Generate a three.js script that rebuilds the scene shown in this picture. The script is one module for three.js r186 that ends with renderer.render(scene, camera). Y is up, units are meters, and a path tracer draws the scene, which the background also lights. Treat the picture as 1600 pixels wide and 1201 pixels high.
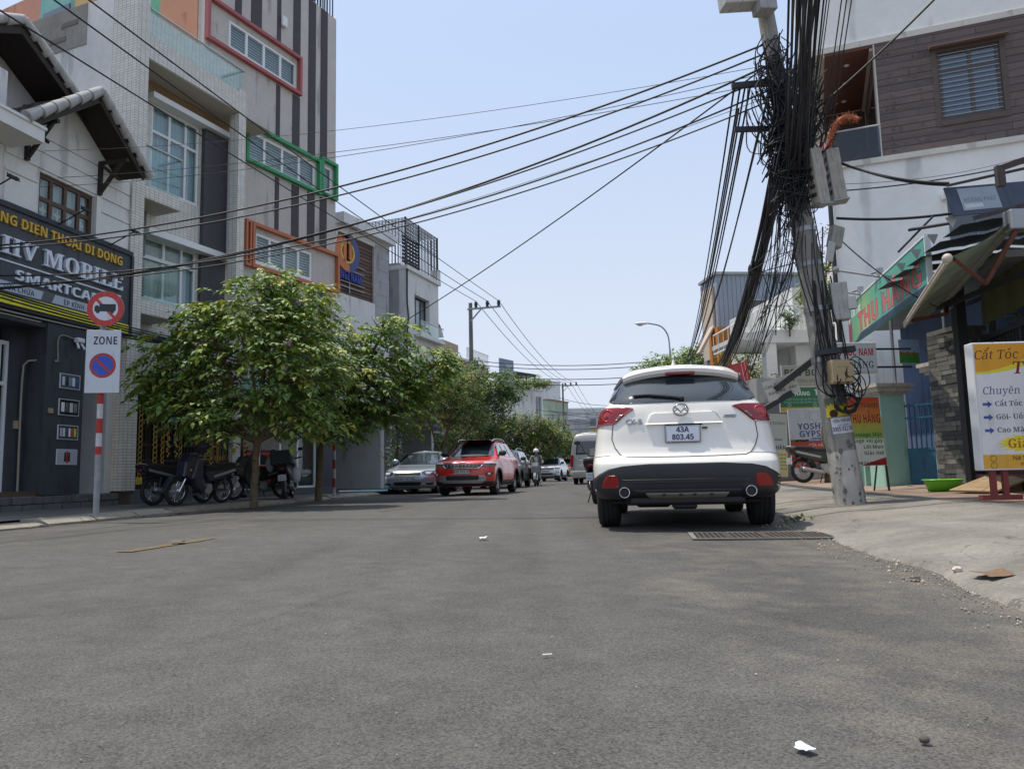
import * as THREE from 'three';
import { mergeGeometries } from 'three/addons/utils/BufferGeometryUtils.js';
import { RoundedBoxGeometry } from 'three/addons/geometries/RoundedBoxGeometry.js';
import { MarchingCubes } from 'three/addons/objects/MarchingCubes.js';
import { FontLoader } from 'three/addons/loaders/FontLoader.js';
import { TextGeometry } from 'three/addons/geometries/TextGeometry.js';
import { Brush, Evaluator, SUBTRACTION } from 'three-bvh-csg';

// ---------- camera ----------
const scene = new THREE.Scene();
const camera = new THREE.PerspectiveCamera(52.87, 1024 / 768, 0.05, 2000);
camera.position.set(0, 0.6, 0);
camera.rotation.order = 'YXZ';
camera.rotation.set(Math.atan(138.5 / 1208), 0, -0.022);
// ---------- sky, sun, exposure ----------
const renderer = new THREE.WebGLRenderer({ antialias: true });
renderer.toneMapping = THREE.LinearToneMapping;
renderer.toneMappingExposure = 1.32;
renderer.shadowMap.enabled = true;
const SUN = new THREE.Vector3(-0.30, 0.95, -0.10).normalize();
const sun = new THREE.DirectionalLight(new THREE.Color(1, 0.93, 0.81), 3.25);
sun.position.copy(SUN).multiplyScalar(90); sun.target.position.set(0, 0, -25);
sun.position.add(sun.target.position); sun.castShadow = true; sun.shadow.mapSize.set(4096, 4096);
Object.assign(sun.shadow.camera, { left: -60, right: 60, top: 70, bottom: -70, near: 1, far: 200 });
sun.shadow.radius = 1.2;
scene.add(sun, sun.target);
{
  const W = 256, Hh = 128, d = new Float32Array(W * Hh * 4);
  const clampS = (x) => Math.max(-1, Math.min(1, x)), mix = (a, b, t) => a + (b - a) * t, ss = (a, b, x) => { x = Math.min(1, Math.max(0, (x - a) / (b - a))); return x * x * (3 - 2 * x); };
  for (let j = 0; j < Hh; j++) {
    const el = ((j + 0.5) / Hh - 0.5) * 180;           // row 0 is the nadir
    const t = ss(-2, 36, el), t2 = ss(25, 90, el);
    const c = [0.565, 0.615, 0.70], m = [0.365, 0.475, 0.685], z = [0.385, 0.48, 0.66];
    for (let i = 0; i < W; i++) {
      const o = (j * W + i) * 4;
      const az = ((i + 0.5) / W - 0.5) * 2 * Math.PI, ce = Math.cos(el * Math.PI / 180), dt = clampS(Math.cos(az) * ce * SUN.x + Math.sin(el * Math.PI / 180) * SUN.y + Math.sin(az) * ce * SUN.z), gl = 1.1 * Math.exp(-Math.acos(dt) / 0.30);   // hazy aureole round the sun
      for (let k = 0; k < 3; k++) d[o + k] = el < -2 ? [0.20, 0.19, 0.18][k] : mix(mix(c[k], m[k], t), z[k], t2) + gl * [1, 0.97, 0.92][k];
      d[o + 3] = 1;
    }
  }
  const sky = new THREE.DataTexture(d, W, Hh, THREE.RGBAFormat, THREE.FloatType);
  sky.mapping = THREE.EquirectangularReflectionMapping; sky.magFilter = sky.minFilter = THREE.LinearFilter;
  sky.colorSpace = THREE.LinearSRGBColorSpace; sky.needsUpdate = true;
  scene.background = sky; scene.environment = sky;
}

// ---------- helpers ----------
let seed = 7;
const rnd = () => { seed |= 0; seed = seed + 0x6D2B79F5 | 0; let t = Math.imul(seed ^ seed >>> 15, 1 | seed); t = t + Math.imul(t ^ t >>> 7, 61 | t) ^ t; return ((t ^ t >>> 14) >>> 0) / 4294967296; };
const rr = (a, b) => a + (b - a) * rnd();
const clamp = (x, a = 0, b = 1) => Math.min(b, Math.max(a, x));
const lerp = (a, b, t) => a + (b - a) * t;
const sst = (a, b, x) => { x = clamp((x - a) / (b - a)); return x * x * (3 - 2 * x); };
const V = (x, y, z) => new THREE.Vector3(x, y, z);
const hash = (x, y, s) => { let h = Math.imul(x, 374761393) + Math.imul(y, 668265263) + Math.imul(s, 974634777) | 0; h = Math.imul(h ^ h >>> 13, 1274126177); return ((h ^ h >>> 16) >>> 0) / 4294967296; };
function vn(x, y, p, s) {              // value noise with period p
  const xi = Math.floor(x), yi = Math.floor(y), fx = x - xi, fy = y - yi, u = fx * fx * (3 - 2 * fx), v = fy * fy * (3 - 2 * fy);
  const w = (a) => ((a % p) + p) % p;
  return lerp(lerp(hash(w(xi), w(yi), s), hash(w(xi + 1), w(yi), s), u), lerp(hash(w(xi), w(yi + 1), s), hash(w(xi + 1), w(yi + 1), s), u), v);
}
function fbm(x, y, p, s, o = 4) { let a = 0, w = 0.5, t = 0; for (let i = 0; i < o; i++) { a += vn(x, y, p, s + i) * w; t += w; x *= 2; y *= 2; p *= 2; w *= 0.55; } return a / t; }
const s2l = (c) => c <= 0.04045 ? c / 12.92 : Math.pow((c + 0.055) / 1.055, 2.4), l2s = (c) => c <= 0.0031308 ? c * 12.92 : 1.055 * Math.pow(c, 1 / 2.4) - 0.055;
function tex(n, fn, linear) {          // fn(u, v) -> [r, g, b] in linear values 0..1
  const d = new Uint8Array(n * n * 4);
  for (let j = 0; j < n; j++) for (let i = 0; i < n; i++) {
    const c = fn(i / n, j / n), o = (j * n + i) * 4;
    for (let k = 0; k < 3; k++) d[o + k] = clamp(linear ? c[k] : l2s(clamp(c[k]))) * 255;
    d[o + 3] = 255;
  }
  const t = new THREE.DataTexture(d, n, n); t.wrapS = t.wrapT = THREE.RepeatWrapping; t.magFilter = THREE.LinearFilter; t.minFilter = THREE.LinearMipmapLinearFilter; t.generateMipmaps = true;
  if (!linear) t.colorSpace = THREE.SRGBColorSpace; t.needsUpdate = true; return t;
}
const rep = (t, m) => { const c = t.clone(); c.repeat.set(1 / m, 1 / m); c.needsUpdate = true; return c; };
const g3 = (v) => [v, v, v];
const T = {
  plaster: tex(512, (u, v) => { const a = fbm(u * 6, v * 6, 6, 3, 5), b = fbm(u * 40, v * 40, 40, 9, 3), s = sst(0.62, 0.8, fbm(u * 9, v * 2, 9, 31, 4)); return g3(0.82 + 0.16 * a + 0.08 * b - 0.26 * s); }),
  grime: tex(512, (u, v) => { const a = fbm(u * 5, v * 5, 5, 13, 5), b = fbm(u * 64, v * 64, 64, 19, 2), s = sst(0.55, 0.75, fbm(u * 16, v * 3, 16, 41, 4)); return g3(0.62 + 0.34 * a + 0.10 * b - 0.25 * s); }),
  grain: tex(512, (u, v) => { const b = fbm(u * 90, v * 90, 90, 29, 2), a = fbm(u * 12, v * 12, 12, 23, 4); return g3(0.5 * b + 0.5 * a); }, true),
  asphalt: tex(1024, (u, v) => {
    const a = fbm(u * 340, v * 340, 340, 5, 2), b = fbm(u * 14, v * 14, 14, 8, 4), st = hash(Math.floor(u * 512), Math.floor(v * 512), 77);
    let g = 0.60 + 0.85 * (a - 0.5) + 0.26 * (b - 0.5); if (st > 0.96) g += 0.34; if (st < 0.07) g -= 0.24; const w = vn(u * 160, v * 160, 160, 61);
    return [g * (1.0 + 0.05 * w), g, g * (0.97 - 0.03 * w)];
  }),
  asphaltB: tex(1024, (u, v) => g3(0.65 * fbm(u * 340, v * 340, 340, 5, 2) + 0.35 * hash(Math.floor(u * 512), Math.floor(v * 512), 77)), true),
  concrete: tex(1024, (u, v) => {
    const a = fbm(u * 5, v * 5, 5, 15, 6), b = fbm(u * 120, v * 120, 120, 18, 2), c = Math.abs(fbm(u * 4, v * 4, 4, 55, 5) - 0.5);
    let g = 0.58 + 0.45 * (a - 0.4) + 0.22 * (b - 0.5); if (c < 0.006) g *= 0.6; return [g * 1.02, g, g * 0.95];
  }),
  pavers: tex(512, (u, v) => {
    const R = 16, C = 8, y = v * R, r = Math.floor(y), x = u * C + (r % 2) * 0.5, c = Math.floor(x) % C, fx = x - Math.floor(x), fy = y - r;
    const j = Math.min(fx * 2, (1 - fx) * 2, fy, 1 - fy) < 0.07, h = hash(c, r, 4), n = fbm(u * 50, v * 50, 50, 6, 2);
    const d = 0.75 + 0.25 * h + 0.3 * (n - 0.5) + 0.3 * (fbm(u * 5, v * 5, 5, 71, 3) - 0.5); return j ? g3(0.5 + 0.1 * n) : [d, d * 0.88, d * 0.80];
  }),
  tiles: tex(512, (u, v) => {           // small white wall tiles, 0.13 x 0.065 m, twelve by twentyfour to a texture
    const R = 20, C = 10, y = v * R, r = Math.floor(y), x = u * C, c = Math.floor(x), fx = x - c, fy = y - r;
    const j = fx < 0.07 || fy < 0.12, h = hash(c, r, 14); return j ? g3(0.34) : g3(0.84 + 0.12 * h + 0.1 * (fbm(u * 8, v * 8, 8, 91, 3) - 0.5));
  }),
  wood: tex(512, (u, v) => { const a = fbm(u * 4, v * 60, 60, 33, 4), b = fbm(u * 8, v * 160, 160, 36, 2); const g = 0.55 + 0.5 * a + 0.25 * (b - 0.5); return [g, g * 0.97, g * 0.94]; }),
  rough: tex(256, (u, v) => { const a = fbm(u * 40, v * 22, 44, 3, 3); return g3(a); }, true),
  bark: tex(256, (u, v) => { const a = fbm(u * 24, v * 6, 24, 43, 4); const g = 0.5 + 0.7 * (a - 0.3); return [g, g * 0.95, g * 0.85]; }),
};
const lin = (r, g, b) => new THREE.Color().setRGB(r, g, b);
const col = (c) => Array.isArray(c) ? lin(...c) : new THREE.Color(c);
function M(c, rough = 0.8, o = {}) {
  const { map, m = 1.5, bump, bm = 1, bs = 0.004, ...x } = o;
  const p = { color: col(c), roughness: rough, ...x };
  if (map) p.map = rep(map, m); if (bump) { p.bumpMap = rep(bump, bm); p.bumpScale = bs; }
  return 'clearcoat' in x || 'transmission' in x || 'sheen' in x ? new THREE.MeshPhysicalMaterial(p) : new THREE.MeshStandardMaterial(p);
}
const paint = (c, r = 0.35) => M(c, r, { clearcoat: 0.9, clearcoatRoughness: 0.06 });
const metal = (c, r = 0.4, m = 0.8) => M(c, r, { metalness: m });
const mt = {
  white: M([0.66, 0.67, 0.66], 0.85, { map: T.plaster, m: 3.1, bump: T.grain, bm: 0.8, bs: 0.002 }),
  whiteG: M([0.80, 0.81, 0.80], 0.85, { map: T.grime, m: 4.3, bump: T.grain, bm: 0.8, bs: 0.003 }),
  grey: M([0.42, 0.43, 0.44], 0.85, { map: T.grime, m: 3.3, bump: T.grain, bm: 0.8, bs: 0.003 }),
  concrete: M([0.50, 0.47, 0.42], 0.92, { map: T.concrete, m: 2.7, bump: T.grain, bm: 0.5, bs: 0.006 }),
  concreteD: M([0.30, 0.29, 0.27], 0.92, { map: T.concrete, m: 1.9, bump: T.grain, bm: 0.5, bs: 0.006 }),
  frameW: M([0.72, 0.73, 0.73], 0.4), black: M([0.012, 0.012, 0.013], 0.55), dark: M([0.03, 0.032, 0.036], 0.7), rubber: M([0.018, 0.018, 0.019], 0.85, { bump: T.grain, bm: 0.1, bs: 0.002 }),
  plastic: M([0.022, 0.023, 0.026], 0.55, { bump: T.grain, bm: 0.06, bs: 0.0006 }),
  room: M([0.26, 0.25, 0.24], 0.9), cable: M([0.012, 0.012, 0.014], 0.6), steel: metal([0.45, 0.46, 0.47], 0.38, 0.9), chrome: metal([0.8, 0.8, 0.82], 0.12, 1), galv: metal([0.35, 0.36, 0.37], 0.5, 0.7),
  glass: new THREE.MeshPhysicalMaterial({ color: lin(0.86, 0.93, 0.92), roughness: 0.02, transmission: 1, thickness: 0, ior: 1.5 }),
  win: M([0.035, 0.05, 0.062], 0.05, { clearcoat: 1, clearcoatRoughness: 0.02 }),
  carGlass: M([0.02, 0.028, 0.034], 0.04, { clearcoat: 1, clearcoatRoughness: 0.01 }),
  curtain: M([0.50, 0.54, 0.58], 0.95), brown: M([0.10, 0.055, 0.032], 0.6, { map: T.wood, m: 1.2, bump: T.wood, bm: 1.2, bs: 0.002 }),
  darkwood: M([0.035, 0.026, 0.022], 0.75, { map: T.wood, m: 1, bump: T.wood, bm: 1, bs: 0.003 }), gold: metal([0.42, 0.26, 0.07], 0.4, 0.75),
  red: M([0.42, 0.025, 0.02], 0.5), rust: M([0.17, 0.065, 0.04], 0.75, { map: T.grime, m: 0.7 }), bark: M([0.20, 0.155, 0.105], 0.95, { map: T.bark, m: 0.35, bump: T.bark, bm: 0.35, bs: 0.012 }),
};
// box-projected uv in metres
function uvm(g) {
  if (g.index) g = g.toNonIndexed();
  const p = g.attributes.position, n = g.attributes.normal, uv = new Float32Array(p.count * 2);
  for (let i = 0; i < p.count; i++) {
    const ax = Math.abs(n.getX(i)), ay = Math.abs(n.getY(i)), az = Math.abs(n.getZ(i));
    if (ay > ax && ay > az) { uv[2 * i] = p.getX(i); uv[2 * i + 1] = p.getZ(i); } else if (ax > az) { uv[2 * i] = p.getZ(i); uv[2 * i + 1] = p.getY(i); } else { uv[2 * i] = p.getX(i); uv[2 * i + 1] = p.getY(i); }
  }
  g.setAttribute('uv', new THREE.BufferAttribute(uv, 2)); for (const k of Object.keys(g.attributes)) if (!['position', 'normal', 'uv'].includes(k)) g.deleteAttribute(k);
  return g;
}
const box = (x0, x1, y0, y1, z0, z1) => { const g = new THREE.BoxGeometry(Math.abs(x1 - x0), Math.abs(y1 - y0), Math.abs(z1 - z0)); g.translate((x0 + x1) / 2, (y0 + y1) / 2, (z0 + z1) / 2); return uvm(g); };
const rbox = (x0, x1, y0, y1, z0, z1, r = 0.01, s = 2) => { const g = new RoundedBoxGeometry(x1 - x0, y1 - y0, z1 - z0, s, r); g.translate((x0 + x1) / 2, (y0 + y1) / 2, (z0 + z1) / 2); return uvm(g); };
const orient = (g, a, b) => { const d = b.clone().sub(a); g.applyQuaternion(new THREE.Quaternion().setFromUnitVectors(V(0, 1, 0), d.normalize())); g.translate((a.x + b.x) / 2, (a.y + b.y) / 2, (a.z + b.z) / 2); return g; };
const rod = (a, b, r, r2 = r, n = 8) => { a = V(...a); b = V(...b); return uvm(orient(new THREE.CylinderGeometry(r2, r, a.distanceTo(b), n), a, b)); };
const bar = (a, b, w, h = w) => { a = V(...a); b = V(...b); return uvm(orient(new THREE.BoxGeometry(w, a.distanceTo(b), h), a, b)); };
const tube = (pts, r, n = 6, seg = 0, closed = false) => uvm(new THREE.TubeGeometry(new THREE.CatmullRomCurve3(pts.map((p) => V(...p)), closed), seg || pts.length * 3, r, n, closed));
const ball = (x, y, z, rx, ry = rx, rz = rx, n = 12) => { const g = new THREE.SphereGeometry(1, n, Math.max(6, n * 0.7 | 0)); g.scale(rx, ry, rz); const q = g.attributes.normal; g.translate(x, y, z); g.computeVertexNormals(); return uvm(g); };
const torus = (R, r, n = 20, m = 8) => uvm(new THREE.TorusGeometry(R, r, m, n));
const lathe = (pts, n = 24) => uvm(new THREE.LatheGeometry(pts.map((p) => new THREE.Vector2(...p)), n));
const poly = (pts, depth, bevel = 0) => uvm(new THREE.ExtrudeGeometry(new THREE.Shape(pts.map((p) => new THREE.Vector2(...p))), { depth, bevelEnabled: bevel > 0, bevelSize: bevel, bevelThickness: bevel, bevelSegments: 2, curveSegments: 8 }));
const mv = (g, x, y, z, ry = 0, rx = 0, rz = 0) => { g.applyMatrix4(new THREE.Matrix4().makeRotationFromEuler(new THREE.Euler(rx, ry, rz, 'YXZ')).setPosition(x, y, z)); return g; };
const names = {};
const numbered = (n) => { const k = names[n] = (names[n] ?? -1) + 1; return k ? n + '_' + String(k).padStart(3, '0') : n; };
const mk = (name, gs, m, parent) => {
  const g = Array.isArray(gs) ? (gs.length > 1 ? mergeGeometries(gs) : gs[0]) : gs;
  const o = new THREE.Mesh(g, m); o.name = parent ? name : numbered(name); o.castShadow = o.receiveShadow = true; (parent || scene).add(o); return o;
};
const tag = (o, label, category, group) => { o.userData.label = label; o.userData.category = category; if (group) o.userData.group = group; return o; };
const struct = (o) => { o.userData.kind = 'structure'; return o; };
function thing(name, label, category, pos = [0, 0, 0], turn = 0, group) { const o = new THREE.Group(); o.name = numbered(name); o.position.set(...pos); o.rotation.y = turn; scene.add(o); return tag(o, label, category, group); }
function dup(src, pos, turn, label, group) { const r = src.clone(); r.name = numbered(src.name.replace(/_\d{3}$/, '')); r.position.set(...pos); r.rotation.y = turn; r.userData = { ...src.userData }; if (label) r.userData.label = label; if (group) r.userData.group = group; scene.add(r); return r; }
// wall in the xy plane with rectangular holes, thickness t behind z0
function wallGeo(outline, holes, t, z0 = 0) {
  const s = new THREE.Shape(outline.map((p) => new THREE.Vector2(...p)));
  for (const [a, b, c, d] of holes) s.holes.push(new THREE.Path([[a, c], [a, d], [b, d], [b, c]].map((p) => new THREE.Vector2(...p))));
  const g = new THREE.ExtrudeGeometry(s, { depth: t, bevelEnabled: false }); g.translate(0, 0, z0 - t); return uvm(g);
}
const rect = (x0, x1, y0, y1) => [[x0, y0], [x1, y0], [x1, y1], [x0, y1]];
// printed flat sheet: canvas drawn w x h metres, ppm pixels per metre
function print(w, h, ppm, draw) {
  const c = document.createElement('canvas'); c.width = Math.round(w * ppm); c.height = Math.round(h * ppm); const x = c.getContext('2d'); x.scale(c.width / w / 100, c.height / h / 100); x.textBaseline = 'middle'; draw(x, w * 100, h * 100); for (let i = 0; i < 46; i++) { x.fillStyle = ['rgba(90,78,60,0.05)', 'rgba(225,222,214,0.06)', 'rgba(60,56,50,0.05)'][i % 3]; const r = rr(0.01, 0.16) * Math.min(w, h) * 100; x.beginPath(); x.ellipse(rr(0, w) * 100, rr(0, h) * 100, r * rr(0.15, 0.6), r, rr(-0.2, 0.2), 0, 7); x.fill(); }   // dirt and sun-bleached spots
  const t = new THREE.CanvasTexture(c); t.colorSpace = THREE.SRGBColorSpace; t.magFilter = THREE.LinearFilter; return t;
}
function vtext(x, s, stroke) {          // Vietnamese accents drawn by hand over the base letters; starts at 0, returns the width
  const size = parseFloat(/(\d+(\.\d+)?)px/.exec(x.font)[1]); let w = 0;
  for (const ch of s) {
    const n = ch.normalize('NFD'), b = ch === 'Đ' || ch === 'đ' ? ch : (n[0] + [...n.slice(1)].filter((c) => c === '\u0302' || c === '\u0306').join('')).normalize('NFC'), a = x.measureText(b).width, up = n[0] === n[0].toUpperCase();
    if (stroke === true) x.strokeText(b, w, 0); else if (stroke === false) {
      x.fillText(b, w, 0); x.save(); x.strokeStyle = x.fillStyle; x.lineWidth = size * 0.085; x.lineCap = 'round'; const cx = w + a * 0.5, mod = b !== n[0] && b !== 'Đ' && b !== 'đ', y = -(up ? 0.47 : 0.36) * size - (mod ? 0.13 * size : 0.04 * size), k = size * 0.1, L = (...p) => { x.beginPath(); x.moveTo(p[0], p[1]); for (let i = 2; i < p.length; i += 2) x.lineTo(p[i], p[i + 1]); x.stroke(); }, ox = mod ? k * 1.1 : 0;
      for (const c of n.slice(1)) { if (c === '\u0301') L(cx - k * 0.5 + ox, y + k * 0.5, cx + k + ox, y - k * 0.7); if (c === '\u0300') L(cx - k + ox, y - k * 0.7, cx + k * 0.5 + ox, y + k * 0.5); if (c === '\u0303') L(cx - k * 1.3, y + k * 0.3, cx - k * 0.5, y - k * 0.3, cx + k * 0.5, y + k * 0.3, cx + k * 1.3, y - k * 0.3); if (c === '\u0309') L(cx - k * 0.4 + ox, y - k * 0.9, cx + k * 0.4 + ox, y - k * 0.5, cx + ox, y + k * 0.4); if (c === '\u0323') L(cx - 0.01, size * 0.5, cx + 0.01, size * 0.5); if (c === '\u031b') L(w + a * 0.86, -(up ? 0.3 : 0.16) * size, w + a * 0.97, -(up ? 0.34 : 0.2) * size, w + a * 1.0, -(up ? 0.45 : 0.32) * size); } x.restore();
    } w += a;
  } return w;
}
const txt = (x, s, px, py, size, c, o = {}) => {           // centimetres
  x.save(); x.font = (o.w || 'bold') + ' ' + size + 'px ' + (o.f || 'sans-serif'); x.fillStyle = c; x.textAlign = 'left'; x.translate(px, py); const w = vtext(x, s); x.scale(o.fit ? o.fit / w : (o.sx || 1), 1); if (o.skew) x.transform(1, 0, o.skew, 1, 0, 0); x.translate(o.a === 'left' ? 0 : o.a === 'right' ? -w : -w / 2, 0);
  if (o.st) { x.strokeStyle = o.st; x.lineWidth = o.lw || 1; vtext(x, s, true); } vtext(x, s, false); x.restore();
};
const sheetMat = (t, r = 0.5) => new THREE.MeshStandardMaterial({ map: t, roughness: r });
function sheet(name, x0, x1, y0, y1, z, t, parent, r) { const g = new THREE.PlaneGeometry(x1 - x0, y1 - y0); g.translate((x0 + x1) / 2, (y0 + y1) / 2, z); return mk(name, g, sheetMat(t, r), parent); }
const font = await new FontLoader().loadAsync('fonts/droid/droid_sans_bold.typeface.json');
const fontS = await new FontLoader().loadAsync('fonts/droid/droid_serif_bold.typeface.json');
function letters(s, size, depth, f = font, w = 0, bev = 0) {
  const g = new TextGeometry(s, { font: f, size, depth, curveSegments: 5, bevelEnabled: bev > 0, bevelSize: bev, bevelThickness: bev, bevelSegments: 1 }); g.computeBoundingBox(); const b = g.boundingBox; g.translate(-(b.min.x + b.max.x) / 2, -(b.min.y + b.max.y) / 2, 0); if (w) g.scale(w / (b.max.x - b.min.x), 1, 1); return uvm(g);
}
function curtainGeo(x0, x1, y0, y1, z, amp = 0.03, wl = 0.12) { const n = Math.max(4, Math.round((x1 - x0) / wl * 6)), g = new THREE.PlaneGeometry(x1 - x0, y1 - y0, n, 1), p = g.attributes.position; for (let i = 0; i < p.count; i++) p.setZ(i, amp * Math.sin(p.getX(i) / wl * 6.28 + Math.sin(p.getX(i) * 9))); g.translate((x0 + x1) / 2, (y0 + y1) / 2, z); g.computeVertexNormals(); return uvm(g); }
// window set in a hole of a wall: frame with mullions, a pane for each light, curtain or louvres and a dark room box behind
function windowIn(parent, x0, x1, y0, y1, z, o = {}) {
  const fm = o.frame || mt.frameW, fw = o.fw || 0.05, d = 0.06, xs = o.xs || [0.5], ys = o.ys || [];
  const gs = [box(x0, x1, y0, y0 + fw, z - d, z), box(x0, x1, y1 - fw, y1, z - d, z), box(x0, x0 + fw, y0 + fw, y1 - fw, z - d, z), box(x1 - fw, x1, y0 + fw, y1 - fw, z - d, z)];
  const X = [x0 + fw, ...xs.map((t) => lerp(x0, x1, t)), x1 - fw], Y = [y0 + fw, ...ys.map((t) => lerp(y0, y1, t)), y1 - fw];
  for (let i = 1; i < X.length - 1; i++) gs.push(box(X[i] - fw / 2, X[i] + fw / 2, y0 + fw, y1 - fw, z - d + 0.003, z - 0.003));
  for (let i = 1; i < Y.length - 1; i++) for (let k = 0; k < X.length - 1; k++) gs.push(box(X[k] + (k ? fw / 2 : 0), X[k + 1] - (k < X.length - 2 ? fw / 2 : 0), Y[i] - fw / 2, Y[i] + fw / 2, z - d + 0.003, z - 0.003));
  const w = mk('window', gs, fm, parent);
  for (let k = 0; k < X.length - 1; k++) for (let i = 0; i < Y.length - 1; i++) {
    const a = X[k] + (k ? fw / 2 : 0), b = X[k + 1] - (k < X.length - 2 ? fw / 2 : 0), e = Y[i] + (i ? fw / 2 : 0), f = Y[i + 1] - (i < Y.length - 2 ? fw / 2 : 0);
    mk('pane', box(a, b, e, f, z - d / 2 - 0.004, z - d / 2 + 0.004), o.pane || (o.curtain || o.louvre ? mt.glass : mt.win), w);
  }
  if (o.curtain) mk('curtain', curtainGeo(x0, x1, y0, y1, z - d - 0.07), o.curtain === true ? mt.curtain : o.curtain, w);
  if (o.louvre) { const g = []; for (let y = y0 + 0.04; y < y1 - 0.02; y += o.louvre) { const q = new THREE.BoxGeometry(x1 - x0 - 0.02, 0.006, o.louvre * 0.62); q.rotateX(0.9); q.translate((x0 + x1) / 2, y, z - d - 0.06); g.push(uvm(q)); } mk('blind_slats', g, o.lm || mt.louvre, w).userData.kind = 'stuff'; }
  if (o.bars) { const g = []; for (let y = y0 + o.bars; y < y1; y += o.bars) g.push(box(x0 + 0.02, x1 - 0.02, y - 0.006, y + 0.006, z + 0.01, z + 0.02)); mk('security_bars', g, o.bm || mt.frameW, w); }
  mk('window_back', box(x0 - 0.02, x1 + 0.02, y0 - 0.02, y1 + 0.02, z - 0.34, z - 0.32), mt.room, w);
  return w;
}
mt.louvre = M([0.66, 0.69, 0.72], 0.7);
// catenary cable between points
function sagPts(a, b, sag, n = 12) { const p = []; for (let i = 0; i <= n; i++) { const t = i / n; p.push([lerp(a[0], b[0], t), lerp(a[1], b[1], t) - 4 * sag * t * (1 - t), lerp(a[2], b[2], t)]); } return p; }
const cable = (a, b, sag, r, n = 12) => tube(sagPts(a, b, sag, n), r, 5, n * 2);
const yawOf = (s) => Math.atan2(1, s);           // left-hand facades: local x runs away from the viewer
const kerbL = (d) => -6.4 + 0.16 * (d - 12), kerbR = (d) => 2.2 + 0.16 * (d - 4);
// ---------- ground, road, pavements ----------
{
  const g = new THREE.PlaneGeometry(900, 900); g.rotateX(-Math.PI / 2); g.translate(0, -0.25, -150);
  const gm = M([0.16, 0.15, 0.14], 0.95, { map: T.concrete, m: 5 }); struct(mk('ground', uvm(g), gm)).userData.label = 'grey dusty ground beyond the street';
}
function strip(fx, ds, n, yf, colf) {        // sheet between fx(d)[0] and fx(d)[1]; y and colour by function
  const pos = [], uv = [], c = [], idx = [];
  ds.forEach((d) => { const [a, b] = fx(d); for (let i = 0; i <= n; i++) { const x = lerp(a, b, i / n), y = yf(x, d, i / n); pos.push(x, y, -d); uv.push(x, d); const k = colf(x, d, i / n); c.push(...k); } });
  for (let j = 0; j < ds.length - 1; j++) for (let i = 0; i < n; i++) { const a = j * (n + 1) + i, b = a + n + 1; idx.push(a, a + 1, b, a + 1, b + 1, b); }
  const g = new THREE.BufferGeometry(); g.setAttribute('position', new THREE.Float32BufferAttribute(pos, 3)); g.setAttribute('uv', new THREE.Float32BufferAttribute(uv, 2)); g.setAttribute('color', new THREE.Float32BufferAttribute(c, 3)); g.setIndex(idx); g.computeVertexNormals(); return g;
}
const steps = (a, b, f) => { const r = []; for (let d = a; d < b; d += f(d)) r.push(d); r.push(b); return r; };
const N2 = (x, y, s, o = 4) => fbm(x + 500, y + 500, 4096, s, o);
const roadM = M([0.145, 0.140, 0.132], 0.88, { map: T.asphalt, m: 1.7, bump: T.asphaltB, bm: 1.7, bs: 0.0035, vertexColors: true });
const road = struct(mk('road', strip((d) => [Math.min(kerbL(d), -3) - 0.25 - (d < 10 ? 1.5 : 0), kerbR(d) + 0.35], steps(-14, 190, (d) => d < 0.6 ? 1 : d < 5 ? 0.05 : d < 14 ? 0.14 : d < 40 ? 0.6 : 6), 150, (x, d) => 0.004 * (N2(x * 0.8, d * 0.8, 3) - 0.5),
  (x, d) => {
    const a = N2(x * 0.35, d * 0.25, 11), b = N2(x * 2.2, d * 1.6, 17, 5), e = N2(x * 9, d * 8, 27, 4), f = N2(x * 0.55 + 31, d * 0.5, 83, 3);
    let g = 0.9 + 0.28 * (a - 0.5) + 0.26 * (b - 0.5) + 0.12 * (e - 0.5);
    const dust = sst(0.49, 0.57, b * 0.45 + e * 0.55) * sst(0.62, 0.86, f + 0.34 * sst(-0.3, 0.8, x - 0.12 * d));       // pale silt left in patches, thickest on the gutter side of the lane
    const tire = sst(0.52, 0.66, N2(x * 2.4 + 40, d * 0.1, 37, 3)) * 0.13, oil = sst(0.64, 0.74, N2(x * 1.1 + 12, d * 0.6, 93, 4)) * 0.12;
    g += dust * 0.2 - tire * 0.7 - oil; const gut = sst(0.7, 0.05, kerbR(d) - x + 0.6 * (b - 0.5)) * (0.3 + 0.7 * e);
    g += gut * 0.45; return [g * (1 + 0.06 * dust + 0.05 * gut), g, g * (1 - 0.06 * dust - 0.08 * gut)];
  }), roadM));
road.userData.label = 'worn grey asphalt road with pale dusty patches';
{ // worn yellow lane dashes lying on the asphalt
  const ym = M([0.22, 0.16, 0.085], 0.92, { map: T.asphalt, m: 1.3, bump: T.asphaltB, bm: 1.7, bs: 0.005 });
  const dash = (x0, d0, x1, d1, w) => {
    const s = new THREE.Shape(), L = Math.hypot(x1 - x0, d1 - d0), n = 26, up = [], dn = []; for (let i = 0; i <= n; i++) { const t = i / n; up.push([t * L, w / 2 + rr(-0.02, 0.006)]); dn.unshift([t * L, -w / 2 + rr(-0.006, 0.02)]); }
    const g = uvm(new THREE.ShapeGeometry(new THREE.Shape([...up, ...dn].map((p) => new THREE.Vector2(...p))))); g.rotateX(-Math.PI / 2); g.rotateY(Math.atan2(d1 - d0, x1 - x0)); g.translate(x0, 0.0065, -d0); mk('lane_dash', g, ym, road);
  };
  dash(-3.35, 6.7, -3.12, 8.0, 0.17); dash(-2.25, 13.2, -1.95, 14.9, 0.11); dash(-1.3, 19.5, -0.95, 21.3, 0.11); dash(0.2, 28, 0.5, 30, 0.11);
}
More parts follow.
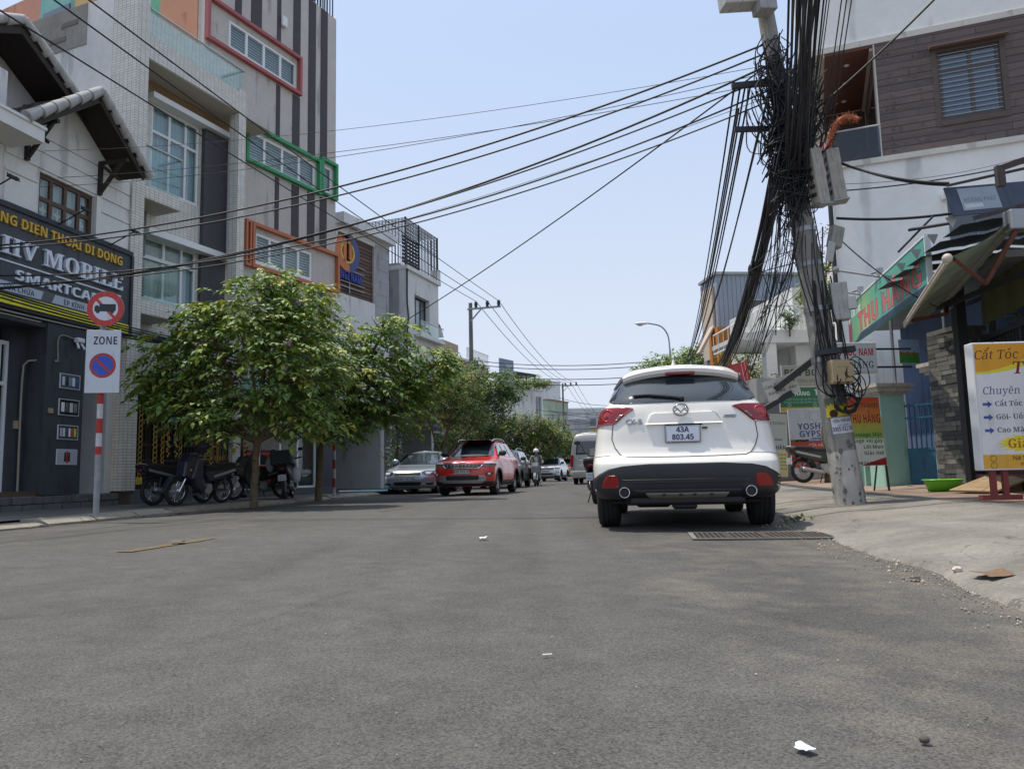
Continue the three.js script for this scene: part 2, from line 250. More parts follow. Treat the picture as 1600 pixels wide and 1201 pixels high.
{ // cracks and a patched trench in the asphalt
  const cm = M([0.035, 0.033, 0.031], 0.95), ribbon = (pts, w) => { const pos = [], idx = []; pts.forEach(([x, d], i) => { const q = pts[Math.min(i + 1, pts.length - 1)], r = pts[Math.max(i - 1, 0)], tx = q[0] - r[0], td = q[1] - r[1], l = Math.hypot(tx, td) || 1, ww = w * rr(0.35, 1); pos.push(x - td / l * ww, 0.0062, -(d + tx / l * ww), x + td / l * ww, 0.0062, -(d - tx / l * ww)); if (i < pts.length - 1) idx.push(2 * i, 2 * i + 1, 2 * i + 2, 2 * i + 1, 2 * i + 3, 2 * i + 2); }); const g = new THREE.BufferGeometry(); g.setAttribute('position', new THREE.Float32BufferAttribute(pos, 3)); g.setIndex(idx); g.computeVertexNormals(); g.setAttribute('uv', new THREE.Float32BufferAttribute(new Float32Array(pos.length / 3 * 2), 2)); mk('crack', g, cm, road); };
  const crack = (x0, d0, x1, d1, w, j) => { const p = [], n = Math.ceil(Math.hypot(x1 - x0, d1 - d0) / 0.05); let ox = 0, od = 0; for (let i = 0; i <= n; i++) { ox = ox * 0.9 + rr(-j, j); od = od * 0.9 + rr(-j, j); p.push([lerp(x0, x1, i / n) + ox, lerp(d0, d1, i / n) + od]); } ribbon(p, w); };
  crack(-4.4, 5.6, -2.2, 5.75, 0.003, 0.012); crack(-1.2, 3.0, -0.8, 4.4, 0.002, 0.012); crack(-6, 9.6, 2.6, 10.4, 0.006, 0.02); crack(-2.6, 3.4, -1.6, 3.9, 0.003, 0.012); crack(-5.4, 16, 1.5, 17, 0.008, 0.03);
}
{ // right pavement: a cast concrete apron that rises from the gutter, brick pavers farther in
  const h = (t, x, d) => { const e = N2(x * 1.3, d * 1.3, 47); const k = x - kerbR(d) - 0.22 * (N2(d * 0.9, 3, 7) - 0.5); return k < 0.02 ? -0.02 : 0.03 * sst(0.02, 0.07, k) + 0.08 * sst(0.05, 0.75, k) + 0.09 * sst(0.6, 2.2, k) + 0.1 * sst(2.2, 4.8, k) + 0.016 * (e - 0.5) * sst(0.05, 0.3, k) + 0.02 * (N2(x * 5, d * 5, 49, 3) - 0.5) * sst(0.5, 0.05, k); };
  const cc = (x, d) => { const b = N2(x * 2, d * 2, 57, 5), a = N2(x * 0.5, d * 0.5, 51); const e = N2(x * 9, d * 9, 59, 3), st = sst(0.58, 0.72, N2(x * 1.4 + 7, d * 0.8, 53, 5)) * 0.22; const g = 0.9 + 0.35 * (a - 0.5) + 0.4 * (b - 0.5) + 0.2 * (e - 0.5) - st; return [g, g, g]; };
  const sw = struct(mk('pavement_right', strip((d) => [kerbR(d) - 0.05, kerbR(d) + 2.05], steps(-8, 70, (d) => d < 2 ? 0.5 : d < 12 ? 0.06 : 1), 44, (x, d, t) => h(t, x, d), cc), M([0.385, 0.365, 0.33], 0.93, { map: T.concrete, m: 2.3, bump: T.grain, bm: 0.35, bs: 0.012, vertexColors: true })));
  for (const d of [8.6, 11.4]) { const p = []; for (let i = 0; i <= 24; i++) { const k = lerp(0.25, 2.0, i / 24), x = kerbR(d) + k, dd = d - k * 0.16 + rr(-0.004, 0.004); p.push([x, h(0, x, dd) + 0.004, -dd]); } mk('slab_joint', tube(p, 0.004, 5, 60), mt.concrete, sw); }
  sw.userData.label = 'pale concrete apron rising from the gutter to the pavement';
  struct(mk('brick_pavement', strip((d) => [kerbR(d) + 2.0, kerbR(d) + 16], steps(-8, 70, (d) => d < 20 ? 0.25 : 2), 40, (x, d, t) => h(t, x, d) - (x - kerbR(d) < 2.04 ? 0.01 : 0) + 0.004, cc), M([0.36, 0.285, 0.235], 0.93, { map: T.pavers, m: 1.6, bump: T.pavers, bm: 1.6, bs: 0.004, vertexColors: true }))).userData.label = 'reddish brick paving in front of the gates';
}
const paveRY = (x, d) => { const k = x - kerbR(d); return 0.03 + 0.08 * sst(0.05, 0.75, k) + 0.09 * sst(0.6, 2.2, k) + 0.1 * sst(2.2, 4.8, k); };
{ // left pavement: slab, and single kerb stones along its edge
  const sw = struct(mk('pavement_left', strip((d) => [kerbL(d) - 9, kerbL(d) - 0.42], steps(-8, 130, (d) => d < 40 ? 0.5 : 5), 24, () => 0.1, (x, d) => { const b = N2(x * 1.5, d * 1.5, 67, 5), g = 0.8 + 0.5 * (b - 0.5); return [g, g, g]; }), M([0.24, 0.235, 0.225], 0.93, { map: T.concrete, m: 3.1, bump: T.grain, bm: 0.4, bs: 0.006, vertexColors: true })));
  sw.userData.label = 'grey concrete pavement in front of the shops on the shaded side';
  const km = [0, 1, 2].map((i) => M([0.46 - 0.05 * i, 0.42 - 0.05 * i, 0.36 - 0.045 * i], 0.93, { map: T.concrete, m: 1.7 + 0.3 * i, bump: T.grain, bm: 0.35, bs: 0.006 }));
  const L = 1.0;
  for (let d = 2; d < 62; d += 1.0) {
    const low = d > 6.8 && d < 10.4, w = 0.47 + rr(-0.015, 0.015), hh = low ? 0.045 + rr(0, 0.02) : 0.10 + rr(-0.006, 0.012);
    const len = L - 0.03 - rr(0, 0.02), g = poly([[0, -0.1], [w, -0.1], [w, hh * 0.35], [w - 0.14, hh], [0, hh + 0.006]], len);
    g.translate(0, 0, -len); g.rotateY(-0.159 + rr(-0.012, 0.012)); g.translate(kerbL(d) + 0.05 - w, rr(-0.006, 0.006), -d); mk('kerb_stone', g, km[Math.floor(rnd() * 3)], sw);
  }
}
// ---------- left-hand buildings ----------
function roofSlope(parent, a, b, z0, z1, m, under, rows, tileW) {   // a: ridge [x, y], b: eave [x, y]; runs from z1 (back) to z0 (front)
  const L = Math.hypot(b[0] - a[0], b[1] - a[1]), ang = Math.atan2(b[1] - a[1], b[0] - a[0]), cs = Math.cos(ang), sn = Math.sin(ang), nx = -sn * Math.sign(cs), ny = Math.abs(cs);
  const g = new THREE.BoxGeometry(L, 0.05, z0 - z1); g.rotateZ(ang); g.translate((a[0] + b[0]) / 2 - nx * 0.03, (a[1] + b[1]) / 2 - ny * 0.03, (z0 + z1) / 2); mk('soffit', uvm(g), under, parent);
  const n = Math.round((z0 - z1) / tileW), len = L / rows;
  for (let r = 0; r < rows; r++) for (let i = 0; i < n; i++) {
    const q = uvm(new THREE.CylinderGeometry(tileW * 0.56, tileW * 0.60, len * 1.12, 8, 1, false, -1.35 + Math.PI / 2, 2.7)); q.rotateZ(Math.PI / 2); q.scale(cs >= 0 ? -1 : 1, 0.45, 1);
    const s = (r + 0.5) * len; q.rotateZ(cs >= 0 ? ang + 0.05 : ang - 0.05); q.translate(a[0] + cs * s + nx * (0.02 + rr(-0.004, 0.004)), a[1] + sn * s + ny * 0.02, z1 + (i + 0.5) * tileW); mk('roof_tile', q, m[(r * 7 + i * 3) % m.length], parent);
  }
}
const tileRoof = [M([0.36, 0.33, 0.30], 0.9, { map: T.grime, m: 0.9 }), M([0.30, 0.26, 0.23], 0.9, { map: T.grime, m: 1.1 }), M([0.42, 0.40, 0.37], 0.9, { map: T.grime, m: 0.8 })];
const ridgeM = M([0.46, 0.45, 0.43], 0.9, { map: T.grime, m: 0.6 });
{ // ---- white shophouse with phone shop
  const b = thing('shophouse', 'white gabled shophouse with tiled roofs and brown window above the phone shop', 'building', [-8.584, 0.02, -16.843], yawOf(0.203)); b.scale.setScalar(0.957);
  const wm = M([0.74, 0.735, 0.71], 0.85, { map: T.plaster, m: 2.9, bump: T.grain, bm: 0.8, bs: 0.002 });
  const X0 = -7, X1 = 0.1;
  const g = [wallGeo([[-3.42, 3.9], [X1, 3.9], [X1, 7.7], [-0.4, 7.75], [-1.86, 8.75], [-3.42, 7.6]], [[-2.55, -1.02, 5.55, 6.92]], 0.22, -0.04)];
  g.push(wallGeo([[X0, 3.9], [-3.42, 3.9], [-3.42, 9.3], [-3.3, 9.5], [X0, 8.2]], [[-6.3, -4.2, 5.6, 7.0]], 0.2, -1.3), box(-3.62, -3.42, 3.9, 8.6, -1.3, -0.05));
  g.push(wallGeo([[-3.42, 7.5], [-0.3, 7.5], [-0.9, 8.55], [-3.24, 9.55], [-3.42, 9.5]], [], 0.2, -0.9));
  g.push(box(X1 - 0.22, X1 - 0.002, 0.1, 7.68, -11, -0.27), box(X0, X0 + 0.2, 0.1, 7.6, -11, -1.5), box(X0 + 0.21, X1 - 0.23, 3.86, 3.9, -11, -1.5), box(X0 + 0.2, X1 - 0.22, 0.1, 7.6, -11, -10.8));
  mk('wall', g, wm, b);
  // thin grooves as proud bands between recesses
  for (const [y0, y1] of [[6.02, 6.60], [6.64, 6.70], [6.98, 7.30], [7.33, 7.62]]) for (const [u0, u1] of y1 < 6.95 ? [[-3.40, -2.62], [-0.86, X1 - 0.02]] : [[-3.40, X1 - 0.02]]) mk('plaster_band', box(u0, u1, y0, y1, -0.05, -0.008), wm, b);
  mk('plaster_band', wallGeo([[-3.2, 7.66], [-0.5, 7.66], [-0.95, 8.0], [-2.75, 8.0]], [], 0.03, -0.012), wm, b);
  mk('window_surround', [box(-1.02, -0.88, 5.5, 6.95, -0.05, 0.03)], wm, b);
  const w = windowIn(b, -2.55, -1.02, 5.55, 6.92, -0.10, { frame: mt.brown, fw: 0.085, xs: [0.25, 0.5, 0.75], ys: [0.30, 0.62], curtain: M([0.45, 0.47, 0.48], 0.95) });
  const gr = []; for (const cx of [-2.28, -1.90, -1.58, -1.24]) for (const cy of [5.82, 6.2]) { for (const [p, q] of [[-0.1, 0.1]]) { gr.push(box(cx - 0.012, cx + 0.012, cy - 0.15, cy + 0.15, -0.19, -0.18), box(cx - 0.1, cx + 0.1, cy - 0.012, cy + 0.012, -0.192, -0.182)); } const t = torus(0.06, 0.01, 12, 5); t.translate(cx, cy, -0.186); gr.push(t); } mk('window_grille', gr, mt.frameW, w);
  mk('canopy_slab', [box(X0, -3.3, 7.1, 7.35, -1.3, 0.75), box(X0, -3.28, 7.35, 7.41, -1.3, 0.78)], wm, b);
  // small gable roof over the bay, larger one behind
  roofSlope(b, [-1.86, 8.84], [-3.68, 7.44], 0.78, -2.4, tileRoof, mt.darkwood, 6, 0.24);
  roofSlope(b, [-1.86, 8.84], [-0.28, 7.60], 0.78, -2.4, tileRoof, mt.darkwood, 5, 0.24);
  roofSlope(b, [-3.24, 9.70], [-0.85, 8.30], 0.1, -6, tileRoof, mt.darkwood, 6, 0.30);
  roofSlope(b, [-3.24, 9.70], [-7.2, 7.6], 0.1, -6, tileRoof, mt.darkwood, 9, 0.30);
  const verge = (a, e, z, n) => { for (let i = 0; i < n; i++) { const t0 = i / n, t1 = (i + 1.12) / n, p = [lerp(a[0], e[0], t0), lerp(a[1], e[1], t0) + 0.035, z], q = [lerp(a[0], e[0], t1), lerp(a[1], e[1], t1) + 0.015, z]; mk('verge_tile', rod(p, q, 0.092, 0.122, 10), ridgeM, b); } };
  verge([-1.86, 8.86], [-3.7, 7.45], 0.74, 6); verge([-1.86, 8.86], [-0.26, 7.62], 0.74, 6); verge([-3.24, 9.74], [-5.2, 8.68], 0.06, 5); verge([-3.24, 9.74], [-0.83, 8.33], 0.06, 8);
  for (const [a, e, z] of [[[-1.86, 8.72], [-3.6, 7.38], 0.70], [[-1.86, 8.72], [-0.36, 7.53], 0.70], [[-3.24, 9.56], [-5.2, 8.5], 0.03], [[-3.24, 9.56], [-0.9, 8.2], 0.03]]) mk('barge_board', bar([a[0], a[1], z], [e[0], e[1], z], 0.16, 0.05), mt.darkwood, b);
  for (const cx of [-2.95, -0.95]) mk('roof_bracket', [bar([cx, 6.98, 0.03], [cx, 7.72, 0.03], 0.08), bar([cx, 7.05, 0.05], [cx, 7.75, 0.62], 0.07), bar([cx, 7.68, 0.05], [cx, 7.30, 0.5], 0.06), bar([cx, 7.72, 0], [cx, 7.72, 0.72], 0.07)], mt.darkwood, b);
  // ground floor: recessed glazed shopfront, dark pillar, platform
  const gm = M([0.055, 0.06, 0.072], 0.7, { map: T.grime, m: 1.6, bump: T.grain, bm: 0.4, bs: 0.003 });
  mk('pillar', [box(-2.18, -1.14, 0.38, 3.88, -0.6, -0.02), box(-2.55, -2.18, 0.38, 3.88, -0.75, -0.5)], gm, b);
  mk('shop_ceiling', box(-6.8, X1 - 0.23, 3.75, 3.84, -3, -0.06), M([0.05, 0.052, 0.058], 0.8), b);
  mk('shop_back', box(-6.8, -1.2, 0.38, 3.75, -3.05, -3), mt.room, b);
  const sm = M([0.20, 0.20, 0.195], 0.9, { map: T.grime, m: 0.8, bump: T.grain, bm: 0.2, bs: 0.02 });
  mk('platform', box(-6.9, 0.02, 0.0, 0.36, -3, -0.09), mt.concreteD, b);
  for (let r = 0; r < 2; r++) for (let u = -6.9 + (r ? 0 : 0.25); u < -0.1; u += 0.5) mk('stone_block', rbox(u + 0.008, Math.min(u + 0.49, 0.0), 0.06 + r * 0.15, 0.2 + r * 0.15, -0.1, 0.04 + rr(-0.012, 0.012), 0.012, 1), sm, b);
  mk('door_sill', box(-6.8, -2.1, 0.36, 0.46, -0.75, -0.12), M([0.12, 0.075, 0.045], 0.7, { map: T.wood, m: 1 }), b);
  const fr = []; for (const u of [-5.2, -4.4, -3.36, -2.94, -2.76, -2.58]) fr.push(box(u - 0.035, u + 0.035, 0.46, 3.4, -0.62, -0.56)); fr.push(box(-6.8, -2.5, 2.55, 2.62, -0.615, -0.565), box(-6.8, -2.5, 3.36, 3.44, -0.615, -0.565), box(-6.8, -2.5, 0.46, 0.72, -0.612, -0.568), box(-2.95, -2.5, 1.28, 1.34, -0.61, -0.57));
  const dr = mk('shopfront_frame', fr, mt.frameW, b);
  for (const [a, c] of [[-5.16, -4.44], [-4.36, -3.4], [-3.32, -2.98], [-2.9, -2.62]]) for (const [y0, y1] of [[0.74, 2.53], [2.64, 3.34]]) mk('pane', box(a, c, y0, y1, -0.598, -0.59), mt.glass, dr);
  mk('door_poster', box(-4.3, -3.42, 2.64, 3.3, -0.66, -0.65), M([0.01, 0.012, 0.03], 0.3), b);
  mk('shop_counter', [rbox(-4.4, -3.0, 0.38, 1.35, -2.2, -1.6, 0.03), box(-4.2, -3.5, 1.35, 1.8, -1.9, -1.85)], M([0.35, 0.36, 0.4], 0.5), b);
  for (const u of [-3.9, -1.75]) mk('ceiling_lamp', mv(lathe([[0, -0.05], [0.1, -0.05], [0.12, 0], [0, 0]], 16), u, 3.745, -0.3), mt.frameW, b);
  mk('pipe', [tube([[-2.32, 0.46, -0.42], [-2.32, 2.9, -0.42], [-2.30, 3.05, -0.4], [-1.9, 3.1, 0.02]], 0.022, 6, 24), tube([[-1.92, 3.1, 0.02], [-1.9, 3.62, 0.02], [-1.4, 3.62, 0.02]], 0.014, 5, 16)], M([0.3, 0.27, 0.22], 0.7), b);
  mk('security_camera', [rbox(-1.5, -1.3, 3.56, 3.66, 0.0, 0.12, 0.02), rod([-1.47, 3.56, 0.06], [-1.50, 3.42, 0.14], 0.025), rod([-1.36, 3.56, 0.06], [-1.33, 3.42, 0.14], 0.025)], mt.frameW, b);
  mk('switch_box', [box(-2.08, -1.98, 2.02, 2.12, -0.02, 0.02), box(-2.42, -2.3, 1.7, 1.86, -0.5, -0.46)], M([0.4, 0.3, 0.2], 0.6), b);
  // posters on the pillar
  const pp = [['phone poster with pale handsets on grey, top of pillar', 2.56, 2.87, '#4a545f', ['#c8ced6', '#1a1e26', '#7f8fa6', '#dfe5ea', '#2a4f8a']], ['black poster of small phone accessories on pillar', 2.0, 2.34, '#101114', ['#e8e8e8', '#55585c', '#c9c9c9', '#777']], ['poster of phone row with yellow case on pillar', 1.5, 1.8, '#3b424a', ['#b7bec8', '#d5d9de', '#3c4a58', '#e9e9e9', '#c24a32', '#c6d23c']], ['white poster of a red phone on pillar', 0.98, 1.3, '#aab0b8', ['#16181c', '#b3221c', '#16181c']]];
  for (const [l, y0, y1, bg, cs] of pp) {
    const t = print(0.54, y1 - y0, 400, (x, W, H) => { x.fillStyle = '#c9cdd2'; x.fillRect(0, 0, W, H); x.fillStyle = bg; x.fillRect(1, 1, W - 2, H - 2); const n = cs.length, cw = n < 4 ? 7 : (W - 8) / n; cs.forEach((c, i) => { x.fillStyle = c; const px = W / 2 + (i - (n - 1) / 2) * cw * (n < 4 ? 0.75 : 1); const hh = H * (n < 4 && i === 1 ? 0.8 : 0.6); x.fillRect(px - cw * 0.4, H / 2 - hh / 2, cw * 0.8, hh); x.fillStyle = 'rgba(255,255,255,0.25)'; x.fillRect(px - cw * 0.3, H / 2 - hh / 2 + 2, cw * 0.25, hh * 0.3); }); });
    const o = thing('wall_poster', l, 'poster', b.localToWorld(V(-1.54, y0, -0.012)).toArray(), b.rotation.y); o.scale.copy(b.scale); mk('backing', box(-0.28, 0.28, 0, y1 - y0, -0.004, 0.012), mt.frameW, o); sheet('print', -0.27, 0.27, 0.005, y1 - y0 - 0.005, 0.0145, t, o, 0.35);
  }
  // the big sign board
  const s = thing('shop_sign', 'grey fascia board with raised white letters and yellow strip above the glazed doors', 'sign', b.localToWorld(V(0, 4.0, 0.05)).toArray(), b.rotation.y); s.scale.copy(b.scale);
  const SW = 6.2, SH = 1.84;
  mk('board', box(-SW, 0.02, 0, SH, -0.1, 0.06), M([0.075, 0.082, 0.095], 0.75, { map: T.grime, m: 2.1 }), s);
  mk('frame', [box(-SW, 0.06, SH, SH + 0.1, -0.1, 0.1), box(0.02, 0.1, -0.02, SH, -0.1, 0.1)], M([0.02, 0.023, 0.035], 0.6), s);
  mk('yellow_strip', box(-SW, 0.018, 0.0, 0.2, 0.06, 0.075), M([0.62, 0.56, 0.02], 0.5), s);
  const st = print(2.6, 0.2, 220, (x, W, H) => { x.fillStyle = '#e0d81d'; x.fillRect(0, 0, W, H); txt(x, '0905 788 787', W - 58, H / 2, 11, '#4a4708', { w: 'normal' }); x.strokeStyle = '#4a4708'; x.lineWidth = 1; x.beginPath(); x.arc(W - 99, H / 2, 5.5, 0, 7); x.stroke(); txt(x, '✆', W - 99, H / 2, 9, '#4a4708'); });
  const st2 = print(3.0, 0.2, 220, (x, W, H) => { x.fillStyle = '#e0d81d'; x.fillRect(0, 0, W, H); txt(x, 'K10 Đà Nẵng', W - 20, H / 2, 11, '#4a4708', { w: 'normal', a: 'right' }); });
  sheet('strip_print', -2.6, 0.0, 0.003, 0.197, 0.0765, st, s); sheet('strip_print', -6.0, -3.0, 0.003, 0.197, 0.0765, st2, s);
// raised letters: gold line, white name, white line
  const goldL = M([0.55, 0.34, 0.04], 0.4, { metalness: 0.3 }), whiteL = M([0.66, 0.70, 0.78], 0.5);
  const VN = (str, size, x1, y, m, f, dep, wid) => {       // letters with stacked accents made as small bars
    const base = str.normalize('NFD').replace(/[\u0300-\u036f]/g, '').replace(/Đ/g, 'D').replace(/đ/g, 'd'); let x = 0; const gs = [], adv = (c) => (f.data.glyphs[c] || f.data.glyphs.n).ha * size / f.data.resolution;
    const nf = [...str].map((c) => c.normalize('NFD'));
    nf.forEach((c, i) => {
      const ch = base[i], a = adv(ch); if (ch !== ' ') {
        const g = new TextGeometry(ch, { font: f, size, depth: dep, curveSegments: 4, bevelEnabled: false }); g.translate(x, 0, 0); gs.push(uvm(g)); const cx = x + a * 0.47;
        const bb = (px, py, l, r) => { const q = new THREE.BoxGeometry(l, size * 0.09, dep); q.rotateZ(r); q.translate(px, py, dep / 2); gs.push(uvm(q)); };
        if (/Đ/.test(c)) bb(x + a * 0.16, size * 0.36, a * 0.42, 0);
        if (c.includes('\u0302')) { bb(cx - size * 0.08, size * 0.86, size * 0.2, 0.6); bb(cx + size * 0.08, size * 0.86, size * 0.2, -0.6); }
        if (c.includes('\u0300')) bb(cx, size * 0.88, size * 0.24, -0.5); if (c.includes('\u0301')) bb(cx, size * 0.88, size * 0.24, 0.5); if (c.includes('\u0323')) bb(cx, -size * 0.17, size * 0.11, 0); if (c.includes('\u0309')) bb(cx, size * 0.9, size * 0.12, 0.8);
        if (c.includes('\u031b')) bb(x + a * 0.95, size * 0.7, size * 0.16, 0.7);
      } x += a;
    });
    const k = wid ? wid / x : 1; for (const g of gs) { g.scale(k, 1, 1); g.translate(x1 - x * k, y, 0.06); } return mk('lettering', gs, m, s);
  };
  VN('CỬA HÀNG ĐIỆN THOẠI DI ĐỘNG', 0.2, -0.28, 1.52, goldL, font, 0.045, 4.35);
  VN('HV MOBILE', 0.34, -0.26, 0.94, whiteL, fontS, 0.07, 3.3);
  mk('rule', box(-3.9, -0.26, 0.80, 0.83, 0.06, 0.075), whiteL, s);
  VN('SMARTCARE', 0.2, -0.7, 0.50, whiteL, font, 0.04, 2.5);
  const low = print(3.2, 0.2, 260, (x, W, H) => { x.fillStyle = '#4b5058'; x.fillRect(0, 0, W, H); for (const [a, c, t] of [[10, 118, 'SỬA CHỮA'], [150, 120, 'ÉP KÍNH']]) { x.fillStyle = '#aab2c0'; x.beginPath(); x.moveTo(a + 8, 1); x.lineTo(a + c, 1); x.lineTo(a + c - 6, H - 1); x.lineTo(a, H - 1); x.fill(); txt(x, t, a + c / 2, H / 2 + 1, 15, '#20242b'); } });
  sheet('service_strip', -3.75, -0.55, 0.235, 0.435, 0.0635, low, s);
  const arm = (u) => mk('floodlight', [rod([u, SH + 0.05, 0.08], [u, SH + 0.32, 0.72], 0.014), bar([u - 0.1, SH + 0.32, 0.72], [u + 0.1, SH + 0.30, 0.74], 0.05, 0.07), bar([u - 0.1, SH + 0.37, 0.69], [u - 0.1, SH + 0.26, 0.78], 0.015), bar([u + 0.1, SH + 0.37, 0.69], [u + 0.1, SH + 0.26, 0.78], 0.015)], mt.black, s);
  [-5.6, -4.0, -2.2, -0.7].forEach(arm);
}
{ // ---- white tiled house with balconies
  const b = thing('tiled_house', 'white tiled townhouse with glass balconies and dark stone panel', 'building', [-8.99, 0, -17.9], yawOf(0.405));
  const tm = M([0.72, 0.69, 0.62], 0.5, { map: T.tiles, m: 1.3, bump: T.tiles, bm: 1.3, bs: 0.003 }), ochre = M([0.30, 0.20, 0.11], 0.7, { map: T.wood, m: 0.9 });
  const stone = M([0.085, 0.085, 0.095], 0.75, { map: T.wood, m: 0.5, bump: T.rough, bm: 0.5, bs: 0.01 });
  const sw = M([0.80, 0.79, 0.76], 0.9, { map: T.grime, m: 6.1, bump: T.grain, bm: 0.9, bs: 0.003 });
  mk('wall', [wallGeo(rect(-0.6, 3.95, 2.6, 12.3), [[0.35, 2.04, 5.0, 6.55], [0.47, 2.06, 7.8, 9.98], [3.3, 3.55, 7.6, 10.1], [3.0, 3.5, 4.6, 6.5]], 0.25, 0)], tm, b);
  mk('side_wall', [box(-0.72, -0.43, 0.1, 12.15, -12, -0.02), box(3.7, 3.94, 0.1, 12, -12, -0.26)], sw, b);
  mk('side_wall_patch', box(-0.735, -0.722, 11.1, 12.16, -12, -0.9), M([0.42, 0.40, 0.37], 0.93, { map: T.concrete, m: 3.3 }), b);
  for (const [d, y] of [[-1.6, 11.35], [-2.4, 10.95], [-1.2, 11.7], [-3.2, 11.5]]) mk('vent_slot', box(-0.75, -0.73, y, y + 0.12, d - 0.55, d), M([0.16, 0.14, 0.13], 0.9), b);
  mk('roof', box(-0.43, 3.7, 11.95, 12.2, -12, -0.26), mt.concreteD, b);
  mk('column', [box(-0.74, -0.40, 0.4, 13.3, 0.0, 0.8), box(2.62, 2.9, 0.4, 11.2, 0.5, 0.8)], tm, b);
  mk('spandrel', [box(-0.40, 2.62, 10.52, 11.1, 0.55, 0.8)], tm, b); mk('balcony_floor', [box(-0.40, 3.95, 10.52, 10.66, 0.0, 0.55)], mt.whiteG, b);
  mk('soffit', box(-0.40, 3.95, 10.50, 10.517, 0.0, 0.78), M([0.46, 0.43, 0.37], 0.9), b);
  mk('wood_band', box(0.2, 3.1, 10.12, 10.48, 0.005, 0.03), ochre, b);
  mk('white_frame', [box(0.25, 3.27, 9.98, 10.12, 0.0, 0.28), box(2.97, 3.27, 6.66, 9.98, 0.0, 0.28), box(0.2, 3.27, 6.5, 6.66, 0.0, 0.32)], mt.frameW, b);
  mk('dark_panel', [box(2.12, 2.97, 6.68, 9.97, 0.0, 0.12), box(2.1, 2.98, 3.9, 6.49, 0.0, 0.1)], stone, b);
  for (const [y0, y1] of [[7.8, 9.98], [5.0, 6.55]]) windowIn(b, y0 > 7 ? 0.47 : 0.35, 2.05, y0, y1, -0.04, { xs: [0.38, 0.72], ys: [0.68], curtain: M([0.42, 0.48, 0.54], 0.95), fw: 0.07 });
  windowIn(b, 3.3, 3.55, 7.6, 10.1, -0.05, { xs: [] }); windowIn(b, 3.0, 3.5, 4.6, 6.5, -0.05, { xs: [], curtain: true });
  const rail = (x0, x1, y0, y1, z, side) => {
    const o = mk('balcony_glass', [box(x0, x1, y0, y1 + 0.06, z - 0.012, z)], mt.glass, b); if (side) mk('balcony_glass', box(x1 - 0.012, x1, y0, y1 + 0.06, 0.02, z - 0.014), mt.glass, b);
    const g = [rod([x0, y1, z + 0.03], [x1 + 0.03, y1, z + 0.03], 0.028)]; if (side) g.push(rod([x1 + 0.03, y1, z + 0.03], [x1 + 0.03, y1, 0.05], 0.028)); for (let x = x0 + 0.2; x < x1; x += 0.9) g.push(rod([x, y1 - 0.06, z - 0.01], [x, y1, z + 0.03], 0.012)); mk('handrail', g, mt.steel, b);
  };
  rail(-0.40, 2.75, 11.1, 11.76, 0.78, true);
  for (const [y, yt] of [[7.12, 7.42], [4.4, 4.72]]) { mk('balcony', [box(-0.40, 0.68, y, yt, 0.0, 0.8)], tm, b); mk('soffit', box(-0.39, 0.67, y - 0.015, y - 0.002, 0.0, 0.78), M([0.46, 0.43, 0.37], 0.9), b); rail(-0.40, 0.66, yt, yt + 0.98, 0.76, true); }
  mk('grey_panel', [box(-0.39, 0.3, 5.0, 7.1, 0.003, 0.1), box(-0.39, 0.2, 7.8, 10.3, 0.003, 0.06)], M([0.16, 0.17, 0.19], 0.8), b);
  // ground floor: slatted white screen, then the gate
  const scr = []; for (let x = -0.36; x < 3.5; x += 0.11) scr.push(box(x - 0.012, x + 0.012, 2.62, 3.95, 0.86, 0.885)); scr.push(box(-0.4, 3.5, 2.58, 2.64, 0.85, 0.9), box(-0.4, 3.5, 3.9, 3.95, 0.85, 0.9), box(-0.4, 3.5, 2.55, 2.58, -0.2, 0.9)); mk('slatted_screen', scr, M([0.45, 0.46, 0.47], 0.6), b);
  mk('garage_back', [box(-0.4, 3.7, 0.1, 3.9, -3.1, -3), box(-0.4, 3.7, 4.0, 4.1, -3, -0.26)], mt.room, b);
  const gw = [mt.brown, M([0.07, 0.04, 0.025], 0.5, { map: T.wood, m: 1 })]; for (let x = -0.3, i = 0; x < 3.6; x += 0.22, i++) mk('door_board', box(x, x + 0.2, 0.35, 2.6, -0.55, -0.5), gw[i % 2], b);
  mk('plinth', box(-0.4, 3.0, 0.0, 0.42, -0.6, 0.75), mt.concreteD, b);
  const pm = [M([0.10, 0.12, 0.14], 0.35), M([0.16, 0.18, 0.20], 0.35), M([0.05, 0.06, 0.075], 0.35)]; for (let r = 0; r < 2; r++) for (let i = 0; i < 14; i++) mk('plinth_tile', box(-0.38 + i * 0.24, -0.38 + i * 0.24 + 0.232, 0.0 + r * 0.2, r * 0.2 + 0.194, 0.75, 0.762), pm[Math.floor(rnd() * 3)], b);
  const gt = thing('ornate_gate', 'black metal gate with gold ornaments under the slatted screen', 'gate', b.localToWorld(V(0, 0.42, 0.66)).toArray(), b.rotation.y);
  const bars = [], gold = []; for (let x = -0.34; x < 3.3; x += 0.105) bars.push(box(x - 0.012, x + 0.012, 0.05, 2.05, -0.012, 0.012));
  for (const y of [0.05, 0.62, 0.98, 1.95]) bars.push(box(-0.38, 3.35, y, y + 0.05, -0.02, 0.02)); mk('bars', bars, mt.black, gt);
  for (const [xc, w] of [[-0.2, 0.09], [0.22, 0.1], [0.44, 0.08], [0.98, 0.08], [1.98, 0.09], [2.2, 0.07], [2.9, 0.1], [3.2, 0.08]]) { const g = []; for (let y = 0.28; y < 1.9; y += 0.12) { const t = torus(w * 0.55, 0.014, 10, 5); t.scale(1, 1.25, 1); t.translate(xc, y, 0.03); g.push(t); } mk('gold_chain', g, mt.gold, gt); }
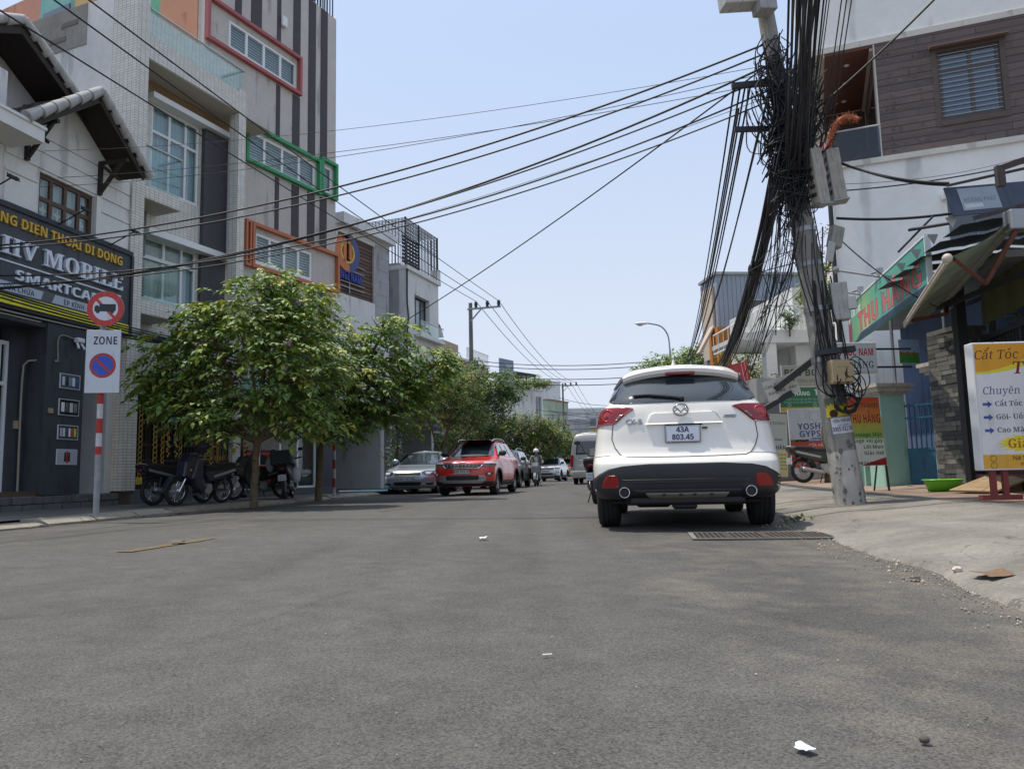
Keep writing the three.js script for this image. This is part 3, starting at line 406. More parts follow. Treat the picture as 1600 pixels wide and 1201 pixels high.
  for (const [xc, y] of [[0.6, 1.87], [0.84, 1.87], [0.6, 0.16], [0.84, 0.16], [3.0, 0.16], [3.25, 0.16]]) { const g = [torus(0.085, 0.016, 14, 5)]; for (let k = 0; k < 6; k++) { const q = ball(0.045 * Math.cos(k * 1.047), 0.045 * Math.sin(k * 1.047), 0, 0.028, 0.028, 0.012, 8); g.push(q); } g.forEach((q) => q.translate(xc, y, 0.03)); mk('gold_rosette', g, mt.gold, gt); }
  for (const xc of [0.6, 0.84]) { const g = []; for (let k = 0; k < 14; k++) { g.push(ball(xc + 0.035 * Math.sin(k * 1.9), 0.75 + k * 0.055, 0.03, 0.03 + 0.02 * Math.sin(k / 14 * 3.14), 0.03, 0.014, 8)); } mk('gold_scroll', g, mt.gold, gt); }
  for (const [a, c, y] of [[0.95, 1.95, 0.1], [1.1, 1.95, 0.68], [2.1, 2.85, 0.68]]) { const g = []; for (let x = a; x < c; x += 0.085) g.push(poly([[x, y], [x + 0.07, y], [x + 0.035, y + 0.14]], 0.02)), g.push(ball(x + 0.035, y + 0.05, 0.03, 0.022, 0.022, 0.012, 6)); mk('gold_crest', g, mt.gold, gt); }
  sheet('house_number', 0.66, 0.86, 1.5, 1.68, 0.031, print(0.2, 0.18, 500, (x, W, H) => { x.fillStyle = '#2f6f95'; x.fillRect(0, 0, W, H); txt(x, '649', W / 2, H / 2, 9, '#dfe8ef'); }), gt);
}
{ // ---- striped five-storey house
  const b = thing('striped_house', 'tall grey townhouse with dark vertical stripes and red, green and orange window frames', 'building', [-7.5, 0, -21.5], yawOf(0.487));
  const wm = M([0.60, 0.56, 0.51], 0.9, { map: T.plaster, m: 2.3, bump: T.rough, bm: 0.45, bs: 0.02 }), st = M([0.085, 0.078, 0.085], 0.85, { map: T.wood, m: 0.8, bump: T.rough, bm: 0.5, bs: 0.006 });
  const top = 16.25;
  const wins = [[-0.83, 1.97, 12.82, 13.68], [-0.1, 2.9, 9.82, 10.72], [3.2, 3.74, 9.92, 10.84], [0.3, 2.78, 6.80, 7.72]];
  mk('wall', wallGeo(rect(-1.7, 3.92, 3.4, top), wins, 0.25, 0), wm, b);
  mk('wall_side', [box(3.67, 3.918, 0.1, top - 0.01, -14, -0.26), box(-1.7, 3.66, top - 0.3, top - 0.05, -14, -0.26), box(-1.66, 3.66, 0.1, top, -14.2, -14)], mt.grey, b);
  // painted left side wall, colour panels
  const cw = (z0, z1, y0, y1, c) => mk('painted_panel', box(-1.72, -1.46, y0, y1, z0, z1), M(c, 0.88, { map: T.plaster, m: 3.4, bump: T.grain, bm: 0.8, bs: 0.002 }), b);
  cw(-1.75, -0.26, 3, top, [0.62, 0.30, 0.185]); cw(-2.9, -1.752, 3, top, [0.18, 0.46, 0.30]); cw(-4.9, -2.902, 3, top, [0.55, 0.30, 0.2]); cw(-5.6, -4.902, 3, top, [0.62, 0.42, 0.18]); cw(-7.3, -5.602, 3, top, [0.24, 0.50, 0.46]); cw(-14, -7.302, 3, top, [0.62, 0.30, 0.20]);
  mk('side_window', box(-1.76, -1.725, 14.0, 15.4, -7.1, -5.8), mt.win, b);
  // stripes split by the window bands
  for (const [x0, x1, ranges] of [[-0.62, -0.38, [[13.95, top]]], [0.0, 0.42, [[13.95, top]]], [1.08, 1.24, [[3.5, 6.6], [7.98, 9.68], [10.9, 12.62], [13.95, top]]], [1.80, 2.12, [[3.5, 6.6], [7.98, 9.68], [10.9, 12.62], [13.95, top]]], [2.52, 2.86, [[3.5, 6.6], [7.98, 9.68], [10.9, top]]], [3.12, 3.45, [[3.5, 6.6], [7.98, 9.7], [11.05, top]]]]) for (const [y0, y1] of ranges) mk('stripe', box(x0, x1, y0, y1 - 0.02, 0.0, 0.022), st, b);
  const fr = (x0, x1, y0, y1, c, m = 0.1, d = 0.14) => { const q = M(c, 0.55); mk('window_frame_trim', [box(x0, x1, y0, y0 + m, 0.0, d), box(x0, x1, y1 - m, y1, 0.0, d), box(x0, x0 + m, y0 + m, y1 - m, 0.0, d), box(x1 - m, x1, y0 + m, y1 - m, 0.0, d)], q, b); };
  fr(-1.70, 2.1, 12.64, 13.93, [0.36, 0.085, 0.085]); fr(-0.2, 3.06, 9.70, 10.88, [0.03, 0.27, 0.10]); fr(3.08, 3.9, 9.76, 11.02, [0.03, 0.27, 0.10]); fr(0.1, 4.0, 6.62, 7.96, [0.46, 0.14, 0.055]); fr(-0.16, 0.06, 6.62, 7.97, [0.46, 0.14, 0.055], 0.07);
  for (const [x0, x1, y0, y1] of wins) windowIn(b, x0, x1, y0, y1, -0.02, { xs: x1 - x0 > 1 ? [0.25, 0.5, 0.75] : [], fw: 0.09, louvre: 0.085 });
  const rl = []; for (let x = 2.0; x < 3.9; x += 0.13) rl.push(box(x - 0.012, x + 0.012, top, top + 0.95, -0.1, -0.076)); for (let z = -0.1; z > -3; z -= 0.13) rl.push(box(3.84, 3.864, top, top + 0.95, z - 0.012, z + 0.012)); rl.push(box(2, 3.88, top + 0.95, top + 1, -0.12, -0.06), box(3.83, 3.88, top + 0.952, top + 1.002, -3, -0.121)); mk('roof_railing', rl, mt.black, b);
  mk('wall_lamp', [rbox(1.2, 1.42, 14.55, 14.9, 0.022, 0.14, 0.05)], mt.frameW, b);
  // ground floor shopfront
  for (const [x0, x1] of [[3.2, 3.9], [-1.7, -0.2]]) mk('pier', box(x0, x1, 0.1, 3.4, -0.25, 0.0), M([0.045, 0.05, 0.065], 0.6), b);
  mk('shop_back', [box(-0.2, 3.2, 0.1, 3.4, -4.05, -4), box(-0.2, 3.66, 3.36, 3.4, -4, -0.26)], mt.room, b);
  const f = []; for (const x of [-0.15, 0.75, 1.6, 2.35, 3.15]) f.push(box(x - 0.035, x + 0.035, 0.3, 3.3, -0.2, -0.14)); f.push(box(-0.2, 3.2, 2.7, 2.77, -0.2, -0.14), box(-0.2, 3.2, 0.3, 0.36, -0.2, -0.14)); const sf = mk('shopfront_frame', f, mt.frameW, b);
  [[-0.1, 0.7], [0.8, 1.55], [1.65, 2.3], [2.4, 3.1]].forEach(([a, c]) => mk('pane', box(a, c, 0.37, 2.69, -0.175, -0.165), mt.glass, sf));
  mk('step', [box(-0.3, 3.6, 0.0, 0.18, -0.3, 0.45), box(-0.3, 3.6, 0.18, 0.3, -0.3, 0.2)], M([0.07, 0.075, 0.085], 0.6), b);
  const fc = thing('fascia_sign', 'teal and orange fascia sign behind the tree leaves', 'sign', b.localToWorld(V(0, 2.8, 0.06)).toArray(), b.rotation.y);
  mk('board', box(-0.4, 3.3, 0.0, 0.62, -0.04, 0.06), M([0.10, 0.34, 0.30], 0.5), fc); mk('canopy', poly([[0, 0], [0.5, -0.2], [0.5, -0.26], [0, -0.1]], 1.2), M([0.5, 0.13, 0.05], 0.7), fc).rotation.y = -Math.PI / 2; fc.children[1].position.set(1.0, 0, 0.07);
}
{ // ---- house with the round logo on a slatted timber front
  const b = thing('slatted_front_house', 'white framed house front with brown timber slats and round logo', 'building', [-5.12, 0, -32], yawOf(0.45));
  mk('wall', [wallGeo(rect(-3.6, 0, 3.2, 10.3), [[-3.5, -1.05, 7.6, 10.0]], 0.25, 0), box(-0.25, -0.002, 0.1, 10.2, -10, -0.26), box(-3.6, -3.35, 0.1, 10.2, -10, -0.26)], mt.white, b);
  mk('cornice', box(-3.62, 0.04, 10.27, 10.68, -10, 0.35), mt.white, b); mk('block_panel', [0, 1, 2, 3, 4, 5].map((i) => box(-1.0, -0.03, 7.02 + i * 0.52, 7.52 + i * 0.52, 0.0, 0.02)), mt.grey, b);
  const sl = [mt.brown, M([0.16, 0.095, 0.06], 0.65, { map: T.wood, m: 1 })]; for (let y = 7.62, i = 0; y < 9.95; y += 0.15, i++) mk('timber_slat', box(-3.48, -1.06, y, y + 0.125, -0.16, -0.1), sl[(i * 5 % 3) % 2], b);
  mk('recess_back', box(-3.5, -1.05, 7.6, 10, -0.25, -0.2), mt.room, b);
  mk('entry_walls', [box(-3.35, -0.25, 3.3, 3.5, -3, -0.26)], mt.white, b); mk('roller_shutter', Array.from({ length: 26 }, (_, i) => box(-3.0, -0.9, 0.15 + i * 0.12, 0.15 + i * 0.12 + 0.112, -2.6, -2.56 + (i % 2) * 0.01)), M([0.20, 0.21, 0.21], 0.6), b); mk('entry_back', [box(-3.35, -3.0, 0.1, 3.3, -2.7, -2.6), box(-0.9, -0.25, 0.1, 3.3, -2.7, -2.6)], M([0.2, 0.2, 0.2], 0.8), b);
  const s = thing('logo_sign', 'round orange and blue logo with blue lettering on slatted front', 'sign', b.localToWorld(V(-2.95, 8.3, 0.0)).toArray(), b.rotation.y);
  const ring = (r0, r1, a0, a1, m) => { const sh = new THREE.Shape(); sh.absarc(0, 0, r1, a0, a1, false); sh.absarc(0, 0, r0, a1, a0, true); const g = uvm(new THREE.ExtrudeGeometry(sh, { depth: 0.06, bevelEnabled: false, curveSegments: 20 })); g.translate(0, 0.98, 0); mk('logo_arc', g, m, s); };
  ring(0.46, 0.78, 2.2, 4.9, M([0.5, 0.15, 0.03], 0.5)); ring(0.36, 0.45, 2.2, 4.9, M([0.6, 0.42, 0.03], 0.5)); ring(0.46, 0.78, -1.35, 1.5, M([0.04, 0.05, 0.2], 0.5)); ring(0.36, 0.45, -1.35, 1.5, M([0.6, 0.42, 0.03], 0.5));
  mk('logo_bar', [box(0.1, 0.28, 0.7, 1.7, 0.0, 0.06), box(-0.28, -0.08, 0.55, 1.5, 0.0, 0.06)], M([0.5, 0.15, 0.03], 0.5), s);
  mk('lettering', mv(letters('ANGI NAM', 0.36, 0.05, font, 1.55), 0.1, 0.05, 0.02), M([0.02, 0.045, 0.3], 0.5), s); mk('rails', [0.3, -0.2, 0.55, -0.4].map((y) => box(-0.6, 1.2, y, y + 0.03, -0.08, -0.01)).concat([box(0.2, 0.24, -0.6, 0.9, -0.08, -0.011)]), mt.galv, s);
  const c = thing('entry_canopy', 'white canopy box over the blue-floored entry', 'canopy', b.localToWorld(V(-2.2, 3.0, 0.3)).toArray(), b.rotation.y); mk('box_sign', rbox(-1.3, 1.8, 0, 0.5, -0.3, 0.1, 0.02), M([0.6, 0.6, 0.58], 0.6), c); mk('band', box(-1.29, 1.79, 0.1, 0.32, 0.1, 0.11), M([0.12, 0.13, 0.15], 0.5), c);
  const f = thing('floor_mat', 'bright blue entry floor mat in front of the grey shutter', 'mat', [-5.0, 0.1, -25.4], -0.2); mk('mat', box(-0.85, 0.95, 0.0, 0.02, -2.4, 0.4), M([0.02, 0.10, 0.16], 0.9, { map: T.grime, m: 1 }), f);
}
{ // ---- white house with roof cage
  const b = thing('caged_roof_house', 'white house with black metal cage on its roof terrace', 'building', [-4.49, 0, -32.5], yawOf(0.336));
  mk('wall', [wallGeo(rect(0, 3.45, 3.0, 9.45), [[0.9, 2.45, 7.0, 8.52], [0.5, 2.9, 3.9, 5.6]], 0.3, 0), box(3.2, 3.449, 0.1, 9.4, -9, -0.31)], mt.white, b); mk('side_wall', [box(0.0, 0.25, 0.1, 9.75, -9, -0.31)], mt.grey, b); mk('parapet', [box(-0.02, 3.5, 9.45, 9.62, -9, 0.12), box(3.3, 3.5, 9.62, 10.2, -0.3, 0.1)], mt.white, b);
  windowIn(b, 0.9, 2.45, 7.0, 8.52, -0.2, { xs: [0.33, 0.66], frame: mt.dark, curtain: M([0.30, 0.31, 0.33], 0.95) }); windowIn(b, 0.5, 2.9, 3.9, 5.6, -0.1, { xs: [0.5] });
  mk('balcony_glass', box(0.85, 3.3, 6.75, 7.3, 0.3, 0.312), mt.glass, b); mk('balcony_slab', box(0.8, 3.44, 6.6, 6.75, 0, 0.34), mt.white, b); mk('handrail', rod([0.85, 7.32, 0.31], [3.3, 7.32, 0.31], 0.025), mt.steel, b);
  const bars = []; const y0 = 9.62, y1 = 11.72; for (let x = 0.05; x < 3.4; x += 0.16) bars.push(box(x - 0.012, x + 0.012, y0, y1, -0.012, 0.012), box(x - 0.012, x + 0.012, y1, y1 + 0.024, -3, 0)); for (let z = 0; z > -3; z -= 0.16) bars.push(box(0.02, 0.044, y0, y1, z - 0.012, z + 0.012), box(3.38, 3.404, y0, y1, z - 0.012, z + 0.012)); for (let k = 0; k < 7; k++) bars.push(box(0.02, 3.4, y1 - k * 0.16, y1 + 0.02 - k * 0.16, 0.013, 0.033)); for (const [x, z] of [[0.03, 0], [1.3, 0.02], [3.39, 0], [0.03, -3], [3.39, -3]]) bars.push(box(x - 0.03, x + 0.03, y0, y1 + 0.05, z - 0.03, z + 0.03)); mk('roof_cage', bars, mt.black, b);
  mk('terrace_screen', Array.from({ length: 8 }, (_, i) => box(0.1, 1.6, 9.8 + i * 0.16, 9.89 + i * 0.16, -0.2, -0.16)), mt.dark, b); mk('terrace_room', box(0.3, 2.2, 9.62, 11.3, -6, -3.2), mt.grey, b);
  mk('drain_pipe', tube([[0.05, 9.5, 0.06], [0.06, 7.8, 0.06], [0.12, 7.4, 0.08], [0.05, 6.9, 0.06], [0.05, 3.2, 0.06]], 0.04, 6, 20), mt.dark, b);
  mk('shop_back', box(0.25, 3.2, 0.1, 3.0, -2.6, -2.5), mt.room, b);
  const s = thing('black_shop_sign', 'black shop sign with small white lettering behind the silver sedan', 'sign', b.localToWorld(V(1.5, 2.5, 0.25)).toArray(), b.rotation.y);
  mk('board', box(-1.5, 1.5, 0.55, 1.9, -0.05, 0.05), mt.black, s); sheet('print', -1.48, 1.48, 0.57, 1.88, 0.052, print(2.96, 1.31, 120, (x, W, H) => { x.fillStyle = '#101416'; x.fillRect(0, 0, W, H); txt(x, 'COFFEE', 200, 40, 26, '#b9bfc2'); txt(x, 'CHÈ THÁI', 190, 90, 24, '#a9afb2'); txt(x, 'ĂN VẶT', 80, 104, 18, '#8f9598'); x.fillStyle = '#b3241c'; x.fillRect(215, 2, 78, 26); }), s); mk('lower_board', box(-0.6, 1.55, 0.05, 0.5, 0.0, 0.08), M([0.03, 0.035, 0.05], 0.5), s); sheet('lower_print', -0.58, 1.53, 0.07, 0.48, 0.082, print(2.1, 0.4, 120, (x, W, H) => { x.fillStyle = '#171b26'; x.fillRect(0, 0, W, H); txt(x, 'TRÀ SỮA · NƯỚC ÉP', W / 2, H / 2, 18, '#8d93a0'); }), s);
}
function farHouse(name, label, x, d, s, w, top, depth, m, wins = [], o = {}) {
  const b = thing(name, label, 'building', [x, 0, -d], yawOf(s), 'houses along the far street');
  mk('wall', [wallGeo(rect(0, w, 0.05, top), wins.map((q) => q.slice(0, 4)), 0.25, 0), box(0, 0.25, 0.05, top - 0.01, -depth, -0.26), box(w - 0.25, w - 0.002, 0.05, top - 0.01, -depth, -0.26), box(0.25, w - 0.25, top - 0.4, top - 0.15, -depth, -0.26), box(0.25, w - 0.25, 0.05, top - 0.02, -depth, -depth + 0.2)], m, b);
  for (const q of wins) windowIn(b, q[0], q[1], q[2], q[3], -0.08, { frame: o.frame, curtain: q[4], xs: q[5] || [0.5] });
  mk('parapet', box(-0.06, w + 0.06, top, top + 0.14, -depth, 0.1), o.trim || mt.white, b); return b;
}
{
  const a = farHouse('grey_house', 'grey house with small red-tiled roof shelter on top', -5.0, 41, 0.3, 4.2, 7.2, 9, mt.grey, [[0.6, 1.6, 5, 6.2], [2.2, 3.4, 5, 6.2], [0.6, 3.2, 1.0, 3]]);
  mk('shelter_post', [box(0.9, 1.15, 7.3, 8.7, -0.5, -0.25), box(2.6, 2.95, 7.3, 8.6, -0.5, -0.2), box(1.9, 1.98, 7.3, 8.7, -0.4, -0.32), box(2.2, 2.28, 7.3, 8.7, -0.4, -0.32)], M([0.12, 0.055, 0.045], 0.8), a);
  mk('shelter_roof', [poly([[0.3, 8.6], [3.4, 8.5], [2.9, 9.1], [1.6, 9.6], [0.5, 9.2]], 0.08).translate(0, 0, 0.05), poly([[0.3, 8.6], [3.4, 8.5], [3.3, 8.62], [1.7, 9.72], [1.5, 9.72], [0.3, 8.75]], 2.6).translate(0, 0, -2.6)], M([0.24, 0.10, 0.07], 0.85, { map: T.grime, m: 0.8 }), a);
  const p = farHouse('peach_house', 'peach walled house with roof railing behind the utility pole', -3.9, 47.2, 0.34, 7.0, 7.9, 9, M([0.50, 0.38, 0.28], 0.88, { map: T.grime, m: 3 }), [[3.6, 4.6, 5.6, 6.8], [5.2, 6.2, 5.6, 6.8], [0.8, 2, 5.4, 6.8]]);
  const r = []; for (let x = 3; x < 7; x += 0.14) r.push(box(x, x + 0.03, 8.04, 8.8, 0, 0.03)); r.push(box(3, 7.05, 8.8, 8.86, -0.01, 0.04), box(3, 7.05, 8.4, 8.44, -0.005, 0.035)); mk('roof_railing', r, mt.frameW, p); mk('stair_room', box(0.3, 2.8, 8.0, 9.0, -4, -0.5), M([0.46, 0.34, 0.25], 0.88, { map: T.grime, m: 2 }), p);
  // street-level awnings with scalloped edges
  const aw = (x, d, w, y, lab, c1, s = 0.2) => { const t = thing('scalloped_awning', lab, 'awning', [x, y, -d], yawOf(s)); mk('canopy', poly([[0, 0.5], [1.3, 0.05], [1.3, 0.0], [0, 0.44]], w).rotateY(-Math.PI / 2).translate(w, 0, 0), M(c1, 0.8, { map: T.grime, m: 1.5 }), t); const n = Math.round(w / 0.22), g = []; for (let i = 0; i < n; i++) { const sh = new THREE.Shape(); sh.moveTo(0, 0); sh.lineTo(0.21, 0); sh.absarc(0.105, -0.1, 0.105, 0, Math.PI, true); const q = uvm(new THREE.ExtrudeGeometry(sh, { depth: 0.012, bevelEnabled: false, curveSegments: 5 })); q.translate(i * 0.22, 0.05, 1.3); g.push(q); } mk('scalloped_edge', g, M([0.62, 0.52, 0.40], 0.85), t); mk('bracket', [rod([0.1, -0.3, 0], [0.1, 0.0, 1.25], 0.02), rod([w - 0.1, -0.3, 0], [w - 0.1, 0.0, 1.25], 0.02)], mt.galv, t); };
  aw(-3.3, 37, 2.6, 2.6, 'dull striped awning beside the black shop sign', [0.28, 0.2, 0.15]); aw(-2.6, 46, 4.4, 2.35, 'brown scalloped awning under the far trees', [0.26, 0.19, 0.14]);
  const os = thing('orange_shopfront', 'orange shopfront panel with dark signs beyond the sedan', 'shopfront', [-3.35, 0.1, -36.6], yawOf(0.3)); mk('panel', [box(0, 2.4, 0.0, 1.4, -0.3, -0.2), box(0.1, 2.6, 2.7, 3.5, -0.3, -0.15)], M([0.5, 0.17, 0.03], 0.6), os); mk('sign_band', [box(0.1, 2.6, 3.5, 4.3, -0.3, -0.1), box(0.2, 2.4, 2.95, 3.2, -0.15, -0.13)], mt.black, os); sheet('print', 0.2, 2.5, 3.55, 4.25, -0.097, print(2.3, 0.7, 100, (x, W, H) => { x.fillStyle = '#15181c'; x.fillRect(0, 0, W, H); txt(x, 'CITY', 90, H / 2, 42, '#c8cccf', { f: 'serif' }); }), os);
  const sg = thing('rooftop_billboard', 'blue-grey rooftop advertising board on the far houses', 'billboard', [-0.9, 6.9, -58], yawOf(0.62)); mk('board', box(0, 2.0, 0.2, 2.4, -0.08, 0), M([0.20, 0.26, 0.36], 0.6, { map: T.plaster, m: 1.5 }), sg); mk('print_band', [box(0.2, 1.7, 0.9, 1.1, 0, 0.01), box(0.2, 1.7, 1.3, 1.5, 0, 0.01), box(0.9, 1.8, 1.85, 2.05, 0, 0.01)], M([0.4, 0.42, 0.42], 0.6), sg); mk('post', [box(0.1, 0.2, -1, 0.2, -0.1, 0), box(1.8, 1.9, -1, 0.2, -0.1, 0)], mt.galv, sg);
  farHouse('low_house', 'low white house under the rooftop board', -1.9, 56, 0.3, 4.5, 6.0, 9, mt.whiteG, [[0.6, 1.6, 3.8, 5], [2.4, 3.6, 3.8, 5]]);
  const gd = farHouse('roof_garden_house', 'white house with leafy pergola roof garden', 0.0, 74, 0.75, 5.2, 8.8, 10, mt.whiteG, [[3.9, 4.9, 4.5, 8.2]]);
  mk('pergola', [box(0.3, 4.4, 10.2, 10.4, -4, -0.2), ...[0.4, 1.6, 2.8, 4.2].map((x) => box(x, x + 0.12, 8.9, 10.2, -0.4, -0.28))].concat([...Array(9)].map((_, i) => box(0.2, 4.6, 10.4, 10.48, -4 + i * 0.45, -3.85 + i * 0.45))), mt.dark, gd);
  farHouse('tall_white_house', 'plain tall white house rising behind the roof garden', 3.6, 112, 0.9, 5.5, 14.0, 8, mt.white, []);
  farHouse('pale_green_house', 'pale green house with blue shutters by the far pole', 4.2, 92, 0.6, 5.4, 9.2, 9, M([0.46, 0.54, 0.40], 0.88, { map: T.grime, m: 3 }), [[0.6, 1.6, 5.2, 7.6], [2.2, 3.1, 5.2, 7.6], [4.0, 4.9, 3.4, 8.0]], { trim: M([0.35, 0.16, 0.08], 0.8) });
  farHouse('small_grey_house', 'small grey house with balcony at the street bend', 9.2, 112, 0.6, 4.6, 8.2, 8, mt.grey, [[0.6, 1.6, 4, 6.6], [2.4, 3.6, 4, 6.6]]);
  const e = thing('end_building', 'large pale building closing the far end of the street', 'building', [10, 0, -150], 0.05); mk('wall', box(0, 26, 0, 12.6, -8, 0), M([0.62, 0.64, 0.66], 0.85, { map: T.grime, m: 6 }), e); mk('window', box(4.6, 6.2, 9.2, 10.8, 0, 0.04), mt.win, e); mk('parapet', box(-0.1, 26.1, 12.6, 12.9, -8, 0.1), mt.white, e);
  const y = thing('yellow_wall_house', 'low pale yellow wall below the large end building', 'building', [10.5, 0, -138], 0.05); mk('wall', box(0, 16, 0, 8.4, -5, 0), M([0.58, 0.44, 0.20], 0.85, { map: T.grime, m: 5 }), y); mk('coping', box(-0.1, 16.1, 8.4, 8.6, -5, 0.1), mt.white, y);
}
// ---------- right-hand side ----------
const M0 = M([0.025, 0.03, 0.045], 0.5);
const yawR = (s) => Math.atan2(-1, -s);           // right-hand fronts: local x runs towards the viewer, local z faces the street
{ // ---- white house with timber cladding
  const b = thing('clad_house', 'tall white house with brown plank cladding and corner balcony', 'building', [7.28, 0, -16.5], -Math.atan(1 / 2.5527));
  const wm = M([0.80, 0.80, 0.77], 0.88, { map: T.plaster, m: 4.7, bump: T.grain, bm: 0.8, bs: 0.003 });
  const R = 5.2;
  mk('wall', [wallGeo(rect(-0.1, R, 0.2, 7.12), [[2.1, 3.7, 5.1, 6.08]], 0.25, 0), box(-0.098, 0.14, 0.2, 7.1, -11, -0.26), box(1.0, R, 7.2, 9.8, -0.3, -0.05), box(-0.62, R, 9.98, 13.5, -11, 0.0)], wm, b);
  mk('ledge', [box(-0.14, R, 7.12, 7.24, -0.3, 0.07)], M([0.62, 0.60, 0.54], 0.9, { map: T.plaster, m: 2 }), b); mk('upper_band', box(-0.64, R, 9.84, 9.975, -11, 0.03), M([0.62, 0.60, 0.54], 0.9, { map: T.plaster, m: 2 }), b);
  // each plank its own piece, weathered
  const W0 = [2.14, 3.30, 7.83, 9.36]; const pm = [0, 1, 2, 3].map((i) => M([0.175 - 0.014 * i, 0.138 - 0.01 * i, 0.127 - 0.008 * i], 0.8, { map: i % 2 ? T.grime : T.wood, m: 1.3 + 0.4 * i, bump: T.wood, bm: 1.2, bs: 0.003 }));
  for (let y = 7.26, i = 0; y < 9.8; y += 0.158, i++) { const y1 = Math.min(y + 0.148, 9.83); const seg = (y1 > W0[2] && y < W0[3]) ? [[0.96, W0[0] - 0.04], [W0[1] + 0.04, R]] : [[0.96, 2.9 + (i % 3) * 0.5], [2.906 + (i % 3) * 0.5, R]]; seg.forEach(([a, c], k) => mk('plank', box(a, c, y, y1, -0.05, 0.012 + rr(-0.004, 0.004)), pm[(i * 3 + k) % 4], b)); }
  mk('corner_trim', box(0.93, 0.958, 7.25, 9.83, -0.3, 0.03), M([0.5, 0.47, 0.42], 0.8), b);
  // pale peeling patches: flakes of old coating on the planks
  const fl = []; for (let k = 0; k < 130; k++) { const x = rnd() < 0.55 ? 1.18 + 0.14 * (rnd() + rnd() - 1) : rnd() < 0.5 ? 1.75 + 0.2 * (rnd() + rnd() - 1) : rr(1, 2.05), row = Math.floor(rnd() * 15), y = 7.29 + row * 0.158, n = 7, p = [], sx = rr(0.01, 0.055), sy = rr(0.02, 0.06); for (let i = 0; i < n; i++) p.push([x + Math.cos(i / n * 6.28) * sx * rr(0.5, 1), y + 0.05 + Math.sin(i / n * 6.28) * sy * rr(0.5, 1)]); const g = poly(p, 0.0012); g.translate(0, 0, 0.0165); fl.push(g); } const flk = mk('peeled_patches', fl, M([0.20, 0.155, 0.145], 0.9, { map: T.grime, m: 0.4 }), b); flk.userData.kind = 'stuff';
  const w = windowIn(b, W0[0], W0[1], W0[2], W0[3], -0.02, { frame: M([0.085, 0.07, 0.062], 0.6), fw: 0.075, xs: [0.53], ys: [0.72], bars: 0.105, bm: M([0.34, 0.38, 0.43], 0.5), pane: M([0.05, 0.085, 0.12], 0.06, { clearcoat: 1 }) }); mk('window_hood', poly([[0, 0], [0.22, -0.05], [0.22, -0.08], [0, -0.04]], 1.46).rotateY(-Math.PI / 2).translate(3.46, 9.5, 0.0), M([0.20, 0.13, 0.11], 0.8), w);
  { const c = M([0.12, 0.095, 0.085], 0.75, { map: T.wood, m: 0.9 }), [a, e, f, g] = W0; mk('window_casing', [box(a - 0.1, a, f - 0.12, g + 0.12, -0.05, 0.03), box(e, e + 0.1, f - 0.12, g + 0.12, -0.05, 0.03), box(a, e, f - 0.12, f, -0.05, 0.04), box(a, e, g, g + 0.12, -0.05, 0.03)], c, b); }
  windowIn(b, 2.1, 3.7, 5.1, 6.08, -0.06, { xs: [0.33, 0.66], frame: M([0.12, 0.15, 0.19], 0.5) }); mk('lintel', box(2.0, 3.8, 6.1, 6.22, 0, 0.14), mt.white, b);
  // corner balcony: brown boarded ceiling, inner wall, rear wall, rail
  mk('balcony_ceiling', box(-0.06, 0.95, 9.78, 9.838, -3.2, 0.0), M([0.16, 0.055, 0.035], 0.6, { map: T.wood, m: 1.4 }), b); mk('ceiling_trim', [box(0.86, 0.93, 9.72, 9.778, -3.2, -0.02), box(-0.09, -0.062, 9.76, 9.838, -3.2, 0.01)], M([0.5, 0.42, 0.32], 0.7), b);
  for (const z of [-0.6, -1.5, -2.5]) mk('ceiling_light', mv(lathe([[0, -0.02], [0.05, -0.02], [0.07, 0], [0, 0]], 14), 0.42, 9.777, z), mt.frameW, b);
  mk('balcony_wall', [box(0.935, 1.0, 7.24, 9.72, -3.2, -2.4), box(0.935, 1.0, 9.2, 9.72, -2.4, -0.3), box(0.935, 1.0, 7.24, 9.2, -0.6, -0.3), box(-0.06, 0.93, 7.24, 9.77, -3.3, -3.2)], M([0.10, 0.06, 0.045], 0.7, { map: T.wood, m: 1 }), b); mk('balcony_door', box(0.95, 0.99, 7.26, 9.18, -2.38, -0.62), mt.win, b); mk('balcony_floor', box(-0.1, 1.0, 7.06, 7.118, -3.3, -0.26), mt.concrete, b);
  mk('balcony_glass', [box(-0.1, 0.93, 7.26, 7.94, 0.02, 0.03), box(-0.112, -0.102, 7.26, 7.94, -3.1, 0.01)], M([0.5, 0.58, 0.66], 0.04, { transmission: 1, thickness: 0 }), b); mk('handrail', [rod([-0.11, 7.97, 0.025], [0.93, 7.97, 0.025], 0.025), rod([-0.11, 7.97, 0.025], [-0.11, 7.97, -3.1], 0.025)], mt.steel, b);
  mk('corner_pipe', rod([-0.16, 2.4, 0.08], [-0.16, 7.0, 0.08], 0.05), mt.dark, b);
  // fluffy orange garland and pink cloth on the balcony
  const at = (x, y, z) => b.localToWorld(V(x, y, z)).toArray();
  const ga = thing('orange_garland', 'fluffy orange garland draped over the corner balcony rail', 'garland', at(0.1, 7.24, 0.09), b.rotation.y); const fz = (pts, r, n) => { const c = new THREE.CatmullRomCurve3(pts.map((p) => V(...p))), gs = [tube(pts, r * 0.5, 6, 24)]; for (let i = 0; i < n; i++) { const p = c.getPoint(rnd()), d = V(rr(-1, 1), rr(-1, 1), rr(-1, 1)).normalize(); gs.push(rod(p.toArray(), p.clone().addScaledVector(d, r * rr(0.8, 1.3)).toArray(), 0.014, 0.002, 4)); } return gs; };
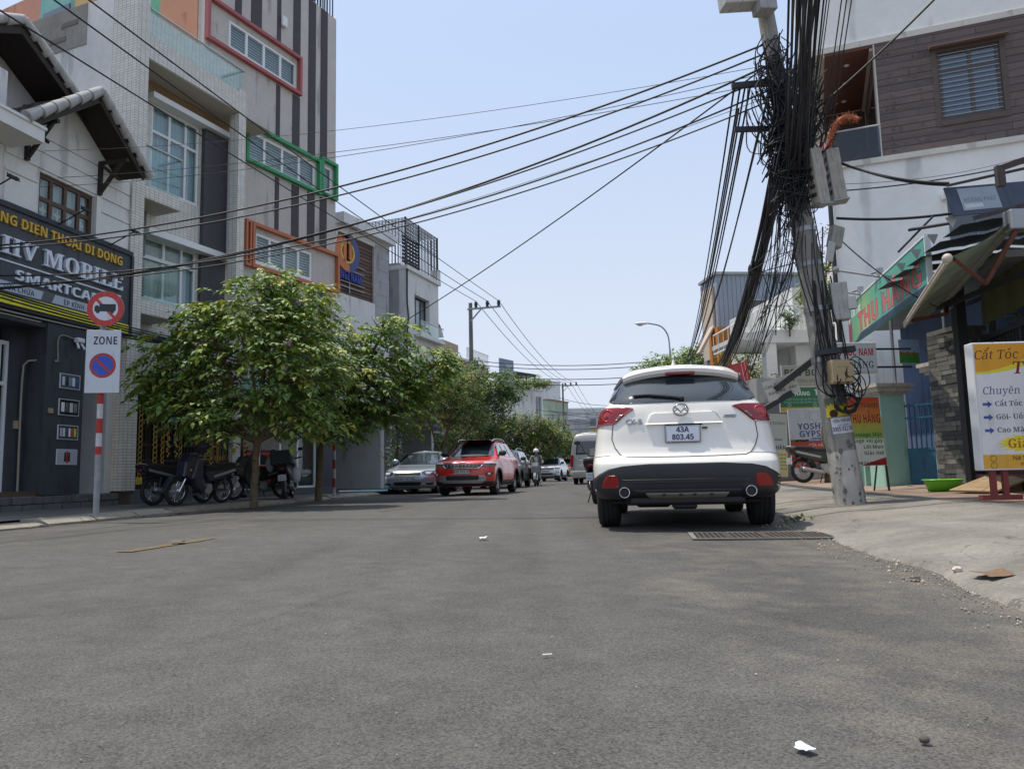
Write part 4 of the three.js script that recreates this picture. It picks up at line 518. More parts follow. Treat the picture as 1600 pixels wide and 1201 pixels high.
  mk('garland', fz([[-0.28, 0.0, 0.0], [-0.2, 0.45, 0.05], [-0.05, 0.85, 0.03], [0.2, 1.0, 0], [0.42, 0.92, -0.05]], 0.13, 420), M([0.34, 0.11, 0.05], 0.9), ga); mk('garland_end', fz([[0.3, 0.05, -0.14], [0.55, 0.16, -0.16], [0.8, 0.1, -0.16]], 0.1, 160), M([0.34, 0.11, 0.05], 0.9), ga);
  const pk = mk('pink_cloth', curtainGeo(-0.16, 0.12, 0, 0.62, 0, 0.03, 0.16), M([0.6, 0.36, 0.42], 0.9)); pk.position.set(...at(-0.16, 7.1, 0.12)); pk.rotation.y = b.rotation.y; tag(pk, 'pale pink cloth hanging at the balcony corner', 'cloth');
}
{ // ---- green salon sign
  const s = thing('salon_sign', 'long green salon sign with red letters on the white house side', 'sign', [6.43, 2.86, -14.5], yawR(0.205));
  const L = 4.65, H = 0.72; mk('board', box(0, L, 0, H, -0.06, 0), M([0.05, 0.3, 0.22], 0.5), s); mk('edge', [box(-0.02, L + 0.02, H, H + 0.03, -0.06, 0.012), box(L, L + 0.03, -0.03, H, -0.06, 0.012)], mt.frameW, s);
  sheet('print', 0.01, L - 0.01, 0.01, H - 0.01, 0.004, print(L, H, 220, (x, W, Hh) => { const g = x.createLinearGradient(0, 0, W, 0); g.addColorStop(0, '#5aa082'); g.addColorStop(0.25, '#7cae78'); g.addColorStop(0.5, '#58ab96'); g.addColorStop(1, '#4ba08e'); x.fillStyle = g; x.fillRect(0, 0, W, Hh); const h = x.createRadialGradient(130, 52, 2, 130, 52, 70); h.addColorStop(0, '#cfd6a0'); h.addColorStop(1, 'rgba(110,160,90,0)'); x.fillStyle = h; x.fillRect(0, 0, W, Hh); x.fillStyle = '#7f3a46'; x.beginPath(); x.ellipse(14, 48, 16, 30, 0, 0, 7); x.fill(); x.fillStyle = '#c9b7b2'; x.beginPath(); x.ellipse(12, 22, 9, 12, 0, 0, 7); x.fill(); x.fillStyle = '#27365a'; x.beginPath(); x.moveTo(60, Hh); x.lineTo(90, Hh - 9); x.lineTo(W, Hh - 9); x.lineTo(W, Hh); x.fill(); txt(x, 'Cắt Tóc', 66, 17, 22, '#e8ecf2', { f: 'serif', skew: -0.15, fit: 74 }); txt(x, 'THU HẰNG', 262, 43, 44, '#d26a68', { fit: 370, st: '#7a2a2a', lw: 2.5 }); }), s);
  const arm = (x) => mk('floodlight_arm', [rod([x, H + 0.02, 0], [x - 0.1, H + 0.2, 0.62], 0.018), bar([x - 0.2, H + 0.2, 0.6], [x + 0.0, H + 0.22, 0.66], 0.05, 0.08), box(x - 0.05, x + 0.05, H + 0.02, H + 0.16, -0.04, 0.04), rod([x, H + 0.12, 0], [x - 0.35, H + 0.14, 0.1], 0.02)], mt.galv, s); [1.1, 2.4].forEach(arm);
  const b2 = thing('light_box_sign', 'white light box with red and green barber lettering above the gate', 'sign', [5.42, 2.1, -12.55], 0.1); mk('box', rbox(-0.3, 0.55, 0, 0.5, -0.09, 0.09, 0.012), M([0.62, 0.62, 0.6], 0.5), b2);
  sheet('print', -0.28, 0.53, 0.02, 0.48, 0.0925, print(0.81, 0.46, 420, (x, W, H) => { x.fillStyle = '#d5d6d8'; x.fillRect(0, 0, W, H); txt(x, 'CẮT TÓC NAM', W / 2, 14, 17, '#b8212a', { fit: W - 6 }); txt(x, 'THU HẰNG', W / 2, 35, 15, '#1d6b48', { f: 'serif', fit: W - 8 }); }), b2); mk('bracket', [bar([0.56, 0.1, 0], [1.2, 0.1, 0], 0.03), bar([0.56, 0.4, 0], [1.2, 0.4, 0], 0.03)], mt.dark, b2);
  const st = thing('banner_stand', 'tall red and green massage price banner on a metal stand', 'sign', [5.4, paveRY(5.4, 11.9), -11.9], 0.08);
  mk('frame', [bar([-0.26, 0.02, 0.12], [-0.26, 1.42, -0.02], 0.025), bar([0.26, 0.02, 0.12], [0.26, 1.42, -0.02], 0.025), bar([-0.26, 0.01, -0.3], [-0.26, 0.9, -0.02], 0.02), bar([0.26, 0.01, -0.3], [0.26, 0.9, -0.02], 0.02), bar([-0.26, 0.45, 0.08], [0.26, 0.45, 0.08], 0.02)], mt.dark, st);
  const bn = mk('banner', box(-0.27, 0.27, 0, 1.06, -0.006, 0.006), M([0.6, 0.6, 0.6], 0.6), st); bn.position.set(0, 0.40, 0.10); bn.rotation.x = -0.1;
  sheet('print', -0.265, 0.265, 0.005, 1.055, 0.008, print(0.53, 1.05, 500, (x, W, H) => { const g = x.createLinearGradient(0, 0, 0, H); g.addColorStop(0, '#c4452a'); g.addColorStop(0.25, '#d0803e'); g.addColorStop(0.45, '#b3b454'); g.addColorStop(0.6, '#8fae5a'); g.addColorStop(0.62, '#dcdcd4'); g.addColorStop(1, '#dcdcd4'); x.fillStyle = g; x.fillRect(0, 0, W, H); txt(x, 'Tóc Nam', W - 2, 12, 12, '#4b4a1c', { a: 'right', f: 'serif' }); txt(x, 'THU HẰNG', W - 1, 33, 19, '#9c1f22', { a: 'right', fit: W - 3 }); ['Massage Mặt', 'Massage vai gáy', 'Lột Mụn', 'Giác Hơi'].forEach((t, i) => txt(x, t, W - 2, 58 + i * 9.5, 8, '#1f5a2c', { a: 'right' })); x.fillStyle = '#a5242a'; x.beginPath(); x.moveTo(W, 93); x.lineTo(W, H); x.lineTo(12, H); x.fill(); txt(x, '76B Cô Giang', 24, 101, 6, '#3a2030'); }), bn);
}
{ // ---- gate with mint pillars
  const mint = M([0.36, 0.60, 0.50], 0.85, { map: T.plaster, m: 1.7, bump: T.grain, bm: 0.6, bs: 0.003 }), cap = M([0.56, 0.52, 0.45], 0.85, { map: T.grime, m: 0.9 });
  const pillar = (x, d, w, h, lab) => { const y = paveRY(x, d) - 0.05, p = thing('gate_pillar', lab, 'pillar', [x, y, -d], 0.12); mk('shaft', box(-w / 2, w / 2, 0, h, -w / 2, w / 2), mint, p); mk('cap', [box(-w / 2 - 0.05, w / 2 + 0.05, h + 0.001, h + 0.05, -w / 2 - 0.05, w / 2 + 0.05), box(-w / 2 - 0.1, w / 2 + 0.1, h + 0.05, h + 0.13, -w / 2 - 0.1, w / 2 + 0.1), box(-w / 2 - 0.13, w / 2 + 0.13, h + 0.13, h + 0.19, -w / 2 - 0.13, w / 2 + 0.13)], cap, p); return p; };
  pillar(6.76, 14.0, 0.46, 1.68, 'mint green gate pillar with cream cap left of blue gate'); pillar(6.86, 12.2, 0.28, 1.82, 'narrow mint gate pillar beside the stone-clad pier');
  const p3 = pillar(6.85, 15.0, 0.4, 1.5, 'short mint pillar behind the massage banner');
  mk('wall', box(-0.3, 0.55, 0, 1.1, -0.12, 0.1), mint, p3);
  const g = thing('blue_gate', 'blue metal yard gate between the mint pillars', 'gate', [7.0, paveRY(7, 13) - 0.02, -13.85], -1.1);
  const bm = M([0.035, 0.14, 0.24], 0.5, { map: T.grime, m: 1.1 }), W = 1.34; for (const k of [0, 1]) mk('panel', box(k * (W / 2 + 0.01), (k + 1) * W / 2 - 0.01 * (1 - k), 0.04, 0.62, -0.01, 0.01), bm, g);
  for (let x = 0.04; x < W; x += 0.094) mk('bar', rod([x, 0.62, 0], [x, 1.46, 0], 0.012, 0.012, 6), bm, g); mk('rail', [box(0, W, 0.62, 0.66, -0.02, 0.02), box(0, W, 1.18, 1.21, -0.02, 0.02), box(0, W, 1.40, 1.43, -0.02, 0.02), box(W / 2 - 0.03, W / 2 + 0.03, 0.02, 1.5, -0.025, 0.025), box(0, 0.04, 0.02, 1.5, -0.02, 0.02), box(W - 0.04, W, 0.02, 1.5, -0.02, 0.02)], bm, g);
  const h = thing('blue_house', 'blue painted low house behind the yard gate', 'building', [7.8, 0.2, -15.2], yawR(0.1)); mk('wall', wallGeo(rect(0, 5.2, 0, 3.1), [[1.2, 2.2, 0.1, 2.2]], 0.2, 0), M([0.09, 0.14, 0.28], 0.85, { map: T.plaster, m: 2.2 }), h); mk('door', box(1.2, 2.2, 0.1, 2.2, -0.15, -0.1), M([0.05, 0.08, 0.14], 0.6), h); mk('roof', box(-0.2, 5.3, 3.1, 3.2, -4, 0.7), M([0.2, 0.21, 0.22], 0.6), h); for (const x of [1.3, 3.4]) mk('post', rod([x, 0.0, 0.7], [x, 3.1, 0.7], 0.03), mt.galv, h); mk('side_wall', box(-0.1, 0.0, 0, 3.1, -3.9, 0), M([0.09, 0.14, 0.28], 0.85, { map: T.plaster, m: 2.2 }), h);
  const ps = thing('small_plant_poster', 'small green poster on the wall over the blue gate', 'poster', [7.05, 2.42, -13.9], 0.2); mk('backing', box(-0.01, 0.42, 0, 0.44, -0.01, 0), mt.frameW, ps); sheet('print', 0, 0.41, 0.01, 0.43, 0.003, print(0.41, 0.42, 300, (x, Wd, H) => { x.fillStyle = '#a9c4d8'; x.fillRect(0, 0, Wd, H); x.fillStyle = '#4d9a3a'; x.fillRect(0, H * 0.55, Wd, H); x.fillStyle = '#b5682f'; for (let i = 0; i < 9; i++) { x.beginPath(); x.arc(3 + i * 4.6, H * 0.55 + (i % 3) * 2, 2.4, 0, 7); x.fill(); } }), ps);
  // stone-clad pier: single strips of stone
  const pr = thing('stone_pier', 'pier clad in grey strips of split stone beside the dark fence', 'pillar', [6.8, 0.24, -11.35], 0.16); mk('core', box(-0.18, 0.3, 0, 2.4, -0.62, 0.0), mt.dark, pr);
  const sm = [[0.13, 0.13, 0.12], [0.2, 0.195, 0.18], [0.085, 0.088, 0.088], [0.26, 0.25, 0.23]].map((c) => M(c, 0.9, { map: T.grime, m: 0.5, bump: T.grain, bm: 0.2, bs: 0.008 }));
  for (let r = 0; r < 34; r++) { const y = r * 0.0705; let x = -0.19; while (x < 0.3) { const w = Math.min(rr(0.11, 0.26), 0.31 - x); if (w > 0.02) mk('stone_strip', box(x, x + w - 0.004, y, y + 0.066, 0.001, 0.012 + rr(0, 0.016)), sm[Math.floor(rnd() * 4)], pr); x += w; } let z = -0.62; while (z < 0) { const w = Math.min(rr(0.15, 0.3), -z); if (w > 0.02) mk('stone_strip', box(-0.205 - rr(0, 0.014), -0.181, y, y + 0.066, z, z + w - 0.004), sm[Math.floor(rnd() * 4)], pr); z += w; } } sheet('house_plate', 0.06, 0.2, 0.42, 0.5, 0.03, print(0.14, 0.08, 400, (x, W, H) => { x.fillStyle = '#3d6a58'; x.fillRect(0, 0, W, H); txt(x, '768', W / 2, H / 2, 5, '#cfd8d2'); }), pr);
  const fn = thing('dark_fence', 'dark grey slatted metal fence above a maroon base', 'fence', [6.95, 0.22, -11.3], yawR(0.2)); mk('panel', box(0, 5, 0.5, 2.2, -0.05, -0.02), M([0.022, 0.027, 0.04], 0.5), fn); for (let x = 0.04; x < 5; x += 0.085) mk('slat', box(x, x + 0.05, 1.0, 2.12, -0.019, 0.0), M0, fn); mk('frame', [box(0, 5, 2.14, 2.22, -0.02, 0.03), box(0, 0.06, 0.2, 2.14, -0.02, 0.02), box(1.3, 1.36, 0.2, 2.14, -0.02, 0.02), box(2.6, 2.66, 0.2, 2.14, -0.02, 0.02)], M0, fn); mk('base', [box(-0.05, 5, 0, 0.22, -0.3, 0.32), box(-0.05, 5, 0.22, 0.5, -0.3, 0.02)], M([0.16, 0.065, 0.055], 0.7, { map: T.grime, m: 0.8 }), fn);
}
{ // ---- folding awning, patched canopy
  const A = [[5.80, 2.66, -11.2], [4.82, 2.84, -8.3]], B = [[6.45, 2.98, -11.3], [5.72, 3.32, -8.5]];
  const a = thing('folding_awning', 'faded green folding awning with rusty arms over the pavement', 'awning', [0, 0, 0]);
  const quad = (p, q, r, s, n, sag) => { const pos = [], uv = [], idx = []; for (let j = 0; j <= n; j++) for (let i = 0; i <= n; i++) { const u = i / n, v = j / n, l = (k) => lerp(lerp(p[k], q[k], u), lerp(s[k], r[k], u), v); pos.push(l(0), l(1) - sag * 4 * v * (1 - v) + 0.006 * Math.sin(u * 40), l(2)); uv.push(u * 3, v); if (i < n && j < n) { const b = j * (n + 1) + i; idx.push(b, b + 1, b + n + 1, b + 1, b + n + 2, b + n + 1); } } const g = new THREE.BufferGeometry(); g.setAttribute('position', new THREE.Float32BufferAttribute(pos, 3)); g.setAttribute('uv', new THREE.Float32BufferAttribute(uv, 2)); g.setIndex(idx); g.computeVertexNormals(); return g; };
  mk('fabric', quad(A[0], A[1], B[1], B[0], 24, 0.04), M([0.09, 0.13, 0.07], 0.9, { map: T.grime, m: 1, transmission: 0.3, thickness: 0, side: THREE.DoubleSide }), a);
  mk('front_bar', [rod(A[0], A[1], 0.03), rod([A[0][0] - 0.01, A[0][1] - 0.05, A[0][2]], [A[1][0] - 0.01, A[1][1] - 0.05, A[1][2]], 0.02), ball(...A[1], 0.055)], M([0.5, 0.44, 0.36], 0.6), a); mk('roller', [rod(B[0], B[1], 0.06), ...[...Array(9)].map((_, i) => { const t = i / 9, p = B[0].map((v, k) => lerp(v, B[1][k], t)), q = B[0].map((v, k) => lerp(v, B[1][k], t + 0.02)); return rod(p, q, 0.066); })], M([0.22, 0.24, 0.23], 0.6), a);
  mk('elbow_arm', [bar([4.95, 2.86, -8.4], [5.5, 2.66, -8.75], 0.05, 0.035), bar([5.5, 2.66, -8.75], [5.74, 3.2, -8.5], 0.05, 0.035)], mt.rust, a); mk('elbow_arm', [bar([5.85, 2.68, -11.1], [6.3, 2.75, -11.0], 0.05, 0.035), bar([6.3, 2.75, -11.0], [6.5, 2.98, -11.3], 0.05, 0.035)], mt.rust, a); for (const g of [rbox(5.66, 5.95, 3.2, 3.44, -8.6, -8.44, 0.02), rbox(6.38, 6.58, 2.88, 3.08, -11.4, -11.2, 0.02)]) mk('wall_bracket', g, mt.galv, a);
  mk('post', bar([6.6, 0.3, -11.2], [6.6, 3.2, -11.2], 0.14), mt.dark, a); mk('post', bar([6.95, 0.3, -11.0], [6.95, 3.2, -11.0], 0.07), mt.dark, a);
  const c = thing('patched_canopy', 'patched blue sheet-metal canopy with dark corrugated roofing and rusty frame', 'canopy', [0, 0, 0]);
  const cm = M([0.05, 0.075, 0.12], 0.55, { map: T.grime, m: 0.9 }), P = [[5.12, 3.45, -8.7], [6.6, 3.86, -8.3]];
  const corr = (p0, p1, len, dy, m, name) => { const n = 60, k = 10, pos = [], idx = []; for (let j = 0; j <= k; j++) for (let i = 0; i <= n; i++) { const u = i / n, v = j / k; pos.push(lerp(p0[0], p1[0], v) + 0.2 * u * len, lerp(p0[1], p1[1], v) + dy * u + 0.022 * Math.sin(v * k * 3.3), lerp(p0[2], p1[2], v) - u * len); if (i < n && j < k) { const b = j * (n + 1) + i; idx.push(b, b + 1, b + n + 1, b + 1, b + n + 2, b + n + 1); } } const g = new THREE.BufferGeometry(); g.setAttribute('position', new THREE.Float32BufferAttribute(pos, 3)); g.setAttribute('uv', new THREE.Float32BufferAttribute(pos.flatMap((_, i) => i % 3 === 0 ? [pos[i], pos[i + 2]] : []), 2)); g.setIndex(idx); g.computeVertexNormals(); return mk(name, g, m, c); };
  for (let i = 0; i < 5; i++) corr([5.28 + i * 0.05, 3.36 - i * 0.035, -8.75 - i * 0.55], [6.9 + i * 0.05, 3.55 - i * 0.02, -8.4 - i * 0.55], 0.62, 0.03, M([0.045, 0.055, 0.075], 0.6, { map: T.grime, m: 0.8, side: THREE.DoubleSide }), 'roof_sheet');
  for (let i = 0; i < 5; i++) mk('sheet_edge', poly([[0, 0], [0.13, 0.0], [0.11, -0.05], [0.07, -0.13], [0.03, -0.06], [0, -0.02]], 0.012).translate(5.12 + i * 0.08, 3.46 - i * 0.03, -8.78 - i * 0.56), M([0.35, 0.37, 0.36], 0.5), c);
  const bd = new THREE.Group(); const brd = mk('reused_sign_board', box(0, 2.0, 0, 0.36, -0.02, 0), cm, c); brd.position.set(5.15, 3.44, -8.66); brd.rotation.set(-0.15, 0.22, 0.14, 'YXZ'); sheet('old_print', 0.16, 0.72, 0.05, 0.33, 0.004, print(0.56, 0.28, 300, (x, W, H) => { x.fillStyle = '#9aa7b4'; x.fillRect(0, 0, W, H); txt(x, 'HOÀNG PHÁT', W / 2, H * 0.55, 8, '#6b7886', { fit: W * 0.85 }); x.fillStyle = '#c4cbd0'; x.fillRect(4, 20, 26, 5); }), brd);
  mk('frame', [bar([5.1, 3.8, -8.66], [7.1, 4.1, -8.22], 0.03, 0.04), bar([5.62, 3.93, -8.5], [7.1, 4.34, -8.1], 0.07, 0.05), bar([5.62, 3.72, -8.5], [5.62, 3.96, -8.5], 0.09, 0.06), bar([5.4, 3.42, -8.7], [7.1, 3.75, -8.3], 0.05, 0.05)], M([0.07, 0.055, 0.055], 0.7, { map: T.grime, m: 0.6 }), c);
  mk('strut', [bar([5.2, 3.4, -8.8], [4.9, 3.45, -9.2], 0.03), bar([5.1, 3.55, -9], [4.8, 3.2, -9.3], 0.02), bar([6.4, 2.9, -11.6], [6.3, 2.9, -8.6], 0.06), bar([6.8, 2.95, -11.6], [6.7, 2.95, -8.4], 0.05)], mt.dark, c);
  const cn = thing('olive_tarpaulin', 'olive green tarpaulin hanging above the dark fence', 'tarpaulin', [6.75, 2.5, -10.9], yawR(0.2)); mk('cloth', curtainGeo(0, 3.4, 0.05, 0.62, 0, 0.02, 0.5), M([0.09, 0.095, 0.035], 0.9, { map: T.grime, m: 0.9, side: THREE.DoubleSide }), cn);
}
{ // ---- price light box on red feet
  const s = thing('price_sign', 'white standing light box with yellow header and price list on red legs', 'sign', [5.16, 0.22, -7.95], -0.05);
  mk('box', rbox(-0.38, 0.85, 0.30, 1.62, -0.12, 0.03, 0.012), M([0.62, 0.63, 0.64], 0.45), s);
  sheet('print', -0.36, 0.83, 0.32, 1.60, 0.0325, print(1.19, 1.28, 520, (x, W, H) => {
    x.fillStyle = '#d9dadb'; x.fillRect(0, 0, W, H); x.fillStyle = '#d8cf35'; x.beginPath(); x.moveTo(0, 0); x.lineTo(W, 0); x.lineTo(W, 5); x.bezierCurveTo(62, 14, 50, 31, 0, 31); x.fill(); x.fillStyle = '#d79a22'; x.beginPath(); x.moveTo(0, 0); x.lineTo(82, 0); x.bezierCurveTo(58, 6, 46, 27, 0, 29); x.fill();
    txt(x, 'Cắt Tóc', 22, 11, 13, '#4a2b16', { w: 'normal', f: 'serif', skew: -0.2 }); txt(x, 'Thuỳ', 60, 25, 18, '#7d1c2a', { f: 'serif', skew: -0.2 }); txt(x, 'Trang', 96, 27, 18, '#7d1c2a', { f: 'serif', skew: -0.2 }); txt(x, 'Chuyên :', 27, 48, 10.5, '#3a4670', { w: 'normal', f: 'serif', skew: -0.15 });
    x.fillStyle = '#b7bfc2'; x.beginPath(); x.arc(76, 46, 11, 0, 7); x.fill();
    ['Cắt Tóc . Nam . Nữ', 'Gội- Uốn - Duỗi', 'Cạo Mặt - Váy Tai'].forEach((t, i) => { const y = 62 + i * 13.5; txt(x, t, 16, y, 7.4, '#303b57', { f: 'serif', a: 'left' }); x.fillStyle = '#2d4a94'; x.beginPath(); x.moveTo(4, y - 1); x.lineTo(9, y - 1); x.lineTo(9, y - 3.2); x.lineTo(13.5, y + 0.4); x.lineTo(9, y + 4); x.lineTo(9, y + 1.8); x.lineTo(4, y + 1.8); x.fill(); });
    x.fillStyle = '#dccf2c'; x.beginPath(); for (let i = 0; i < 40; i++) { const a = i / 40 * 6.283, r = i % 2 ? 0.8 : 1; x.lineTo(56 + Math.cos(a) * 42 * r, 103 + Math.sin(a) * 10.5 * r); } x.fill(); txt(x, 'Giác Hơi', 52, 103, 12.5, '#b0541a', { f: 'serif' });
    x.fillStyle = '#d7a437'; x.fillRect(0, 114, W, 14); txt(x, '768 Tôn Đức', 44, 118, 5.5, '#3b2a10'); txt(x, '0905 123 4', 48, 124.5, 4.8, '#6d5520'); x.strokeStyle = '#3b2a10'; x.lineWidth = 0.5; for (const y of [118, 125]) { x.beginPath(); x.arc(10, y, 3, 0, 7); x.stroke(); }
  }), s);
  mk('leg', [box(-0.27, -0.22, 0.04, 0.30, -0.07, -0.02)], M([0.20, 0.035, 0.035], 0.6), s); mk('leg', [box(-0.15, -0.10, 0.04, 0.30, -0.07, -0.02)], M([0.20, 0.035, 0.035], 0.6), s); mk('leg', [box(0.55, 0.6, 0.04, 0.30, -0.07, -0.02)], M([0.20, 0.035, 0.035], 0.6), s); for (const [a, c] of [[-0.38, 0.02], [0.4, 0.75]]) mk('foot', box(a, c, 0, 0.05, -0.09, -0.01), M([0.20, 0.035, 0.035], 0.6), s);
  const bs = thing('green_basin', 'bright green plastic basin on the pavement by the gate', 'basin', [6.0, paveRY(6.0, 10.9) + 0.01, -10.9], 0.1); const bg = lathe([[0, 0.0], [0.2, 0.0], [0.25, 0.15], [0.275, 0.155], [0.275, 0.165], [0.24, 0.16], [0.19, 0.012], [0, 0.012]], 28); bg.scale(1.05, 1, 0.8); mk('bowl', bg, M([0.13, 0.5, 0.03], 0.4), bs);
  const bo = thing('leaning_board', 'weathered tan board lying as a ramp by the maroon base', 'board', [6.08, paveRY(6.1, 9.9), -9.85], 0.15); const bp = mk('plank', rbox(-0.28, 0.3, 0, 0.03, -0.5, 0.3, 0.008), M([0.36, 0.25, 0.14], 0.85, { map: T.grime, m: 0.6 }), bo); bp.rotation.z = 0.3; bp.position.y = 0.09; const bq = mk('support', rbox(0.05, 0.35, 0, 0.13, -0.45, 0.2, 0.01), M([0.30, 0.2, 0.13], 0.9), bo);
}
{ // ---- building-material shop beyond the pole
  const sh = thing('material_shop', 'low grey shop hung with building-material boards', 'building', [6.4, 0.2, -21.2], 0.12); mk('wall', [box(0.5, 3.6, 0, 2.9, -5, -0.3)], mt.grey, sh); mk('shaded_opening_panel', box(0.52, 1.5, 0, 2.2, -0.3, -0.28), M([0.14, 0.15, 0.15], 0.7), sh);  // flat dark panel stands for a doorway; its shade is in the colour
  const brd = (name, lab, x, y, w, h, d, tilt, draw, ppm = 200) => { const t = thing(name, lab, 'sign', [x, y, -d], 0.1); const p = mk('board', box(0, w, 0, h, -0.03, 0), mt.frameW, t); p.rotation.set(0, 0, tilt); sheet('print', 0.01, w - 0.01, 0.01, h - 0.01, 0.004, print(w, h, ppm, draw), p); return t; };
  brd('grey_header_sign', 'weathered grey header board with dark capital lettering', 7.1, 2.70, 2.0, 0.56, 20.2, 0, (x, W, H) => { x.fillStyle = '#9a9a90'; x.fillRect(0, 0, W, H); txt(x, 'BSG BOARD', 80, 19, 26, '#33352f', { fit: 150 }); txt(x, 'CẢM HỨNG SÁNG TẠO', 70, 42, 11, '#55564f', { w: 'normal' }); });
  brd('green_shop_sign', 'green shop board with white lettering above the gypsum banner', 6.98, 2.02, 2.5, 0.66, 20.1, 0, (x, W, H) => { x.fillStyle = '#2a6a4e'; x.fillRect(0, 0, W, H); txt(x, 'CỬA HÀNG', 45, 17, 15, '#d8dedb'); txt(x, 'THANH NHÀN', 165, 15, 22, '#d8dedb', { fit: 140 }); for (let i = 0; i < 2; i++) txt(x, 'Chuyên cung cấp vật liệu xây dựng · thạch cao · tôn', 90, 32 + i * 8, 6, '#9dbdac', { w: 'normal', fit: 160 }); x.fillStyle = '#b8a24a'; x.fillRect(0, H - 12, W, 12); txt(x, 'Thạch cao · Tấm trần · Sơn nước', W / 2, H - 6, 7, '#3c4a2a'); x.strokeStyle = '#c8d4ce'; for (const q of [25, 95]) { x.beginPath(); x.arc(q, 49, 4, 0, 7); x.stroke(); } });
  brd('gypsum_banner', 'white and red gypsum banner leaning behind the concrete pole', 7.02, 0.42, 1.75, 1.64, 19.6, 0.02, (x, W, H) => { x.fillStyle = '#b4b9c2'; x.fillRect(0, 0, W, 78); x.fillStyle = '#2d4a86'; x.beginPath(); x.moveTo(40, 84); x.lineTo(60, 75); x.lineTo(W, 75); x.lineTo(W, 84); x.fill(); x.strokeStyle = '#8d929c'; x.lineWidth = 1.5; x.beginPath(); for (let i = 0; i <= 60; i++) { const a = i / 60 * 6.283, r = 13 * (1 + 0.25 * Math.cos(a * 5 + 1.57)); x.lineTo(70 + Math.cos(a) * r, 20 - Math.sin(a) * r); } x.stroke(); txt(x, 'YOSHINO', 22, 46, 22, '#2a4580', { a: 'left', sx: 1.1 }); txt(x, 'GYPSUM', 24, 65, 22, '#2a4580', { a: 'left', sx: 1.1 }); txt(x, 'GIẢI PHÁP CHO CÔNG TRÌNH HIỆN ĐẠI', 105, 80, 6, '#d4d9e2'); x.fillStyle = '#a8392c'; x.fillRect(0, 84, W, H); txt(x, 'CỬA HÀNG', 75, 94, 11, '#dfd6d2', { w: 'normal' }); txt(x, 'THANH NHÀN', 12, 112, 20, '#dfd6d2', { a: 'left', sx: 1 }); x.fillStyle = '#b9bec8'; x.fillRect(0, H - 14, 60, 14); });
  brd('grey_banner', 'narrow grey and yellow banner beside the white car', 6.28, 0.38, 0.72, 1.6, 19.8, -0.04, (x, W, H) => { x.fillStyle = '#b9bdb8'; x.fillRect(0, 0, W, H); x.fillStyle = '#c9c48e'; x.fillRect(0, 95, W, H); txt(x, 'VĨNH TƯỜNG', W / 2, 24, 10, '#5d6468', { f: 'serif', fit: W - 6 }); txt(x, 'CỬA HÀNG', W - 12, 66, 8, '#3d443c', { a: 'right' }); txt(x, 'THANH NHÀN', W - 2, 86, 14, '#2d332c', { a: 'right' }); for (let i = 0; i < 5; i++) txt(x, 'Chuyên cung cấp vật tư', W - 3, 104 + i * 9, 6, '#5b5a35', { a: 'right' }); });
  const rs = thing('red_sign', 'tilted red sign with white letters above the white car', 'sign', [6.3, 2.55, -22.3], 0.55); const rp = mk('board', box(0, 1.05, 0, 1.0, -0.05, 0), M([0.38, 0.03, 0.04], 0.5), rs); rp.rotation.z = 0.22; sheet('print', 0.02, 1.03, 0.02, 0.98, 0.004, print(1, 0.96, 160, (x, W, H) => { x.fillStyle = '#9e222b'; x.fillRect(0, 0, W, H); txt(x, 'Aji', 40, H / 2, 52, '#d9c6c4', { sx: 0.8 }); x.fillStyle = '#cfb9b8'; x.fillRect(74, 0, 2.4, H); x.fillRect(88, 0, 1.6, H); }), rp); mk('post', rod([0.5, -2.4, -0.1], [0.5, 0.3, -0.1], 0.03), mt.galv, rs);
  const aw = thing('dark_awning_arm', 'long dark folded awning sloping over the shop boards', 'awning', [0, 0, 0]); mk('roll', [bar([6.6, 2.55, -19.3], [7.95, 3.62, -18.6], 0.16, 0.1), bar([6.15, 1.95, -19.6], [7.0, 2.45, -19.2], 0.13, 0.1)], M([0.04, 0.045, 0.05], 0.7), aw); mk('support', [bar([7.95, 3.6, -18.6], [8.0, 0.25, -18.6], 0.06)], mt.dark, aw); const fb = mk('hanging_banner', curtainGeo(0, 0.85, -0.52, 0, 0, 0.015, 0.3), sheetMat(print(0.85, 0.52, 200, (x, W, H) => { x.fillStyle = '#c3c3bd'; x.fillRect(0, 0, W, H); txt(x, 'Cao Khoa Sang', W / 2, 16, 11, '#4d4f4d', { f: 'serif', skew: -0.3 }); txt(x, 'Hàng Hải · Bảo', W / 2, 34, 10, '#4d4f4d', { f: 'serif', skew: -0.3 }); }), 0.8), aw); { const p = fb.geometry.attributes.position, uv = fb.geometry.attributes.uv; for (let i = 0; i < p.count; i++) uv.setXY(i, p.getX(i) / 0.85, (p.getY(i) + 0.52) / 0.52); } fb.position.set(6.28, 2.72, -19.3); fb.rotation.z = 0.3;
}
